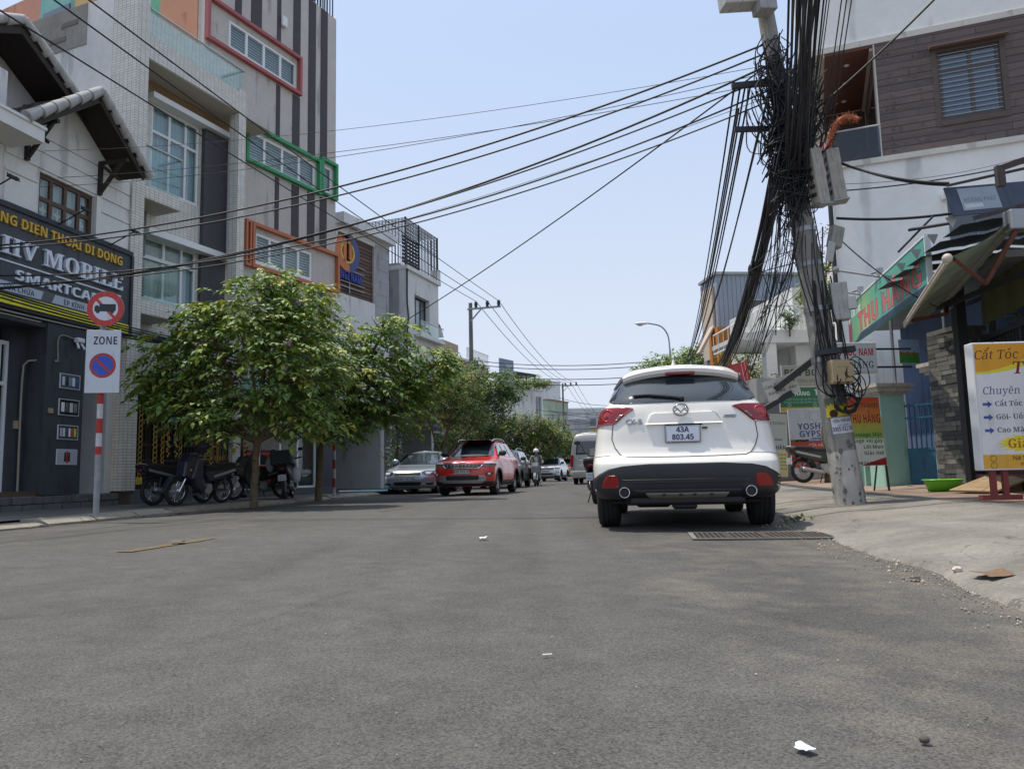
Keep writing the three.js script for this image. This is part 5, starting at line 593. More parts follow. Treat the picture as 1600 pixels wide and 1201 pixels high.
{ // ---- balcony house, metal-clad house, orange wall behind
  const b = thing('balcony_house', 'white house with railed balcony and potted plants', 'building', [8.35, 0.2, -24], 0.1); mk('wall', [box(0.9, 6, 0, 6.2, -6, -0.6), box(-0.3, 0.05, 0, 4.3, -0.5, -0.15), box(2.0, 2.3, 0, 4.3, -0.4, -0.1)], mt.whiteG, b); mk('balcony_slab', poly([[-1.2, 0.0], [-0.35, -0.12], [3.4, -0.12], [3.4, 0.28], [-0.35, 0.28], [-1.2, 0.14]], 2.4).translate(0, 4.42, -2.4), mt.white, b);
  const r = []; for (let x = -0.3; x < 3.4; x += 0.16) r.push(box(x - 0.012, x + 0.012, 4.7, 5.45, -0.06, -0.036)); for (let t = 0; t <= 1; t += 0.1) r.push(rod([lerp(-0.3, -1.6, t), lerp(4.7, 4.1, t), -0.2 - t], [lerp(-0.3, -1.6, t), lerp(5.45, 4.7, t), -0.2 - t], 0.012)); r.push(box(-0.3, 3.4, 5.45, 5.5, -0.08, -0.02), rod([-0.3, 5.47, -0.2], [-1.6, 4.72, -1.2], 0.025), rod([-0.3, 4.7, -0.2], [-1.6, 4.1, -1.2], 0.025), box(-0.34, -0.27, 4.6, 5.5, -0.09, -0.02)); mk('railing', r, mt.frameW, b); mk('stair_wall', poly([[0.2, 4.7], [3.4, 4.7], [3.4, 6.4], [2.4, 6.4]], 0.1).translate(0, 0, -0.58), mt.whiteG, b);
  const m = thing('metal_clad_house', 'blue-grey ribbed metal-clad house behind the utility pole', 'building', [9.0, 0, -33], 0.1); const mm = M([0.30, 0.35, 0.41], 0.5, { metalness: 0.15, map: T.plaster, m: 4 });
  mk('wall', [wallGeo(rect(0, 8, 0, 9.0), [[1.35, 2.85, 5.75, 7.75]], 0.2, 0), box(0, 0.2, 0, 8.95, -2, -0.21)], mm, m); for (let x = 0.1; x < 8; x += 0.2) for (const [y0, y1] of x > 1.3 && x < 2.9 ? [[0, 5.7], [7.9, 8.95]] : [[0, 8.95]]) mk('rib', box(x, x + 0.03, y0, y1, 0, 0.03), mm, m); mk('roof_edge', box(-0.1, 8.1, 9.0, 9.12, -2, 0.1), mt.galv, m); windowIn(m, 1.35, 2.85, 5.75, 7.75, -0.03, { frame: M([0.12, 0.17, 0.24], 0.5), fw: 0.1, xs: [0.5], ys: [0.7] }); mk('window_canopy', box(1.25, 2.95, 7.78, 7.86, 0, 0.35), mt.galv, m); mk('side_panel', box(-0.12, -0.02, 5.4, 8.6, -1.6, -0.3), M([0.55, 0.45, 0.36], 0.8), m);
  const o = thing('orange_wall', 'bright orange rendered wall behind the parked white car', 'wall', [8.35, 0, -30.8], 0.1); mk('wall', box(0, 1.25, 0, 6.3, -1, 0), M([0.55, 0.21, 0.035], 0.85, { map: T.plaster, m: 2.5 }), o); mk('coping', poly([[-0.6, 5.2], [-0.02, 6.3], [-0.02, 6.42], [-0.7, 5.3]], 0.5).translate(0, 0, -0.8), M([0.5, 0.4, 0.33], 0.8), o);
  const l = thing('street_lamp', 'curved grey street lamp rising over the trees', 'street lamp', [9.2, 0.2, -45]); mk('pole', [rod([0.2, 0, 0], [0.15, 7.4, 0], 0.09, 0.06), tube([[0.15, 7.4, 0], [0.05, 8.3, 0], [-0.3, 8.8, 0], [-1.2, 9.05, 0]], 0.045, 6, 20)], mt.galv, l); mk('lamp_head', [ball(-1.45, 9.02, 0, 0.42, 0.09, 0.14)], mt.frameW, l); mk('lens', ball(-1.55, 8.96, 0, 0.2, 0.1, 0.11), M([0.5, 0.52, 0.5], 0.2), l);
}
// ---------- vehicles ----------
const csg = new Evaluator(); csg.useGroups = false; csg.attributes = ['position', 'normal', 'uv'];
class Shell {       // body as a stack of plan outlines; local front is -z, origin on the ground at mid length
  constructor(o) { Object.assign(this, { n: 2.8, nf: 2.6, D: 0.34, Df: 0.55, taper: 0.05, crown: 0.03, ym: (y) => y }, o); this.h = this.L / 2; }
  lev(y) { const a = this.levels; let i = 0; while (i < a.length - 2 && y > a[i + 1][0]) i++; const t = clamp((y - a[i][0]) / (a[i + 1][0] - a[i][0])); const m = (k) => { const p0 = a[Math.max(0, i - 1)][k], p1 = a[i][k], p2 = a[i + 1][k], p3 = a[Math.min(a.length - 1, i + 2)][k]; const c = 0.5 * (2 * p1 + (p2 - p0) * t + (2 * p0 - 5 * p1 + 4 * p2 - p3) * t * t + (3 * p1 - p0 - 3 * p2 + p3) * t * t * t); return lerp(lerp(p1, p2, t), c, 0.5); }; return [m(1), m(2), m(3)]; }
  end(y, xu, front) {              // unrolled x across an end; beyond the corner it runs along the side
    const [hw, r, f] = this.lev(y), n = front ? this.nf : this.n, D = front ? this.Df : this.D, ax = Math.abs(xu), sg = Math.sign(xu) || 1; let x, dz;
    if (ax < hw * 0.9995) { const t = ax / hw; x = ax; dz = D * (1 - Math.pow(1 - Math.pow(t, n), 1 / n)); } else { x = hw; dz = D + (ax - hw); }
    const z = front ? -this.h + f + dz : this.h - r - dz; return V(sg * x * this.tap(z), this.ym(y), z);
  }
  tap(z) { const t = clamp(-z / this.h); return 1 - this.taper * t * t; }
  side(y, z, sg, off = 0) { const [hw] = this.lev(y); return V(sg * (hw * this.tap(z) + off), this.ym(y), z); }
  off(y, xu, front, o) { const e = 0.004, p = this.end(y, xu, front), a = this.end(y + e, xu, front).sub(this.end(y - e, xu, front)), b = this.end(y, xu + e, front).sub(this.end(y, xu - e, front)), nn = a.cross(b).normalize(); if ((front ? -1 : 1) * nn.z < 0 && Math.abs(nn.z) > 0.05) nn.negate(); else if (Math.abs(nn.z) <= 0.05 && nn.x * p.x < 0) nn.negate(); return p.addScaledVector(nn, o); }
  body() {
    const a = this.levels, ys = []; for (let i = 0; i < a.length - 1; i++) for (let k = 0; k < 3; k++) ys.push(lerp(a[i][0], a[i + 1][0], k / 3)); ys.push(a[a.length - 1][0]);
    const NR = 14, NS = 12, ring = (y) => { const [hw, r, f] = this.lev(y), p = []; for (let i = 0; i <= NR; i++) { const t = i / NR * Math.PI / 2, s = Math.pow(Math.sin(t), 2 / this.n) * hw, d = this.D * (1 - Math.pow(Math.max(0, Math.cos(t)), 2 / this.n)), z = this.h - r - d; p.push([s * this.tap(z), z]); } const z0 = this.h - r - this.D, z1 = -this.h + f + this.Df; for (let i = 1; i < NS; i++) { const z = lerp(z0, z1, i / NS); p.push([hw * this.tap(z), z]); } for (let i = NR; i >= 0; i--) { const t = i / NR * Math.PI / 2, s = Math.pow(Math.sin(t), 2 / this.nf) * hw, d = this.Df * (1 - Math.pow(Math.max(0, Math.cos(t)), 2 / this.nf)), z = -this.h + f + d; p.push([s * this.tap(z), z]); } return p; };
    const pos = [], idx = [], R = ys.map(ring), K = R[0].length, N = 2 * K - 2; R.forEach((p, j) => { for (let i = 0; i < K; i++) pos.push(p[i][0], this.ym(ys[j]), p[i][1]); for (let i = K - 2; i > 0; i--) pos.push(-p[i][0], this.ym(ys[j]), p[i][1]); });
    for (let j = 0; j < ys.length - 1; j++) for (let i = 0; i < N; i++) { const p = j * N + i, q = j * N + (i + 1) % N, r = p + N, s = q + N; idx.push(p, r, q, q, r, s); }
    const cap = (j, up) => { const b = j * N, C = 6, y = this.ym(ys[j]), id = []; for (let i = 0; i < K; i++) { const row = []; const [x, z] = R[j][i]; if (i === 0 || i === K - 1) { id.push([b + i]); continue; } for (let c = 0; c <= C; c++) { if (c === 0) row.push(b + i); else if (c === C) row.push(b + N - i); else { const t = 1 - 2 * c / C; const m = Math.min(1, Math.min(i, K - 1 - i) / 8); pos.push(x * t, y + (up ? this.crown * (1 - t * t) * m : 0), z); row.push(pos.length / 3 - 1); } } id.push(row); } const tri = (x, y2, z) => up ? idx.push(x, y2, z) : idx.push(x, z, y2); for (let i = 0; i < K - 1; i++) { const A = id[i], B = id[i + 1]; if (A.length === 1) for (let c = 0; c < C; c++) tri(A[0], B[c], B[c + 1]); else if (B.length === 1) for (let c = 0; c < C; c++) tri(A[c], B[0], A[c + 1]); else for (let c = 0; c < C; c++) { tri(A[c], B[c], A[c + 1]); tri(A[c + 1], B[c], B[c + 1]); } } };
    cap(0, false); cap(ys.length - 1, true);
    let g = new THREE.BufferGeometry(); g.setAttribute('position', new THREE.Float32BufferAttribute(pos, 3)); g.setIndex(idx); g.computeVertexNormals(); g.setAttribute('uv', new THREE.Float32BufferAttribute(new Float32Array(pos.length / 3 * 2), 2));
    let br = new Brush(g); br.updateMatrixWorld();
    for (const z of [this.zf, this.zr]) for (const s of [-1, 1]) { const c = new THREE.CylinderGeometry(this.wr + 0.055, this.wr + 0.055, 0.6, 36); c.rotateZ(Math.PI / 2); const q = new Brush(c); q.position.set(s * (this.levels[2][1] - 0.01 + 0.02), this.wr + 0.01, z); q.updateMatrixWorld(); br = csg.evaluate(br, q, SUBTRACTION); }
    return br.geometry;
  }
  patch(name, rows, o, m, parent, front = false, cols = 16, thick = 0.014) {     // rows [y, x0, x1] bottom to top
    const pts = [], nr = []; for (let i = 0; i < rows.length - 1; i++) { const k = Math.max(2, Math.ceil((rows[i + 1][0] - rows[i][0]) / 0.025)); for (let t = 0; t < k; t++) nr.push(rows[i].map((v, j) => lerp(v, rows[i + 1][j], t / k))); } nr.push(rows[rows.length - 1]);
    const pos = [], idx = [], W = cols + 1; for (const q of [o, o - thick]) for (const [y, a, b] of nr) for (let c = 0; c <= cols; c++) { const p = this.off(y, lerp(a, b, c / cols), front, q); pos.push(p.x, p.y, p.z); }
    const H = nr.length; for (let j = 0; j < H - 1; j++) for (let c = 0; c < cols; c++) { const a = j * W + c; idx.push(a, a + 1, a + W, a + 1, a + W + 1, a + W); }
    const base = H * W, lk = (a, b) => idx.push(a, b, a + base, b, b + base, a + base); for (let c = 0; c < cols; c++) { lk(c, c + 1); lk((H - 1) * W + c, (H - 1) * W + c + 1); } for (let j = 0; j < H - 1; j++) { lk(j * W, (j + 1) * W); lk(j * W + cols, (j + 1) * W + cols); }
    let g = new THREE.BufferGeometry(); g.setAttribute('position', new THREE.Float32BufferAttribute(pos, 3)); g.setIndex(idx); const f = new THREE.BufferGeometry(); g.computeVertexNormals(); g.setAttribute('uv', new THREE.Float32BufferAttribute(new Float32Array(pos.length / 3 * 2), 2)); return mk(name, uvm(g), m, parent);
  }
  sidePatch(name, rows, o, m, parent, sg) { const pos = [], idx = [], nr = [], C = 10; for (let i = 0; i < rows.length - 1; i++) for (let t = 0; t < 4; t++) nr.push(rows[i].map((v, j) => lerp(v, rows[i + 1][j], t / 4))); nr.push(rows[rows.length - 1]); for (const q of [o, o - 0.012]) for (const [y, a, b] of nr) for (let c = 0; c <= C; c++) pos.push(...this.side(y, lerp(a, b, c / C), sg, q).toArray()); const W = C + 1, H = nr.length, base = H * W; for (let j = 0; j < H - 1; j++) for (let c = 0; c < C; c++) { const a = j * W + c; idx.push(a, a + 1, a + W, a + 1, a + W + 1, a + W); } const lk = (a, b) => idx.push(a, b, a + base, b, b + base, a + base); for (let c = 0; c < C; c++) { lk(c, c + 1); lk((H - 1) * W + c, (H - 1) * W + c + 1); } for (let j = 0; j < H - 1; j++) { lk(j * W, (j + 1) * W); lk(j * W + C, (j + 1) * W + C); } const g = new THREE.BufferGeometry(); g.setAttribute('position', new THREE.Float32BufferAttribute(pos, 3)); g.setIndex(idx); g.computeVertexNormals(); g.setAttribute('uv', new THREE.Float32BufferAttribute(new Float32Array(pos.length / 3 * 2), 2)); return mk(name, uvm(g), m, parent); }
  seam(name, pts, front, parent, r = 0.005, m = mt.black) { const p = []; for (let i = 0; i < pts.length - 1; i++) for (let t = 0; t < 6; t++) p.push(this.off(lerp(pts[i][1], pts[i + 1][1], t / 6), lerp(pts[i][0], pts[i + 1][0], t / 6), front, 0.0)); const e = pts[pts.length - 1]; p.push(this.off(e[1], e[0], front, 0)); return mk(name, tube(p.map((v) => v.toArray()), r, 5, p.length * 2), m, parent); }
}
function wheel(parent, x, y, z, r, w, spokes = 5, rm = mt.steel) {
  const sg = Math.sign(x), t = new THREE.LatheGeometry([[r * 0.66, -w / 2 + 0.01], [r * 0.8, -w / 2], [r * 0.93, -w / 2 + 0.008], [r * 0.985, -w / 2 + 0.03], [r, -w / 2 + 0.055], [r, -0.052], [r - 0.007, -0.05], [r - 0.007, -0.042], [r, -0.04], [r, -0.004], [r - 0.007, -0.002], [r - 0.007, 0.004], [r, 0.006], [r, 0.04], [r - 0.007, 0.042], [r - 0.007, 0.05], [r, 0.052], [r, w / 2 - 0.055], [r * 0.985, w / 2 - 0.03], [r * 0.93, w / 2 - 0.008], [r * 0.8, w / 2], [r * 0.66, w / 2 - 0.01]].map((p) => new THREE.Vector2(...p)), 40);
  const a = mk('wheel', mv(uvm(t), 0, 0, 0, 0, 0, Math.PI / 2), mt.rubber, parent); a.position.set(x, y, z);
  const g = [mv(lathe([[r * 0.67, -w / 2 + 0.02], [r * 0.62, 0], [r * 0.67, w / 2 - 0.02]], 28), 0, 0, 0, 0, 0, Math.PI / 2)]; for (let i = 0; i < spokes; i++) { const q = new THREE.BoxGeometry(0.03, r * 0.62, r * 0.17); q.translate(sg * (w / 2 - 0.035), r * 0.33, 0); q.rotateX(i / spokes * 6.283); g.push(uvm(q)); } g.push(mv(lathe([[0, 0.02], [r * 0.15, 0.015], [r * 0.17, 0], [0, 0]], 18), sg * (w / 2 - 0.03), 0, 0, 0, 0, -sg * Math.PI / 2)); mk('rim', g, rm, a); mk('brake_disc', mv(lathe([[0, 0.01], [r * 0.5, 0.01], [r * 0.5, -0.01], [0, -0.01]], 20), 0, 0, 0, 0, 0, Math.PI / 2), mt.galv, a); return a;
}
function plate(parent, w, h, p, ry, rx, lines, yellow) { const g = mk('licence_plate', rbox(-w / 2, w / 2, -h / 2, h / 2, -0.012, 0, 0.004, 1), mt.dark, parent); g.position.copy(p); g.rotation.set(rx, ry, 0, 'YXZ'); sheet('plate_print', -w / 2 + 0.006, w / 2 - 0.006, -h / 2 + 0.006, h / 2 - 0.006, 0.0025, print(w, h, 900, (x, W, H) => { x.fillStyle = yellow ? '#d8a83c' : '#d8dae0'; x.fillRect(0, 0, W, H); x.strokeStyle = '#3a4250'; x.lineWidth = 0.35; x.strokeRect(0.7, 0.7, W - 1.4, H - 1.4); lines.forEach((t, i) => txt(x, t, W / 2, H * (i + 0.5 + (lines.length > 1 ? 0.04 - i * 0.08 : 0)) / lines.length, H / lines.length * 0.92, '#2f3d58', { sx: 0.92, w: 'bold', st: '#2f3d58', lw: H / lines.length * 0.04 })); }), g, 0.4); return g; }
const carCommon = (S, c, o) => {         // side glass, arches, wheels, mirrors, handles, underside
  const { belt, roof, wz } = o;
  for (const s of [-1, 1]) {
    for (const [z0, z1, z2, z3] of o.glass) S.sidePatch('side_window', [[belt, z0, z1], [roof, z2, z3]], 0.006, mt.carGlass, c, s);
    for (const z of o.seams || []) mk('door_seam', tube([0.42, 0.6, 0.8, 0.95, belt - 0.02].map((y) => S.side(y, z, s, -0.001).toArray()), 0.004, 5, 12), mt.black, c);
    for (const z of o.handles || []) { const h = S.side(belt - 0.12, z, s, 0.02); mk('door_handle', rbox(-0.012, 0.012, -0.014, 0.014, -0.09, 0.09, 0.01), o.handleM || mt.chrome, c).position.copy(h); }
    if (o.sill) S.sidePatch('sill', [[S.levels[0][0] + 0.02, S.zf + S.wr + 0.07, S.zr - S.wr - 0.07], [o.sill, S.zf + S.wr + 0.07, S.zr - S.wr - 0.07]], 0.012, mt.plastic, c, s);
    const mp = S.side(belt + 0.03, o.mirror, s, 0.12); const m = mk('mirror', [ball(0, 0.06, 0, 0.12, 0.085, 0.07, 14), rod([-s * 0.16, 0, 0.02], [0, 0.02, 0], 0.025)], o.mirrorM || mt.plastic, c); m.position.copy(mp);
    for (const z of [S.zf, S.zr]) { const ar = []; for (let i = 0; i <= 16; i++) { const a = i / 16 * Math.PI; const y = S.wr + 0.01 + Math.sin(a) * (S.wr + 0.075), zz = z + Math.cos(a) * (S.wr + 0.075); ar.push(S.side(Math.max(y, S.levels[0][0]), zz, s, -0.002).toArray()); } mk('wheel_arch', tube(ar, o.archR || 0.028, 6, 40), o.archM || mt.plastic, c); const ln = uvm(new THREE.CylinderGeometry(S.wr + 0.05, S.wr + 0.05, 0.4, 24, 1, true, 0, Math.PI)); ln.rotateZ(Math.PI / 2); const l = mk('wheel_well', ln, mt.black, c); l.position.set(s * (S.levels[2][1] - 0.26), S.wr + 0.012, z); wheel(c, s * (S.levels[2][1] - (o.wx || 0.15)), S.wr, z, S.wr, o.tw || 0.225, o.spokes || 5, o.rim); }
  }
  mk('underbody', [box(-0.6, 0.6, 0.24, 0.34, -S.h + 0.5, S.h - 0.45), rod([-0.7, S.wr, S.zr], [0.7, S.wr, S.zr], 0.05), rod([-0.7, S.wr, S.zf], [0.7, S.wr, S.zf], 0.04)], mt.black, c);
};
const darkChrome = metal([0.30, 0.31, 0.33], 0.2, 1), lampClear = M([0.55, 0.57, 0.6], 0.15, { clearcoat: 1 }), lampRed = M([0.20, 0.005, 0.008], 0.2, { clearcoat: 0.5, clearcoatRoughness: 0.03 }), lampRed2 = M([0.42, 0.012, 0.014], 0.12, { clearcoat: 1 }), lampDark = M([0.05, 0.05, 0.055], 0.12, { clearcoat: 1 });
{ // ---- the white car seen from behind
  const c = thing('parked_car', 'white hatchback crossover with black rear bumper parked by the drain grate', 'car', [2.06, 0.0, -9.78], -0.172);
  const white = M([0.80, 0.765, 0.695], 0.28, { clearcoat: 1, clearcoatRoughness: 0.04 });
  const S = new Shell({ L: 4.54, ym: (y) => y + 0.055 * sst(0.9, 1.15, y), wr: 0.355, zf: -1.38, zr: 1.32, D: 0.36, n: 2.9, levels: [[0.325, 0.85, 0.17, 0.24], [0.36, 0.89, 0.08, 0.12], [0.41, 0.912, 0.03, 0.05], [0.54, 0.920, 0.0, 0.0], [0.66, 0.922, 0.005, 0.0], [0.71, 0.918, 0.04, 0.02], [0.76, 0.912, 0.09, 0.03], [0.86, 0.902, 0.125, 0.06], [0.97, 0.885, 0.14, 0.13], [1.05, 0.862, 0.155, 0.32], [1.12, 0.838, 0.17, 0.85], [1.175, 0.812, 0.185, 1.08], [1.225, 0.772, 0.205, 1.16], [1.30, 0.742, 0.26, 1.30], [1.42, 0.69, 0.38, 1.52], [1.52, 0.635, 0.47, 1.76], [1.58, 0.585, 0.50, 1.95], [1.615, 0.52, 0.52, 2.15], [1.63, 0.45, 0.58, 2.3]] });
  mk('body', S.body(), white, c);
  S.patch('rear_window', [[1.218, -0.56, 0.56], [1.232, -0.69, 0.69], [1.26, -0.735, 0.735], [1.35, -0.70, 0.70], [1.45, -0.65, 0.65], [1.53, -0.60, 0.60]], 0.006, mt.carGlass, c, false, 24);
  S.patch('windshield', [[1.2, -0.62, 0.62], [1.3, -0.62, 0.62], [1.56, -0.5, 0.5]], 0.005, mt.carGlass, c, true, 20);
  carCommon(S, c, { belt: 1.21, roof: 1.54, glass: [[-0.95, 0.0, -0.35, -0.02], [0.06, 0.85, 0.04, 0.75], [0.92, 1.5, 0.83, 1.28]], seams: [-0.98, 0.03, 0.98], handles: [-0.15, 0.85], handleM: white, sill: 0.42, mirror: -0.85, mirrorM: white, tw: 0.24, wx: 0.115 });
  // roof spoiler: curved in plan and in section
  { const pos = [], idx = [], N = 24, prof = [[0.60, 1.628], [0.44, 1.606], [0.38, 1.583], [0.385, 1.548], [0.42, 1.518], [0.55, 1.53]]; for (let i = 0; i <= N; i++) { const t = i / N * 2 - 1, x = t * 0.59, dy = -0.055 * t * t - 0.02 * Math.pow(Math.abs(t), 6), dz = 0.10 * t * t; prof.forEach(([r, y]) => pos.push(x, y + 0.055 + dy, S.h - r - dz)); } const P = prof.length; for (let i = 0; i < N; i++) for (let k = 0; k < P - 1; k++) { const a = i * P + k, b = a + P; idx.push(a, a + 1, b, a + 1, b + 1, b); } for (const e of [0, N]) for (let k = 1; k < P - 1; k++) idx.push(e * P, e * P + k, e * P + k + 1); let g = new THREE.BufferGeometry(); g.setAttribute('position', new THREE.Float32BufferAttribute(pos, 3)); g.setIndex(idx); g = g.toNonIndexed(); g.computeVertexNormals(); g.setAttribute('uv', new THREE.Float32BufferAttribute(new Float32Array(g.attributes.position.count * 2), 2)); const sp = mk('roof_spoiler', g, white, c); mk('brake_light', rbox(-0.15, 0.15, 1.572, 1.606, S.h - 0.43, S.h - 0.378, 0.01), lampRed, sp); S.patch('spoiler_black_band', [[1.505, -0.585, 0.585], [1.53, -0.57, 0.57]], 0.012, mt.black, c, false, 20);  // black band across the hatch just below the spoiler
    for (const s of [-1, 1]) S.patch('pillar_trim', s > 0 ? [[1.40, 0.67, 0.69], [1.46, 0.62, 0.665], [1.53, 0.56, 0.63]] : [[1.40, -0.69, -0.67], [1.46, -0.665, -0.62], [1.53, -0.63, -0.56]], 0.009, mt.black, c, false, 6); }
  for (const s of [-1, 1]) {
    const mir = (rows) => s > 0 ? rows : rows.map(([y, a, b]) => [y, -b, -a]);
    const t = S.patch('tail_light', mir([[1.035, 0.69, 1.02], [1.05, 0.66, 1.08], [1.09, 0.60, 1.10], [1.13, 0.54, 1.08], [1.16, 0.485, 1.03], [1.168, 0.49, 0.98], [1.18, 0.58, 0.93]]), 0.018, lampRed, c, false, 20, 0.03);
    S.patch('reverse_lens', mir([[1.065, 0.65, 0.665], [1.09, 0.615, 0.65], [1.11, 0.585, 0.62]]), 0.021, M([0.20, 0.13, 0.13], 0.2), t, false, 8); S.patch('smoked_lens', mir([[1.05, 0.84, 0.97], [1.1, 0.845, 1.0], [1.15, 0.85, 0.96]]), 0.021, lampDark, t, false, 8);
    const p = S.off(1.105, s * 0.745, false, 0.02), q = mk('lamp_ring', [mv(torus(0.058, 0.011, 24, 8), 0, 0, 0), mv(lathe([[0, 0.012], [0.045, 0.006], [0.05, 0], [0, 0]], 22), 0, 0, 0, 0, Math.PI / 2)], lampRed2, t); q.position.copy(p); q.rotation.y = s * 0.35; q.rotation.x = -0.1;
    S.patch('reflector', mir([[0.435, 0.70, 0.81], [0.44, 0.655, 0.815], [0.50, 0.645, 0.80], [0.545, 0.655, 0.77], [0.553, 0.68, 0.74]]), 0.022, M([0.26, 0.012, 0.012], 0.3), c, false, 8);
    const ex = mk('exhaust_tip', [mv(lathe([[0.036, -0.14], [0.042, -0.14], [0.054, -0.01], [0.052, 0.006], [0.045, 0.004], [0.040, -0.03], [0.036, -0.14]], 24), 0, 0, 0, 0, Math.PI / 2), mv(lathe([[0, -0.08], [0.04, -0.08], [0.04, -0.082], [0, -0.082]], 20), 0, 0, 0, 0, Math.PI / 2)], mt.chrome, c); ex.position.set(s * 0.60, 0.385, S.h - 0.0); mk('exhaust_core', mv(lathe([[0, 0], [0.041, 0], [0.041, -0.004], [0, -0.004]], 20), 0, 0, -0.02, 0, Math.PI / 2), mt.black, ex); mk('exhaust_pipe', rod([s * 0.6, 0.385, S.h - 0.12], [s * 0.35, 0.36, S.h - 0.3], 0.032), mt.galv, c);
    S.seam('hatch_seam', [[s * 0.70, 1.03], [s * 0.715, 0.92], [s * 0.685, 0.83], [s * 0.63, 0.755], [s * 0.58, 0.735]], false, c); S.seam('bumper_seam', [[s * 0.9, 0.74], [s * 0.8, 0.748], [s * 0.64, 0.752]], false, c, 0.003);
  }
  S.seam('hatch_seam', [[-0.58, 0.735], [-0.3, 0.727], [0, 0.725], [0.3, 0.727], [0.58, 0.735]], false, c);
  S.patch('bumper', [[0.328, -1.0, 1.0], [0.35, -1.03, 1.03], [0.42, -1.06, 1.06], [0.47, -0.99, 0.99], [0.51, -0.92, 0.92], [0.57, -0.835, 0.835], [0.615, -0.75, 0.75], [0.642, -0.62, 0.62], [0.658, -0.35, 0.35]], 0.016, mt.plastic, c, false, 44, 0.03);
  S.patch('bumper_ridge', [[0.485, -0.56, 0.56], [0.50, -0.6, 0.6], [0.515, -0.62, 0.62]], 0.026, mt.plastic, c, false, 24, 0.02); S.patch('bumper_ridge', [[0.40, -0.5, 0.5], [0.415, -0.52, 0.52]], 0.024, mt.plastic, c, false, 24, 0.02);
  const sk = S.patch('skid_plate', [[0.345, -0.33, 0.33], [0.358, -0.37, 0.37], [0.39, -0.395, 0.395]], 0.03, M([0.26, 0.24, 0.20], 0.5, { metalness: 0.4 }), c, false, 24); for (const x of [-0.22, -0.06, 0.07, 0.23]) mk('skid_notch', ball(x, 0.36, S.h + 0.0, 0.022, 0.012, 0.01, 10), mt.black, sk);
  mk('rear_underside', [rbox(-0.55, 0.55, 0.26, 0.34, S.h - 0.5, S.h - 0.1, 0.03), rbox(-0.14, 0.1, 0.21, 0.3, S.h - 0.42, S.h - 0.16, 0.03), rod([-0.75, 0.27, S.h - 0.6], [0.75, 0.27, S.h - 0.6], 0.035), rbox(-0.5, -0.15, 0.22, 0.3, S.h - 0.75, S.h - 0.4, 0.04)], mt.black, c);
  S.patch('handle_trim', [[1.022, -0.372, 0.372], [1.05, -0.36, 0.36], [1.10, -0.325, 0.325], [1.113, -0.28, 0.28]], 0.028, white, c, false, 28, 0.03); S.patch('handle_gap', [[1.012, -0.18, 0.18], [1.021, -0.18, 0.18]], 0.012, mt.black, c, false, 10);
  const pp = S.off(0.945, -0.012, false, 0.03); plate(c, 0.345, 0.172, pp, 0, -0.06, ['43A', '803.45']);
  mk('plate_lamp', [box(-0.1, -0.03, 1.0, 1.014, S.h - 0.17, S.h - 0.12), box(0.18, 0.23, 1.0, 1.014, S.h - 0.17, S.h - 0.12)], mt.black, c);
  // oval winged emblem, script and badge
  { const e = S.off(1.125, -0.02, false, 0.05), g = torus(0.07, 0.0085, 36, 8); g.scale(1.02, 0.82, 1); const wing = (s) => tube([[0, -0.026, 0.002], [s * 0.016, -0.008, 0.004], [s * 0.034, 0.010, 0.004], [s * 0.056, 0.026, 0.002], [s * 0.066, 0.02, 0]], 0.0075, 6, 18); const em = mk('emblem', [g, wing(1), wing(-1), tube([[-0.062, -0.018, 0], [-0.03, 0.004, 0.003], [0, -0.02, 0.005], [0.03, 0.004, 0.003], [0.062, -0.018, 0]], 0.006, 6, 24)], darkChrome, c); em.position.copy(e); em.rotation.x = -0.12;
    const l = mk('model_script', letters('CX-5', 0.05, 0.008, font, 0.165, 0.001), darkChrome, c); l.position.copy(S.off(1.05, -0.485, false, 0.004)); l.rotation.set(-0.13, -0.12, 0, 'YXZ'); const b = mk('badge', poly([[-0.065, -0.012], [0.055, -0.012], [0.066, 0.012], [-0.05, 0.012]], 0.006, 0.002), darkChrome, c); b.position.copy(S.off(1.075, 0.455, false, 0.002)); b.rotation.set(-0.13, 0.12, 0, 'YXZ'); sheet('badge_print', -0.048, 0.05, -0.006, 0.006, 0.0095, print(0.098, 0.012, 3000, (x, W, H) => { x.fillStyle = '#8d9298'; x.fillRect(0, 0, W, H); txt(x, 'SKYACTIV', W / 2, H / 2, 1.1, '#30343a', { fit: W * 0.9 }); }), b, 0.3); }
  { const w = []; const P = (x, y) => S.off(y, x, false, 0.022).toArray(); w.push(tube([P(-0.005, 1.245), P(-0.1, 1.262), P(-0.25, 1.28), P(-0.3, 1.285)], 0.014, 6, 16), tube([P(-0.13, 1.262), P(-0.3, 1.288), P(-0.48, 1.288)], 0.012, 6, 16), ball(...P(-0.005, 1.245), 0.03, 0.02, 0.02)); mk('rear_wiper', w, mt.rubber, c); }
  { const g = new THREE.ConeGeometry(0.034, 0.1, 14); g.scale(1, 1, 2.2); g.applyMatrix4(new THREE.Matrix4().makeShear(0, 0, 0, 0.5, 0, 0)); mk('antenna_fin', uvm(g).translate(-0.05, 1.745, S.h - 0.72), white, c); }
}
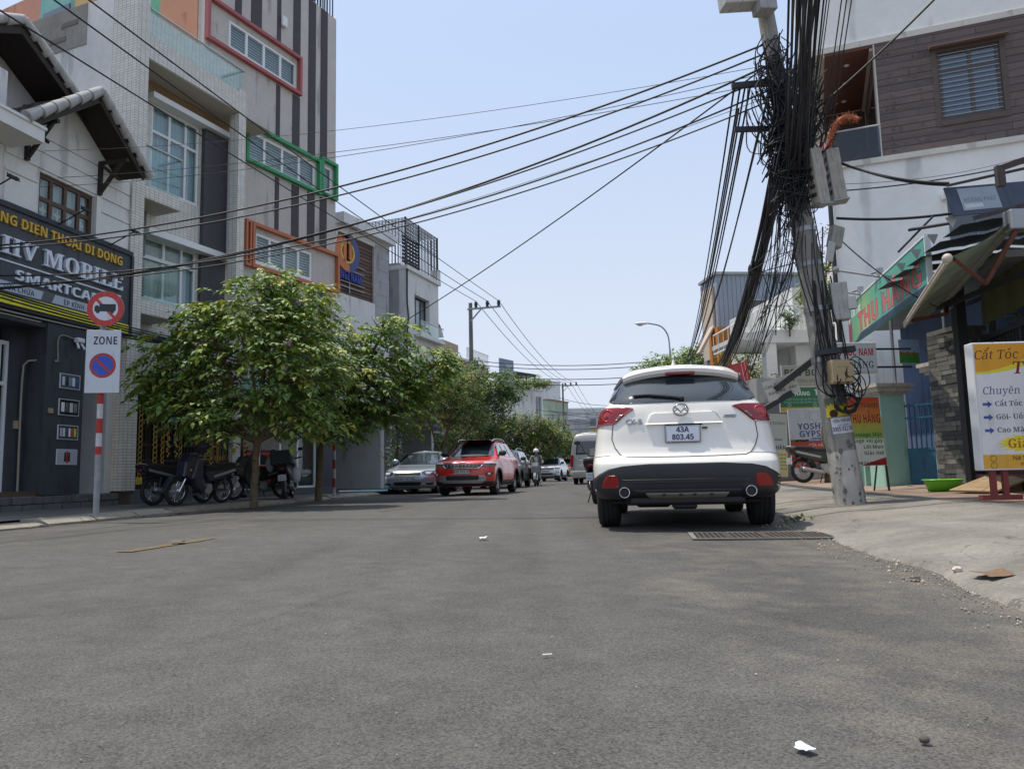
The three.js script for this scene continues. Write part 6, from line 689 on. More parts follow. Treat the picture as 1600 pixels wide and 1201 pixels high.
function suvFront(name, label, pos, turn, color, o = {}) {      // upright crossover seen from the front
  const c = thing(name, label, 'car', pos, turn, o.group);
  const k = o.h || 1, P = paint(color), Y = (a) => a.map(([y, ...r]) => [y * k, ...r]);
  const S = new Shell({ L: 4.3, wr: 0.335, zf: -1.28, zr: 1.33, D: 0.38, Df: 0.42, nf: 2.7, taper: 0.03, levels: Y([[0.25, 0.80, 0.18, 0.16], [0.33, 0.87, 0.08, 0.06], [0.42, 0.89, 0.03, 0.02], [0.58, 0.90, 0.0, 0.0], [0.74, 0.895, 0.02, 0.02], [0.86, 0.885, 0.08, 0.07], [0.95, 0.87, 0.12, 0.14], [1.0, 0.86, 0.14, 0.36], [1.05, 0.845, 0.15, 0.85], [1.10, 0.79, 0.17, 1.02], [1.18, 0.745, 0.22, 1.14], [1.35, 0.67, 0.36, 1.42], [1.48, 0.61, 0.46, 1.68], [1.54, 0.56, 0.5, 1.88], [1.58, 0.48, 0.55, 2.05]]) });
  mk('body', S.body(), P, c); const y = (v) => v * k;
  S.patch('windshield', [[y(1.09), -0.66, 0.66], [y(1.2), -0.65, 0.65], [y(1.35), -0.59, 0.59], [y(1.5), -0.53, 0.53]], 0.006, mt.carGlass, c, true, 20); S.patch('rear_window', [[y(1.18), -0.6, 0.6], [y(1.46), -0.5, 0.5]], 0.006, mt.carGlass, c, false, 14);
  S.patch('grille', [[y(0.76), -0.42, 0.42], [y(0.78), -0.5, 0.5], [y(0.84), -0.56, 0.56], [y(0.885), -0.57, 0.57], [y(0.895), -0.52, 0.52]], 0.012, mt.plastic, c, true, 24); S.seam('grille_trim', [[-0.55, y(0.895)], [-0.58, y(0.84)], [-0.5, y(0.765)], [-0.2, y(0.755)], [0.2, y(0.755)], [0.5, y(0.765)], [0.58, y(0.84)], [0.55, y(0.895)]], true, c, 0.014, mt.chrome);
  for (let i = 0; i < 9; i++) for (let j = 0; j < 2; j++) mk('grille_stud', ball(...S.off(y(0.80 + j * 0.05), -0.44 + i * 0.11, true, 0.018).toArray(), 0.02, 0.012, 0.008, 6), mt.galv, c);
  for (const s of [-1, 1]) { const mir = (r) => s > 0 ? r : r.map(([q, a, b]) => [q, -b, -a]); const h = S.patch('headlight', mir([[y(0.82), 0.60, 1.0], [y(0.85), 0.58, 1.08], [y(0.90), 0.57, 1.1], [y(0.925), 0.62, 1.05]]), 0.014, lampDark, c, true, 16); S.patch('daytime_strip', mir([[y(0.885), 0.58, 1.08], [y(0.93), 0.62, 1.04]]), 0.02, lampClear, h, true, 12); S.patch('fog_lamp', mir([[y(0.56), 0.70, 0.84], [y(0.64), 0.69, 0.86]]), 0.012, mt.plastic, c, true, 8); S.patch('fog_glass', mir([[y(0.575), 0.73, 0.80], [y(0.62), 0.73, 0.81]]), 0.018, lampClear, c, true, 6); S.patch('tail_light', mir([[y(0.9), 0.55, 1.0], [y(1.0), 0.5, 1.05]]), 0.014, lampRed, c, false, 10); }
  S.patch('bumper', [[y(0.28), -1.0, 1.0], [y(0.36), -1.05, 1.05], [y(0.40), -0.98, 0.98]], 0.014, mt.plastic, c, true, 30, 0.03); S.patch('intake', [[y(0.42), -0.44, 0.44], [y(0.5), -0.5, 0.5], [y(0.56), -0.46, 0.46]], 0.012, mt.plastic, c, true, 20);
  S.patch('skid_plate', [[y(0.36), -0.56, 0.56], [y(0.41), -0.66, 0.66], [y(0.43), -0.68, 0.68]], 0.022, mt.galv, c, true, 20); for (const s of [-1, 1]) S.patch('skid_wing', (s > 0 ? [[y(0.42), 0.47, 0.68], [y(0.50), 0.5, 0.70], [y(0.555), 0.49, 0.66]] : [[y(0.42), -0.68, -0.47], [y(0.50), -0.70, -0.5], [y(0.555), -0.66, -0.49]]), 0.02, mt.galv, c, true, 8);
  S.patch('rear_bumper', [[y(0.3), -1.0, 1.0], [y(0.5), -1.0, 1.0]], 0.014, mt.plastic, c, false, 20); S.patch('bonnet_badge', [[y(0.925), -0.1, 0.1], [y(0.945), -0.11, 0.11]], 0.008, mt.chrome, c, true, 6);
  if (o.roof) { mk('roof_panel', [mv(rbox(-0.5, 0.5, 0, 0.012, -0.82, 1.45, 0.004), 0, y(1.595), 0)], o.roof, c); }
  mk('roof_rail', [tube([[-0.52, y(1.55), -0.55], [-0.54, y(1.62), -0.35], [-0.54, y(1.62), 1.1], [-0.52, y(1.55), 1.4]], 0.02, 6, 24)], mt.steel, c); mk('roof_rail', [tube([[0.52, y(1.55), -0.55], [0.54, y(1.62), -0.35], [0.54, y(1.62), 1.1], [0.52, y(1.55), 1.4]], 0.02, 6, 24)], mt.steel, c);
  plate(c, 0.47, 0.11, S.off(y(0.66), 0, true, 0.022), Math.PI, -0.02, [o.plate || '43A 816.47']);
  carCommon(S, c, { belt: y(1.11), roof: y(1.47), glass: [[-0.9, 0.0, -0.42, -0.02], [0.06, 0.82, 0.04, 0.7], [0.9, 1.4, 0.8, 1.2]], seams: [-0.92, 0.03, 0.9], handles: [-0.15, 0.75], sill: y(0.42), mirror: -0.75, tw: 0.215 });
  return c;
}
suvFront('red_car', 'red crossover with black grille driving towards the white hatchback', [-1.05, 0, -23.8], Math.PI - 0.19, [0.6, 0.022, 0.014], { roof: M([0.01, 0.01, 0.011], 0.2, { clearcoat: 1 }) });
function sedanFront(name, label, pos, turn, color) {
  const c = thing(name, label, 'car', pos, turn), P = M(color, 0.3, { metalness: 0.5, clearcoat: 1, clearcoatRoughness: 0.05 });
  const S = new Shell({ L: 4.55, wr: 0.32, zf: -1.35, zr: 1.35, D: 0.4, Df: 0.5, nf: 2.4, levels: [[0.17, 0.78, 0.2, 0.2], [0.25, 0.85, 0.08, 0.08], [0.36, 0.88, 0.02, 0.02], [0.52, 0.89, 0, 0], [0.66, 0.888, 0.03, 0.05], [0.75, 0.875, 0.06, 0.14], [0.82, 0.86, 0.08, 0.4], [0.90, 0.845, 0.1, 0.95], [0.95, 0.80, 0.28, 1.2], [1.0, 0.75, 0.55, 1.32], [1.12, 0.70, 0.85, 1.58], [1.28, 0.62, 1.2, 1.95], [1.38, 0.55, 1.45, 2.2], [1.42, 0.45, 1.6, 2.35]] });
  mk('body', S.body(), P, c); S.patch('windshield', [[0.955, -0.68, 0.68], [1.1, -0.64, 0.64], [1.25, -0.58, 0.58], [1.36, -0.5, 0.5]], 0.006, mt.carGlass, c, true, 20); S.patch('rear_window', [[1.02, -0.6, 0.6], [1.34, -0.5, 0.5]], 0.006, mt.carGlass, c, false, 14);
  S.patch('grille', [[0.58, -0.40, 0.40], [0.62, -0.46, 0.46], [0.68, -0.44, 0.44]], 0.01, mt.black, c, true, 20); S.patch('intake', [[0.28, -0.42, 0.42], [0.37, -0.5, 0.5], [0.39, -0.44, 0.44]], 0.01, mt.black, c, true, 20); S.seam('grille_trim', [[-0.44, 0.69], [-0.47, 0.62], [-0.4, 0.575], [0.4, 0.575], [0.47, 0.62], [0.44, 0.69]], true, c, 0.01, mt.chrome);
  for (const s of [-1, 1]) { const mir = (r) => s > 0 ? r : r.map(([q, a, b]) => [q, -b, -a]); const h = S.patch('headlight', mir([[0.60, 0.60, 0.9], [0.65, 0.5, 1.05], [0.70, 0.47, 1.15], [0.735, 0.6, 1.2]]), 0.012, lampDark, c, true, 14); S.patch('lamp_lens', mir([[0.63, 0.62, 0.75], [0.69, 0.6, 0.8]]), 0.018, lampClear, h, true, 6); S.patch('fog_lamp', mir([[0.30, 0.62, 0.8], [0.36, 0.6, 0.84]]), 0.012, mt.plastic, c, true, 6); S.patch('tail_light', mir([[0.72, 0.5, 1.0], [0.84, 0.5, 1.0]]), 0.012, lampRed, c, false, 8); }
  plate(c, 0.47, 0.11, S.off(0.48, 0, true, 0.02), Math.PI, 0, ['43A 292.64']); carCommon(S, c, { belt: 0.985, roof: 1.32, glass: [[-0.75, 0.15, -0.25, 0.1], [0.2, 0.95, 0.16, 0.7]], seams: [-0.9, 0.17, 1.0], handles: [0.0, 0.8], mirror: -0.62, archR: 0.012, archM: P, mirrorM: P }); return c;
}
sedanFront('silver_car', 'silver sedan parked at the left kerb behind the red crossover', [-3.1, 0, -27.0], Math.PI - 0.14, [0.40, 0.45, 0.52]);
suvFront('dark_car', 'dark grey crossover half hidden behind the red one', [-0.35, 0, -33.5], Math.PI - 0.16, [0.05, 0.055, 0.065], { plate: '43A 120.11' });
suvFront('white_car', 'small distant white crossover waiting behind the scooter rider', [2.5, 0, -52], Math.PI - 0.22, [0.66, 0.67, 0.68], { plate: '43A 551.20' });
suvFront('orange_car', 'distant orange-red crossover queued behind the white one', [4.3, 0, -61], Math.PI - 0.28, [0.38, 0.06, 0.03], { plate: '43A 771.09', roof: M([0.02, 0.02, 0.02], 0.3) });
{ // ---- van seen from behind
  const c = thing('silver_van', 'silver minibus with tall rear door ahead of the white hatchback', 'van', [4.05, 0, -38.9], -0.16), P = M([0.36, 0.36, 0.36], 0.4, { metalness: 0.4, clearcoat: 0.6 });
  const S = new Shell({ L: 5.4, wr: 0.34, zf: -1.9, zr: 1.55, D: 0.14, n: 3, Df: 0.4, crown: 0.06, levels: [[0.3, 0.9, 0.06, 0.2], [0.36, 0.95, 0.0, 0.08], [0.5, 0.98, 0.0, 0.0], [0.9, 0.99, 0.03, 0.05], [1.15, 0.985, 0.05, 0.35], [1.3, 0.97, 0.06, 0.8], [1.8, 0.91, 0.10, 1.3], [2.15, 0.83, 0.14, 1.6], [2.32, 0.72, 0.2, 1.9], [2.38, 0.6, 0.28, 2.1]] });
  mk('body', S.body(), P, c); S.patch('rear_window', [[1.38, -0.68, 0.68], [1.42, -0.72, 0.72], [1.98, -0.66, 0.66], [2.02, -0.6, 0.6]], 0.008, mt.carGlass, c, false, 16); S.patch('windshield', [[1.32, -0.8, 0.8], [2.1, -0.65, 0.65]], 0.008, mt.carGlass, c, true, 16); S.patch('bumper', [[0.36, -1.05, 1.05], [0.62, -1.05, 1.05]], 0.03, M([0.34, 0.33, 0.30], 0.5), c, false, 20, 0.05); S.patch('number_panel', [[0.88, -0.62, 0.62], [1.15, -0.62, 0.62]], 0.012, P, c, false, 16); for (const s of [-1, 1]) S.patch('tail_light', s > 0 ? [[0.82, 0.86, 1.0], [1.38, 0.82, 0.98]] : [[0.82, -1.0, -0.86], [1.38, -0.98, -0.82]], 0.02, lampRed, c, false, 8); S.seam('door_seam', [[0, 0.65], [0, 2.2]], false, c); plate(c, 0.34, 0.17, S.off(1.0, 0.05, false, 0.03), 0, -0.05, ['43B', '021.15'], true);
  carCommon(S, c, { belt: 1.34, roof: 1.98, glass: [[-1.6, -0.9, -1.3, -0.85], [-0.8, 0.6, -0.8, 0.6], [0.7, 2.2, 0.7, 2.1]], seams: [-0.85, 0.65], handles: [-1.0], mirror: -1.65, tw: 0.21 });
}
// ---------- motorbikes and rider ----------
function bike(name, label, pos, turn, o = {}) {        // underbone motorbike, front towards -z
  const b = thing(name, label, 'motorbike', pos, turn, o.group), r = 0.285, zf = -0.62, zr = 0.62, P = o.paint || M([0.012, 0.013, 0.016], 0.4, { clearcoat: 0.35, clearcoatRoughness: 0.2 });
  const lean = o.lean || 0;
  const put = (n, g, m) => { const q = mk(n, g, m, b); q.rotation.z = lean; return q; };
  for (const z of [zf, zr]) { const w = put('wheel', mv(torus(r - 0.04, 0.042, 36, 10), 0, r, z, Math.PI / 2), mt.rubber); const g = [mv(torus(r - 0.075, 0.012, 30, 6), 0, r, z, Math.PI / 2), mv(uvm(new THREE.CylinderGeometry(0.055, 0.055, 0.1, 14)), 0, r, z, 0, 0, Math.PI / 2)]; for (let k = 0; k < 18; k++) { const a = k / 18 * 6.283, e = a + (k % 2 ? 0.5 : -0.5); g.push(rod([(k % 2 ? 0.035 : -0.035), r + 0.05 * Math.sin(e), z + 0.05 * Math.cos(e)], [0, r + (r - 0.075) * Math.sin(a), z + (r - 0.075) * Math.cos(a)], 0.004, 0.004, 4)); } mk('rim', g, mt.chrome, w); mk('brake_disc', mv(lathe([[0.05, 0], [0.11, 0], [0.11, 0.004], [0.05, 0.004]], 20), 0.05, r, z, 0, 0, Math.PI / 2), mt.galv, w); }
  const fend = (z, a0, a1, R, w) => { const s = []; for (let i = 0; i <= 14; i++) { const a = lerp(a0, a1, i / 14); s.push([R * Math.cos(a), R * Math.sin(a)]); } const p = s.concat(s.slice().reverse().map(([x, y]) => [x * 0.965, y * 0.965])); const g = poly(p, w, 0.006); g.translate(0, 0, -w / 2); g.rotateY(Math.PI / 2); g.translate(0, r, z); return g; };
  put('front_fender', fend(zf, 0.1, 2.5, r + 0.035, 0.10), P); put('rear_fender', [fend(zr, 0.2, 2.2, r + 0.05, 0.12)], mt.plastic);
  put('fork', [rod([-0.075, r, zf], [-0.085, 0.78, zf + 0.24], 0.02), rod([0.075, r, zf], [0.085, 0.78, zf + 0.24], 0.02)], mt.chrome);
  // cowl and leg shield: lofted from side outline with rounded width
  const shellX = (pts, w, bev) => { const g = poly(pts, w - 2 * bev, bev); g.translate(0, 0, -(w - 2 * bev) / 2); g.rotateY(Math.PI / 2); return g; };   // outline in (z, y)
  put('front_cowl', shellX([[-0.52, 0.62], [-0.50, 0.86], [-0.42, 0.99], [-0.30, 1.0], [-0.24, 0.9], [-0.28, 0.6], [-0.36, 0.52]].map(([z, y]) => [-z, y]), 0.30, 0.06), P);
  put('leg_shield', [shellX([[-0.36, 0.56], [-0.28, 0.88], [-0.20, 0.84], [-0.16, 0.5], [-0.06, 0.36], [-0.14, 0.3], [-0.28, 0.38]].map(([z, y]) => [-z, y]), 0.40, 0.05), shellX([[-0.18, 0.52], [0.1, 0.62], [0.14, 0.5], [-0.08, 0.38]].map(([z, y]) => [-z, y]), 0.16, 0.04)], P);
  put('body_panel', shellX([[0.0, 0.62], [0.12, 0.5], [0.45, 0.56], [0.86, 0.72], [0.90, 0.78], [0.6, 0.74], [0.05, 0.70]].map(([z, y]) => [-z, y]), 0.26, 0.05), P);
  put('panel_trim', [bar([-0.135, 0.58, 0.2], [-0.125, 0.72, 0.8], 0.012, 0.05), bar([0.135, 0.58, 0.2], [0.125, 0.72, 0.8], 0.012, 0.05)], mt.galv);
  put('seat', shellX([[-0.02, 0.70], [0.02, 0.76], [0.3, 0.755], [0.42, 0.80], [0.78, 0.82], [0.84, 0.78], [0.5, 0.73]].map(([z, y]) => [-z, y]), 0.27, 0.05), mt.rubber);
  put('engine', [rbox(-0.12, 0.12, 0.24, 0.44, -0.16, 0.22, 0.05), mv(uvm(new THREE.CylinderGeometry(0.075, 0.085, 0.22, 16)), 0, 0.36, -0.22, 0, 1.3), mv(uvm(new THREE.CylinderGeometry(0.1, 0.1, 0.28, 18)), 0, 0.32, 0.08, 0, 0, Math.PI / 2)], mt.galv);
  put('exhaust', [tube([[0.06, 0.3, -0.28], [0.13, 0.2, -0.2], [0.14, 0.2, 0.1]], 0.02, 6, 16), mv(lathe([[0, -0.3], [0.035, -0.3], [0.05, -0.2], [0.052, 0.2], [0.04, 0.25], [0, 0.25]], 14), 0.15, 0.27, 0.45, 0, Math.PI / 2 - 0.2)], mt.galv);
  put('swing_arm', [bar([-0.09, 0.32, 0.1], [-0.09, r, zr], 0.04), bar([0.09, 0.32, 0.1], [0.09, r, zr], 0.04), rod([-0.11, 0.3, 0.56], [-0.11, 0.66, 0.48], 0.022), rod([0.11, 0.3, 0.56], [0.11, 0.66, 0.48], 0.022)], mt.dark);
  put('handlebar', [tube([[-0.34, 0.99, -0.16], [-0.2, 0.98, -0.24], [0, 0.97, -0.3], [0.2, 0.98, -0.24], [0.34, 0.99, -0.16]], 0.014, 6, 24), rod([-0.34, 0.99, -0.16], [-0.24, 0.982, -0.22], 0.02), rod([0.34, 0.99, -0.16], [0.24, 0.982, -0.22], 0.02)], mt.plastic);
  for (const s of [-1, 1]) put('mirror', [tube([[s * 0.2, 0.99, -0.24], [s * 0.26, 1.14, -0.22], [s * 0.3, 1.18, -0.2]], 0.008, 5, 12), ball(s * 0.33, 1.2, -0.2, 0.065, 0.045, 0.014, 12)], mt.plastic);
  put('headlight', ball(0, 0.90, -0.47, 0.09, 0.075, 0.06, 14), lampClear); put('tail_light', ball(0, 0.72, 0.9, 0.07, 0.035, 0.05, 10), lampRed); for (const s of [-1, 1]) put('indicator', ball(s * 0.13, 0.72, -0.44, 0.045, 0.03, 0.03, 8), M([0.5, 0.25, 0.04], 0.2));
  put('rear_rack', tube([[-0.1, 0.78, 0.7], [-0.11, 0.84, 0.9], [0, 0.85, 0.97], [0.11, 0.84, 0.9], [0.1, 0.78, 0.7]], 0.012, 5, 20), mt.galv);
  put('side_stand', rod([-0.1, 0.28, 0.05], [-0.2, 0.012, 0.1], 0.012), mt.dark);
  const pl = put('number_plate', rbox(-0.095, 0.095, 0.44, 0.58, 0.93, 0.94, 0.003, 1), M(o.plate || [0.5, 0.5, 0.52], 0.5)); sheet('plate_print', -0.09, 0.09, 0.445, 0.575, 0.9425, print(0.18, 0.13, 500, (x, W, H) => { x.fillStyle = o.pc || '#b9bcc4'; x.fillRect(0, 0, W, H); txt(x, '43-H1', W / 2, 3.6, 4.4, '#2a3040'); txt(x, o.no || '418.26', W / 2, 9.2, 5, '#2a3040', { sx: 0.9 }); }), pl);
  if (o.box) { put('top_box', rbox(-0.24, 0.24, 0.82, 1.16, 0.5, 0.98, 0.04), M([0.02, 0.024, 0.03], 0.7)); put('plastic_bag', ball(0.3, 0.55, 0.72, 0.11, 0.2, 0.12, 12), M([0.45, 0.47, 0.5], 0.5)); put('plastic_bag', ball(-0.3, 0.85, 0.6, 0.1, 0.18, 0.12, 12), M([0.3, 0.32, 0.36], 0.5)); }
  return b;
}
const py = 0.102;
bike('motorbike', 'dark blue motorbike facing the road before the ornate gate', [-6.55, py, -16.2], 2.72, { lean: 0.1, no: '552.08', paint: M([0.012, 0.014, 0.032], 0.4, { clearcoat: 0.35, clearcoatRoughness: 0.2 }) });
bike('motorbike', 'black motorbike tail-on with yellow plate by the tiled plinth', [-7.1, py, -16.5], -0.5, { lean: 0.06, plate: [0.5, 0.38, 0.05], pc: '#b8a035' });
bike('motorbike', 'black motorbike half hidden behind the first tree trunk', [-6.3, py, -19.2], 2.2, { lean: -0.08, no: '209.71' });
bike('motorbike', 'black delivery motorbike with top box and plastic bags', [-5.55, py, -19.2], 0.15, { lean: 0.08, box: true, no: '343.77' });
bike('motorbike', 'black motorbike parked before the gypsum banner', [7.35, paveRY(7.35, 18.2) + 0.01, -18.2], -1.45, { lean: 0.08, no: '118.52' });
bike('motorbike', 'dark motorbike just ahead of the white car', [1.64, 0, -15.2], -0.2, { lean: 0.07, no: '662.39' });
function sdfBody(joints, bones, res, c, half, k = 0.03) {      // smooth union of tapered capsules, meshed
  const mc = new MarchingCubes(res, new THREE.MeshStandardMaterial(), false, false, 200000), f = mc.field, st = 2 / res;
  const B = bones.map(([a, b, ra, rb]) => [joints[a] || a, joints[b] || b, ra, rb]);
  for (let z = 0; z < res; z++) for (let y = 0; y < res; y++) for (let x = 0; x < res; x++) {
    const px = c[0] + (x * st - 1) * half, py2 = c[1] + (y * st - 1) * half, pz = c[2] + (z * st - 1) * half; let d = 1e3;
    for (const [a, b, ra, rb] of B) { const dx = b[0] - a[0], dy = b[1] - a[1], dz = b[2] - a[2], l = dx * dx + dy * dy + dz * dz, t = l ? clamp(((px - a[0]) * dx + (py2 - a[1]) * dy + (pz - a[2]) * dz) / l) : 0; const q = Math.hypot(px - a[0] - dx * t, py2 - a[1] - dy * t, pz - a[2] - dz * t) - lerp(ra, rb, t); if (q > 0.25 && d < 0.2) continue; const h = clamp(0.5 + 0.5 * (d - q) / k); d = lerp(d, q, h) - k * h * (1 - h); }
    f[x + y * res + z * res * res] = -d;
  }
  mc.isolation = 0; mc.update(); const n = mc.count, g = new THREE.BufferGeometry(), p = mc.positionArray.slice(0, n * 3); for (let i = 0; i < n; i++) for (let q = 0; q < 3; q++) p[i * 3 + q] = c[q] + p[i * 3 + q] * half; g.setAttribute('position', new THREE.BufferAttribute(p, 3)); g.computeVertexNormals(); const nm = mc.normalArray.slice(0, n * 3); g.setAttribute('normal', new THREE.BufferAttribute(nm, 3)); return uvm(g);
}
{
  const rp = [1.0, 0, -34.6], yaw = Math.PI - 0.12;
  bike('scooter', 'grey scooter ridden towards the camera in mid road', rp, yaw, { paint: M([0.16, 0.165, 0.17], 0.3, { clearcoat: 1 }), no: '730.14' });
  const p = thing('person', 'person in grey jacket and white helmet riding the grey scooter', 'person', rp, yaw);
  const J = { pel: [0, 0.86, 0.22], ch: [0, 1.2, 0.14], nk: [0, 1.36, 0.1], hd: [0, 1.5, 0.06] };
  const bones = [['pel', 'ch', 0.15, 0.16], ['ch', 'nk', 0.12, 0.06], ['nk', 'hd', 0.055, 0.075]]; for (const s of [-1, 1]) { const sh = [s * 0.19, 1.29, 0.1], el = [s * 0.30, 1.08, -0.02], wr = [s * 0.29, 1.01, -0.13], hp = [s * 0.09, 0.83, 0.2], kn = [s * 0.17, 0.80, -0.22], an = [s * 0.15, 0.36, -0.08], to = [s * 0.16, 0.31, -0.26]; bones.push([[0, 1.27, 0.12], sh, 0.10, 0.075], [sh, el, 0.065, 0.05], [el, wr, 0.048, 0.034], [hp, kn, 0.10, 0.075], [kn, an, 0.07, 0.045], [an, to, 0.045, 0.035]); }
  const parts = [sdfBody(J, bones, 96, [0, 0.92, 0], 0.78, 0.03)];
  for (const s of [-1, 1]) { const w = [s * 0.29, 1.01, -0.13], hb = [[w, [s * 0.28, 1.012, -0.18], 0.03, 0.036]]; for (let k = 0; k < 4; k++) { const x = s * (0.255 + k * 0.021); hb.push([[x, 1.015, -0.19], [x, 1.022, -0.23 + Math.abs(k - 1.4) * 0.006], 0.011, 0.010], [[x, 1.022, -0.23], [x, 0.99, -0.235], 0.010, 0.009], [[x, 0.99, -0.235], [x, 0.972, -0.205], 0.009, 0.008]); } hb.push([[s * 0.255, 1.005, -0.165], [s * 0.232, 0.985, -0.185], 0.012, 0.010], [[s * 0.232, 0.985, -0.185], [s * 0.236, 0.97, -0.21], 0.010, 0.008]); parts.push(sdfBody({}, hb, 48, [s * 0.28, 1.0, -0.18], 0.1, 0.008)); }
  mk('body', parts, M([0.17, 0.16, 0.15], 0.9), p); mk('shirt_front', ball(0, 1.17, -0.01, 0.075, 0.13, 0.03, 14), M([0.42, 0.46, 0.55], 0.9), p);
  mk('face', [ball(0, 1.485, -0.005, 0.07, 0.085, 0.055, 16), ball(0, 1.478, -0.062, 0.012, 0.018, 0.016, 8)], M([0.32, 0.20, 0.14], 0.6), p); mk('face_mask', ball(0, 1.45, -0.02, 0.066, 0.05, 0.056, 14), M([0.15, 0.2, 0.26], 0.8), p); mk('eyes', [ball(-0.026, 1.508, -0.052, 0.011, 0.007, 0.008, 8), ball(0.026, 1.508, -0.052, 0.011, 0.007, 0.008, 8)], mt.black, p);
  const hg = new THREE.SphereGeometry(0.135, 22, 14, 0, 6.3, 0, 1.75); hg.scale(0.95, 1, 1.1); hg.translate(0, 1.545, 0.05); mk('helmet', [uvm(hg), mv(torus(0.128, 0.01, 24, 6), 0, 1.522, 0.05, 0, Math.PI / 2)], M([0.62, 0.62, 0.6], 0.35), p);
  for (const s of [-1, 1]) mk('shoe', mv(rbox(-0.045, 0.045, -0.03, 0.035, -0.15, 0.1, 0.028), s * 0.16, 0.315, -0.2), mt.rubber, p);
}
// ---------- trees ----------
function leaves(list, o) {          // many small folded leaves as one mesh; list of [x, y, z, nx, ny, nz] cluster centres with droop direction
  const pos = [], c = [], nl = o.per || 6; const q = new THREE.Quaternion(), v = V(0, 0, 0);
  for (const [x, y, z] of list) {
    const base = rnd() * 6.28, tone = rnd(), cl = o.cols[Math.floor(Math.pow(tone, o.bias || 1) * o.cols.length)];
    for (let i = 0; i < nl; i++) {
      const yaw = base + i / nl * 6.28 + rr(-0.5, 0.5), pitch = rr(-1.15, 0.25) + (o.droop || 0), L = o.len * rr(0.6, 1.15), w = L * (o.w || 0.36), roll = rr(-0.6, 0.6);
      const dir = V(Math.cos(yaw) * Math.cos(pitch), Math.sin(pitch), Math.sin(yaw) * Math.cos(pitch)), side = V(-Math.sin(yaw), 0, Math.cos(yaw)).applyAxisAngle(dir, roll), up = dir.clone().cross(side);
      const s0 = V(x + rr(-0.5, 0.5) * o.spread, y + rr(-0.5, 0.5) * o.spread, z + rr(-0.5, 0.5) * o.spread); const P = (t, u, h) => v.copy(s0).addScaledVector(dir, t * L).addScaledVector(side, u * w).addScaledVector(up, h * L).toArray();
      const a = P(0, 0, 0), b = P(0.42, 0.5, 0.06), d = P(0.42, -0.5, 0.06), m = P(0.5, 0, -0.02), e = P(1, 0, -0.14); pos.push(...a, ...b, ...m, ...a, ...m, ...d, ...b, ...e, ...m, ...m, ...e, ...d); const k = rr(0.75, 1.25); for (let n = 0; n < 12; n++) c.push(cl[0] * k, cl[1] * k, cl[2] * k);
    }
  }
  const g = new THREE.BufferGeometry(); g.setAttribute('position', new THREE.Float32BufferAttribute(pos, 3)); g.setAttribute('color', new THREE.Float32BufferAttribute(c, 3)); g.computeVertexNormals(); g.setAttribute('uv', new THREE.Float32BufferAttribute(new Float32Array(pos.length / 3 * 2), 2)); return g;
}
function fronds(list, o) {          // drooping compound leaves: leaflets set along a bowed stalk
  const pos = [], c = [], v = V(0, 0, 0);
  for (const [x, y, z, ax, az] of list) {
    const cl = o.cols[Math.floor(rnd() * o.cols.length)], yaw = Math.atan2(az, ax) + rr(-1.2, 1.2), el = rr(-0.2, 0.75), LT = o.stalk * rr(0.65, 1.25), n = 7, dirAt = (t) => { const e = el - t * rr(0.8, 1.2) * 0.85; return V(Math.cos(yaw) * Math.cos(e), Math.sin(e), Math.sin(yaw) * Math.cos(e)); }; const p = V(x, y, z), k0 = rr(0.8, 1.2);
    for (let i = 0; i < n; i++) {
      const t = i / (n - 1), d = dirAt(t); p.addScaledVector(d, LT / n); const side = V(-Math.sin(yaw), 0, Math.cos(yaw)), s = i === n - 1 ? 0 : (i % 2 ? 1 : -1), L = o.len * rr(0.75, 1.2) * (1 - 0.25 * Math.abs(t - 0.6)), w = L * 0.58;
      const ld = d.clone().multiplyScalar(s ? 0.55 : 1).addScaledVector(side, s * 0.8).add(V(0, rr(-0.45, 0.15), 0)).normalize(), ls = ld.clone().cross(V(rr(-0.4, 0.4), 1, rr(-0.4, 0.4))).normalize(), up = ls.clone().cross(ld); const P = (a, u, h) => v.copy(p).addScaledVector(ld, a * L).addScaledVector(ls, u * w).addScaledVector(up, h * L).toArray();
      const A = P(0, 0, 0), B = P(0.4, 0.5, 0.07), D = P(0.4, -0.5, 0.07), M1 = P(0.5, 0, 0), E = P(1, 0, -0.16); pos.push(...A, ...B, ...M1, ...A, ...M1, ...D, ...B, ...E, ...M1, ...M1, ...E, ...D); const k = k0 * rr(0.85, 1.15); for (let q = 0; q < 12; q++) c.push(cl[0] * k, cl[1] * k, cl[2] * k);
    }
  }
  const g = new THREE.BufferGeometry(); g.setAttribute('position', new THREE.Float32BufferAttribute(pos, 3)); g.setAttribute('color', new THREE.Float32BufferAttribute(c, 3)); g.computeVertexNormals(); g.setAttribute('uv', new THREE.Float32BufferAttribute(new Float32Array(pos.length / 3 * 2), 2)); return g;
}
const leafM = new THREE.MeshPhysicalMaterial({ color: 0xffffff, vertexColors: true, roughness: 0.72, transmission: 0.45, thickness: 0, side: THREE.DoubleSide });
const GREEN = [[0.12, 0.22, 0.022], [0.15, 0.27, 0.025], [0.20, 0.31, 0.028], [0.13, 0.23, 0.026], [0.30, 0.37, 0.04], [0.40, 0.41, 0.055]], DARK = [[0.03, 0.085, 0.025], [0.045, 0.11, 0.03], [0.06, 0.13, 0.03], [0.075, 0.15, 0.032]], OLIVE = [[0.09, 0.14, 0.03], [0.13, 0.18, 0.038], [0.17, 0.2, 0.045], [0.08, 0.12, 0.03], [0.18, 0.13, 0.06]];
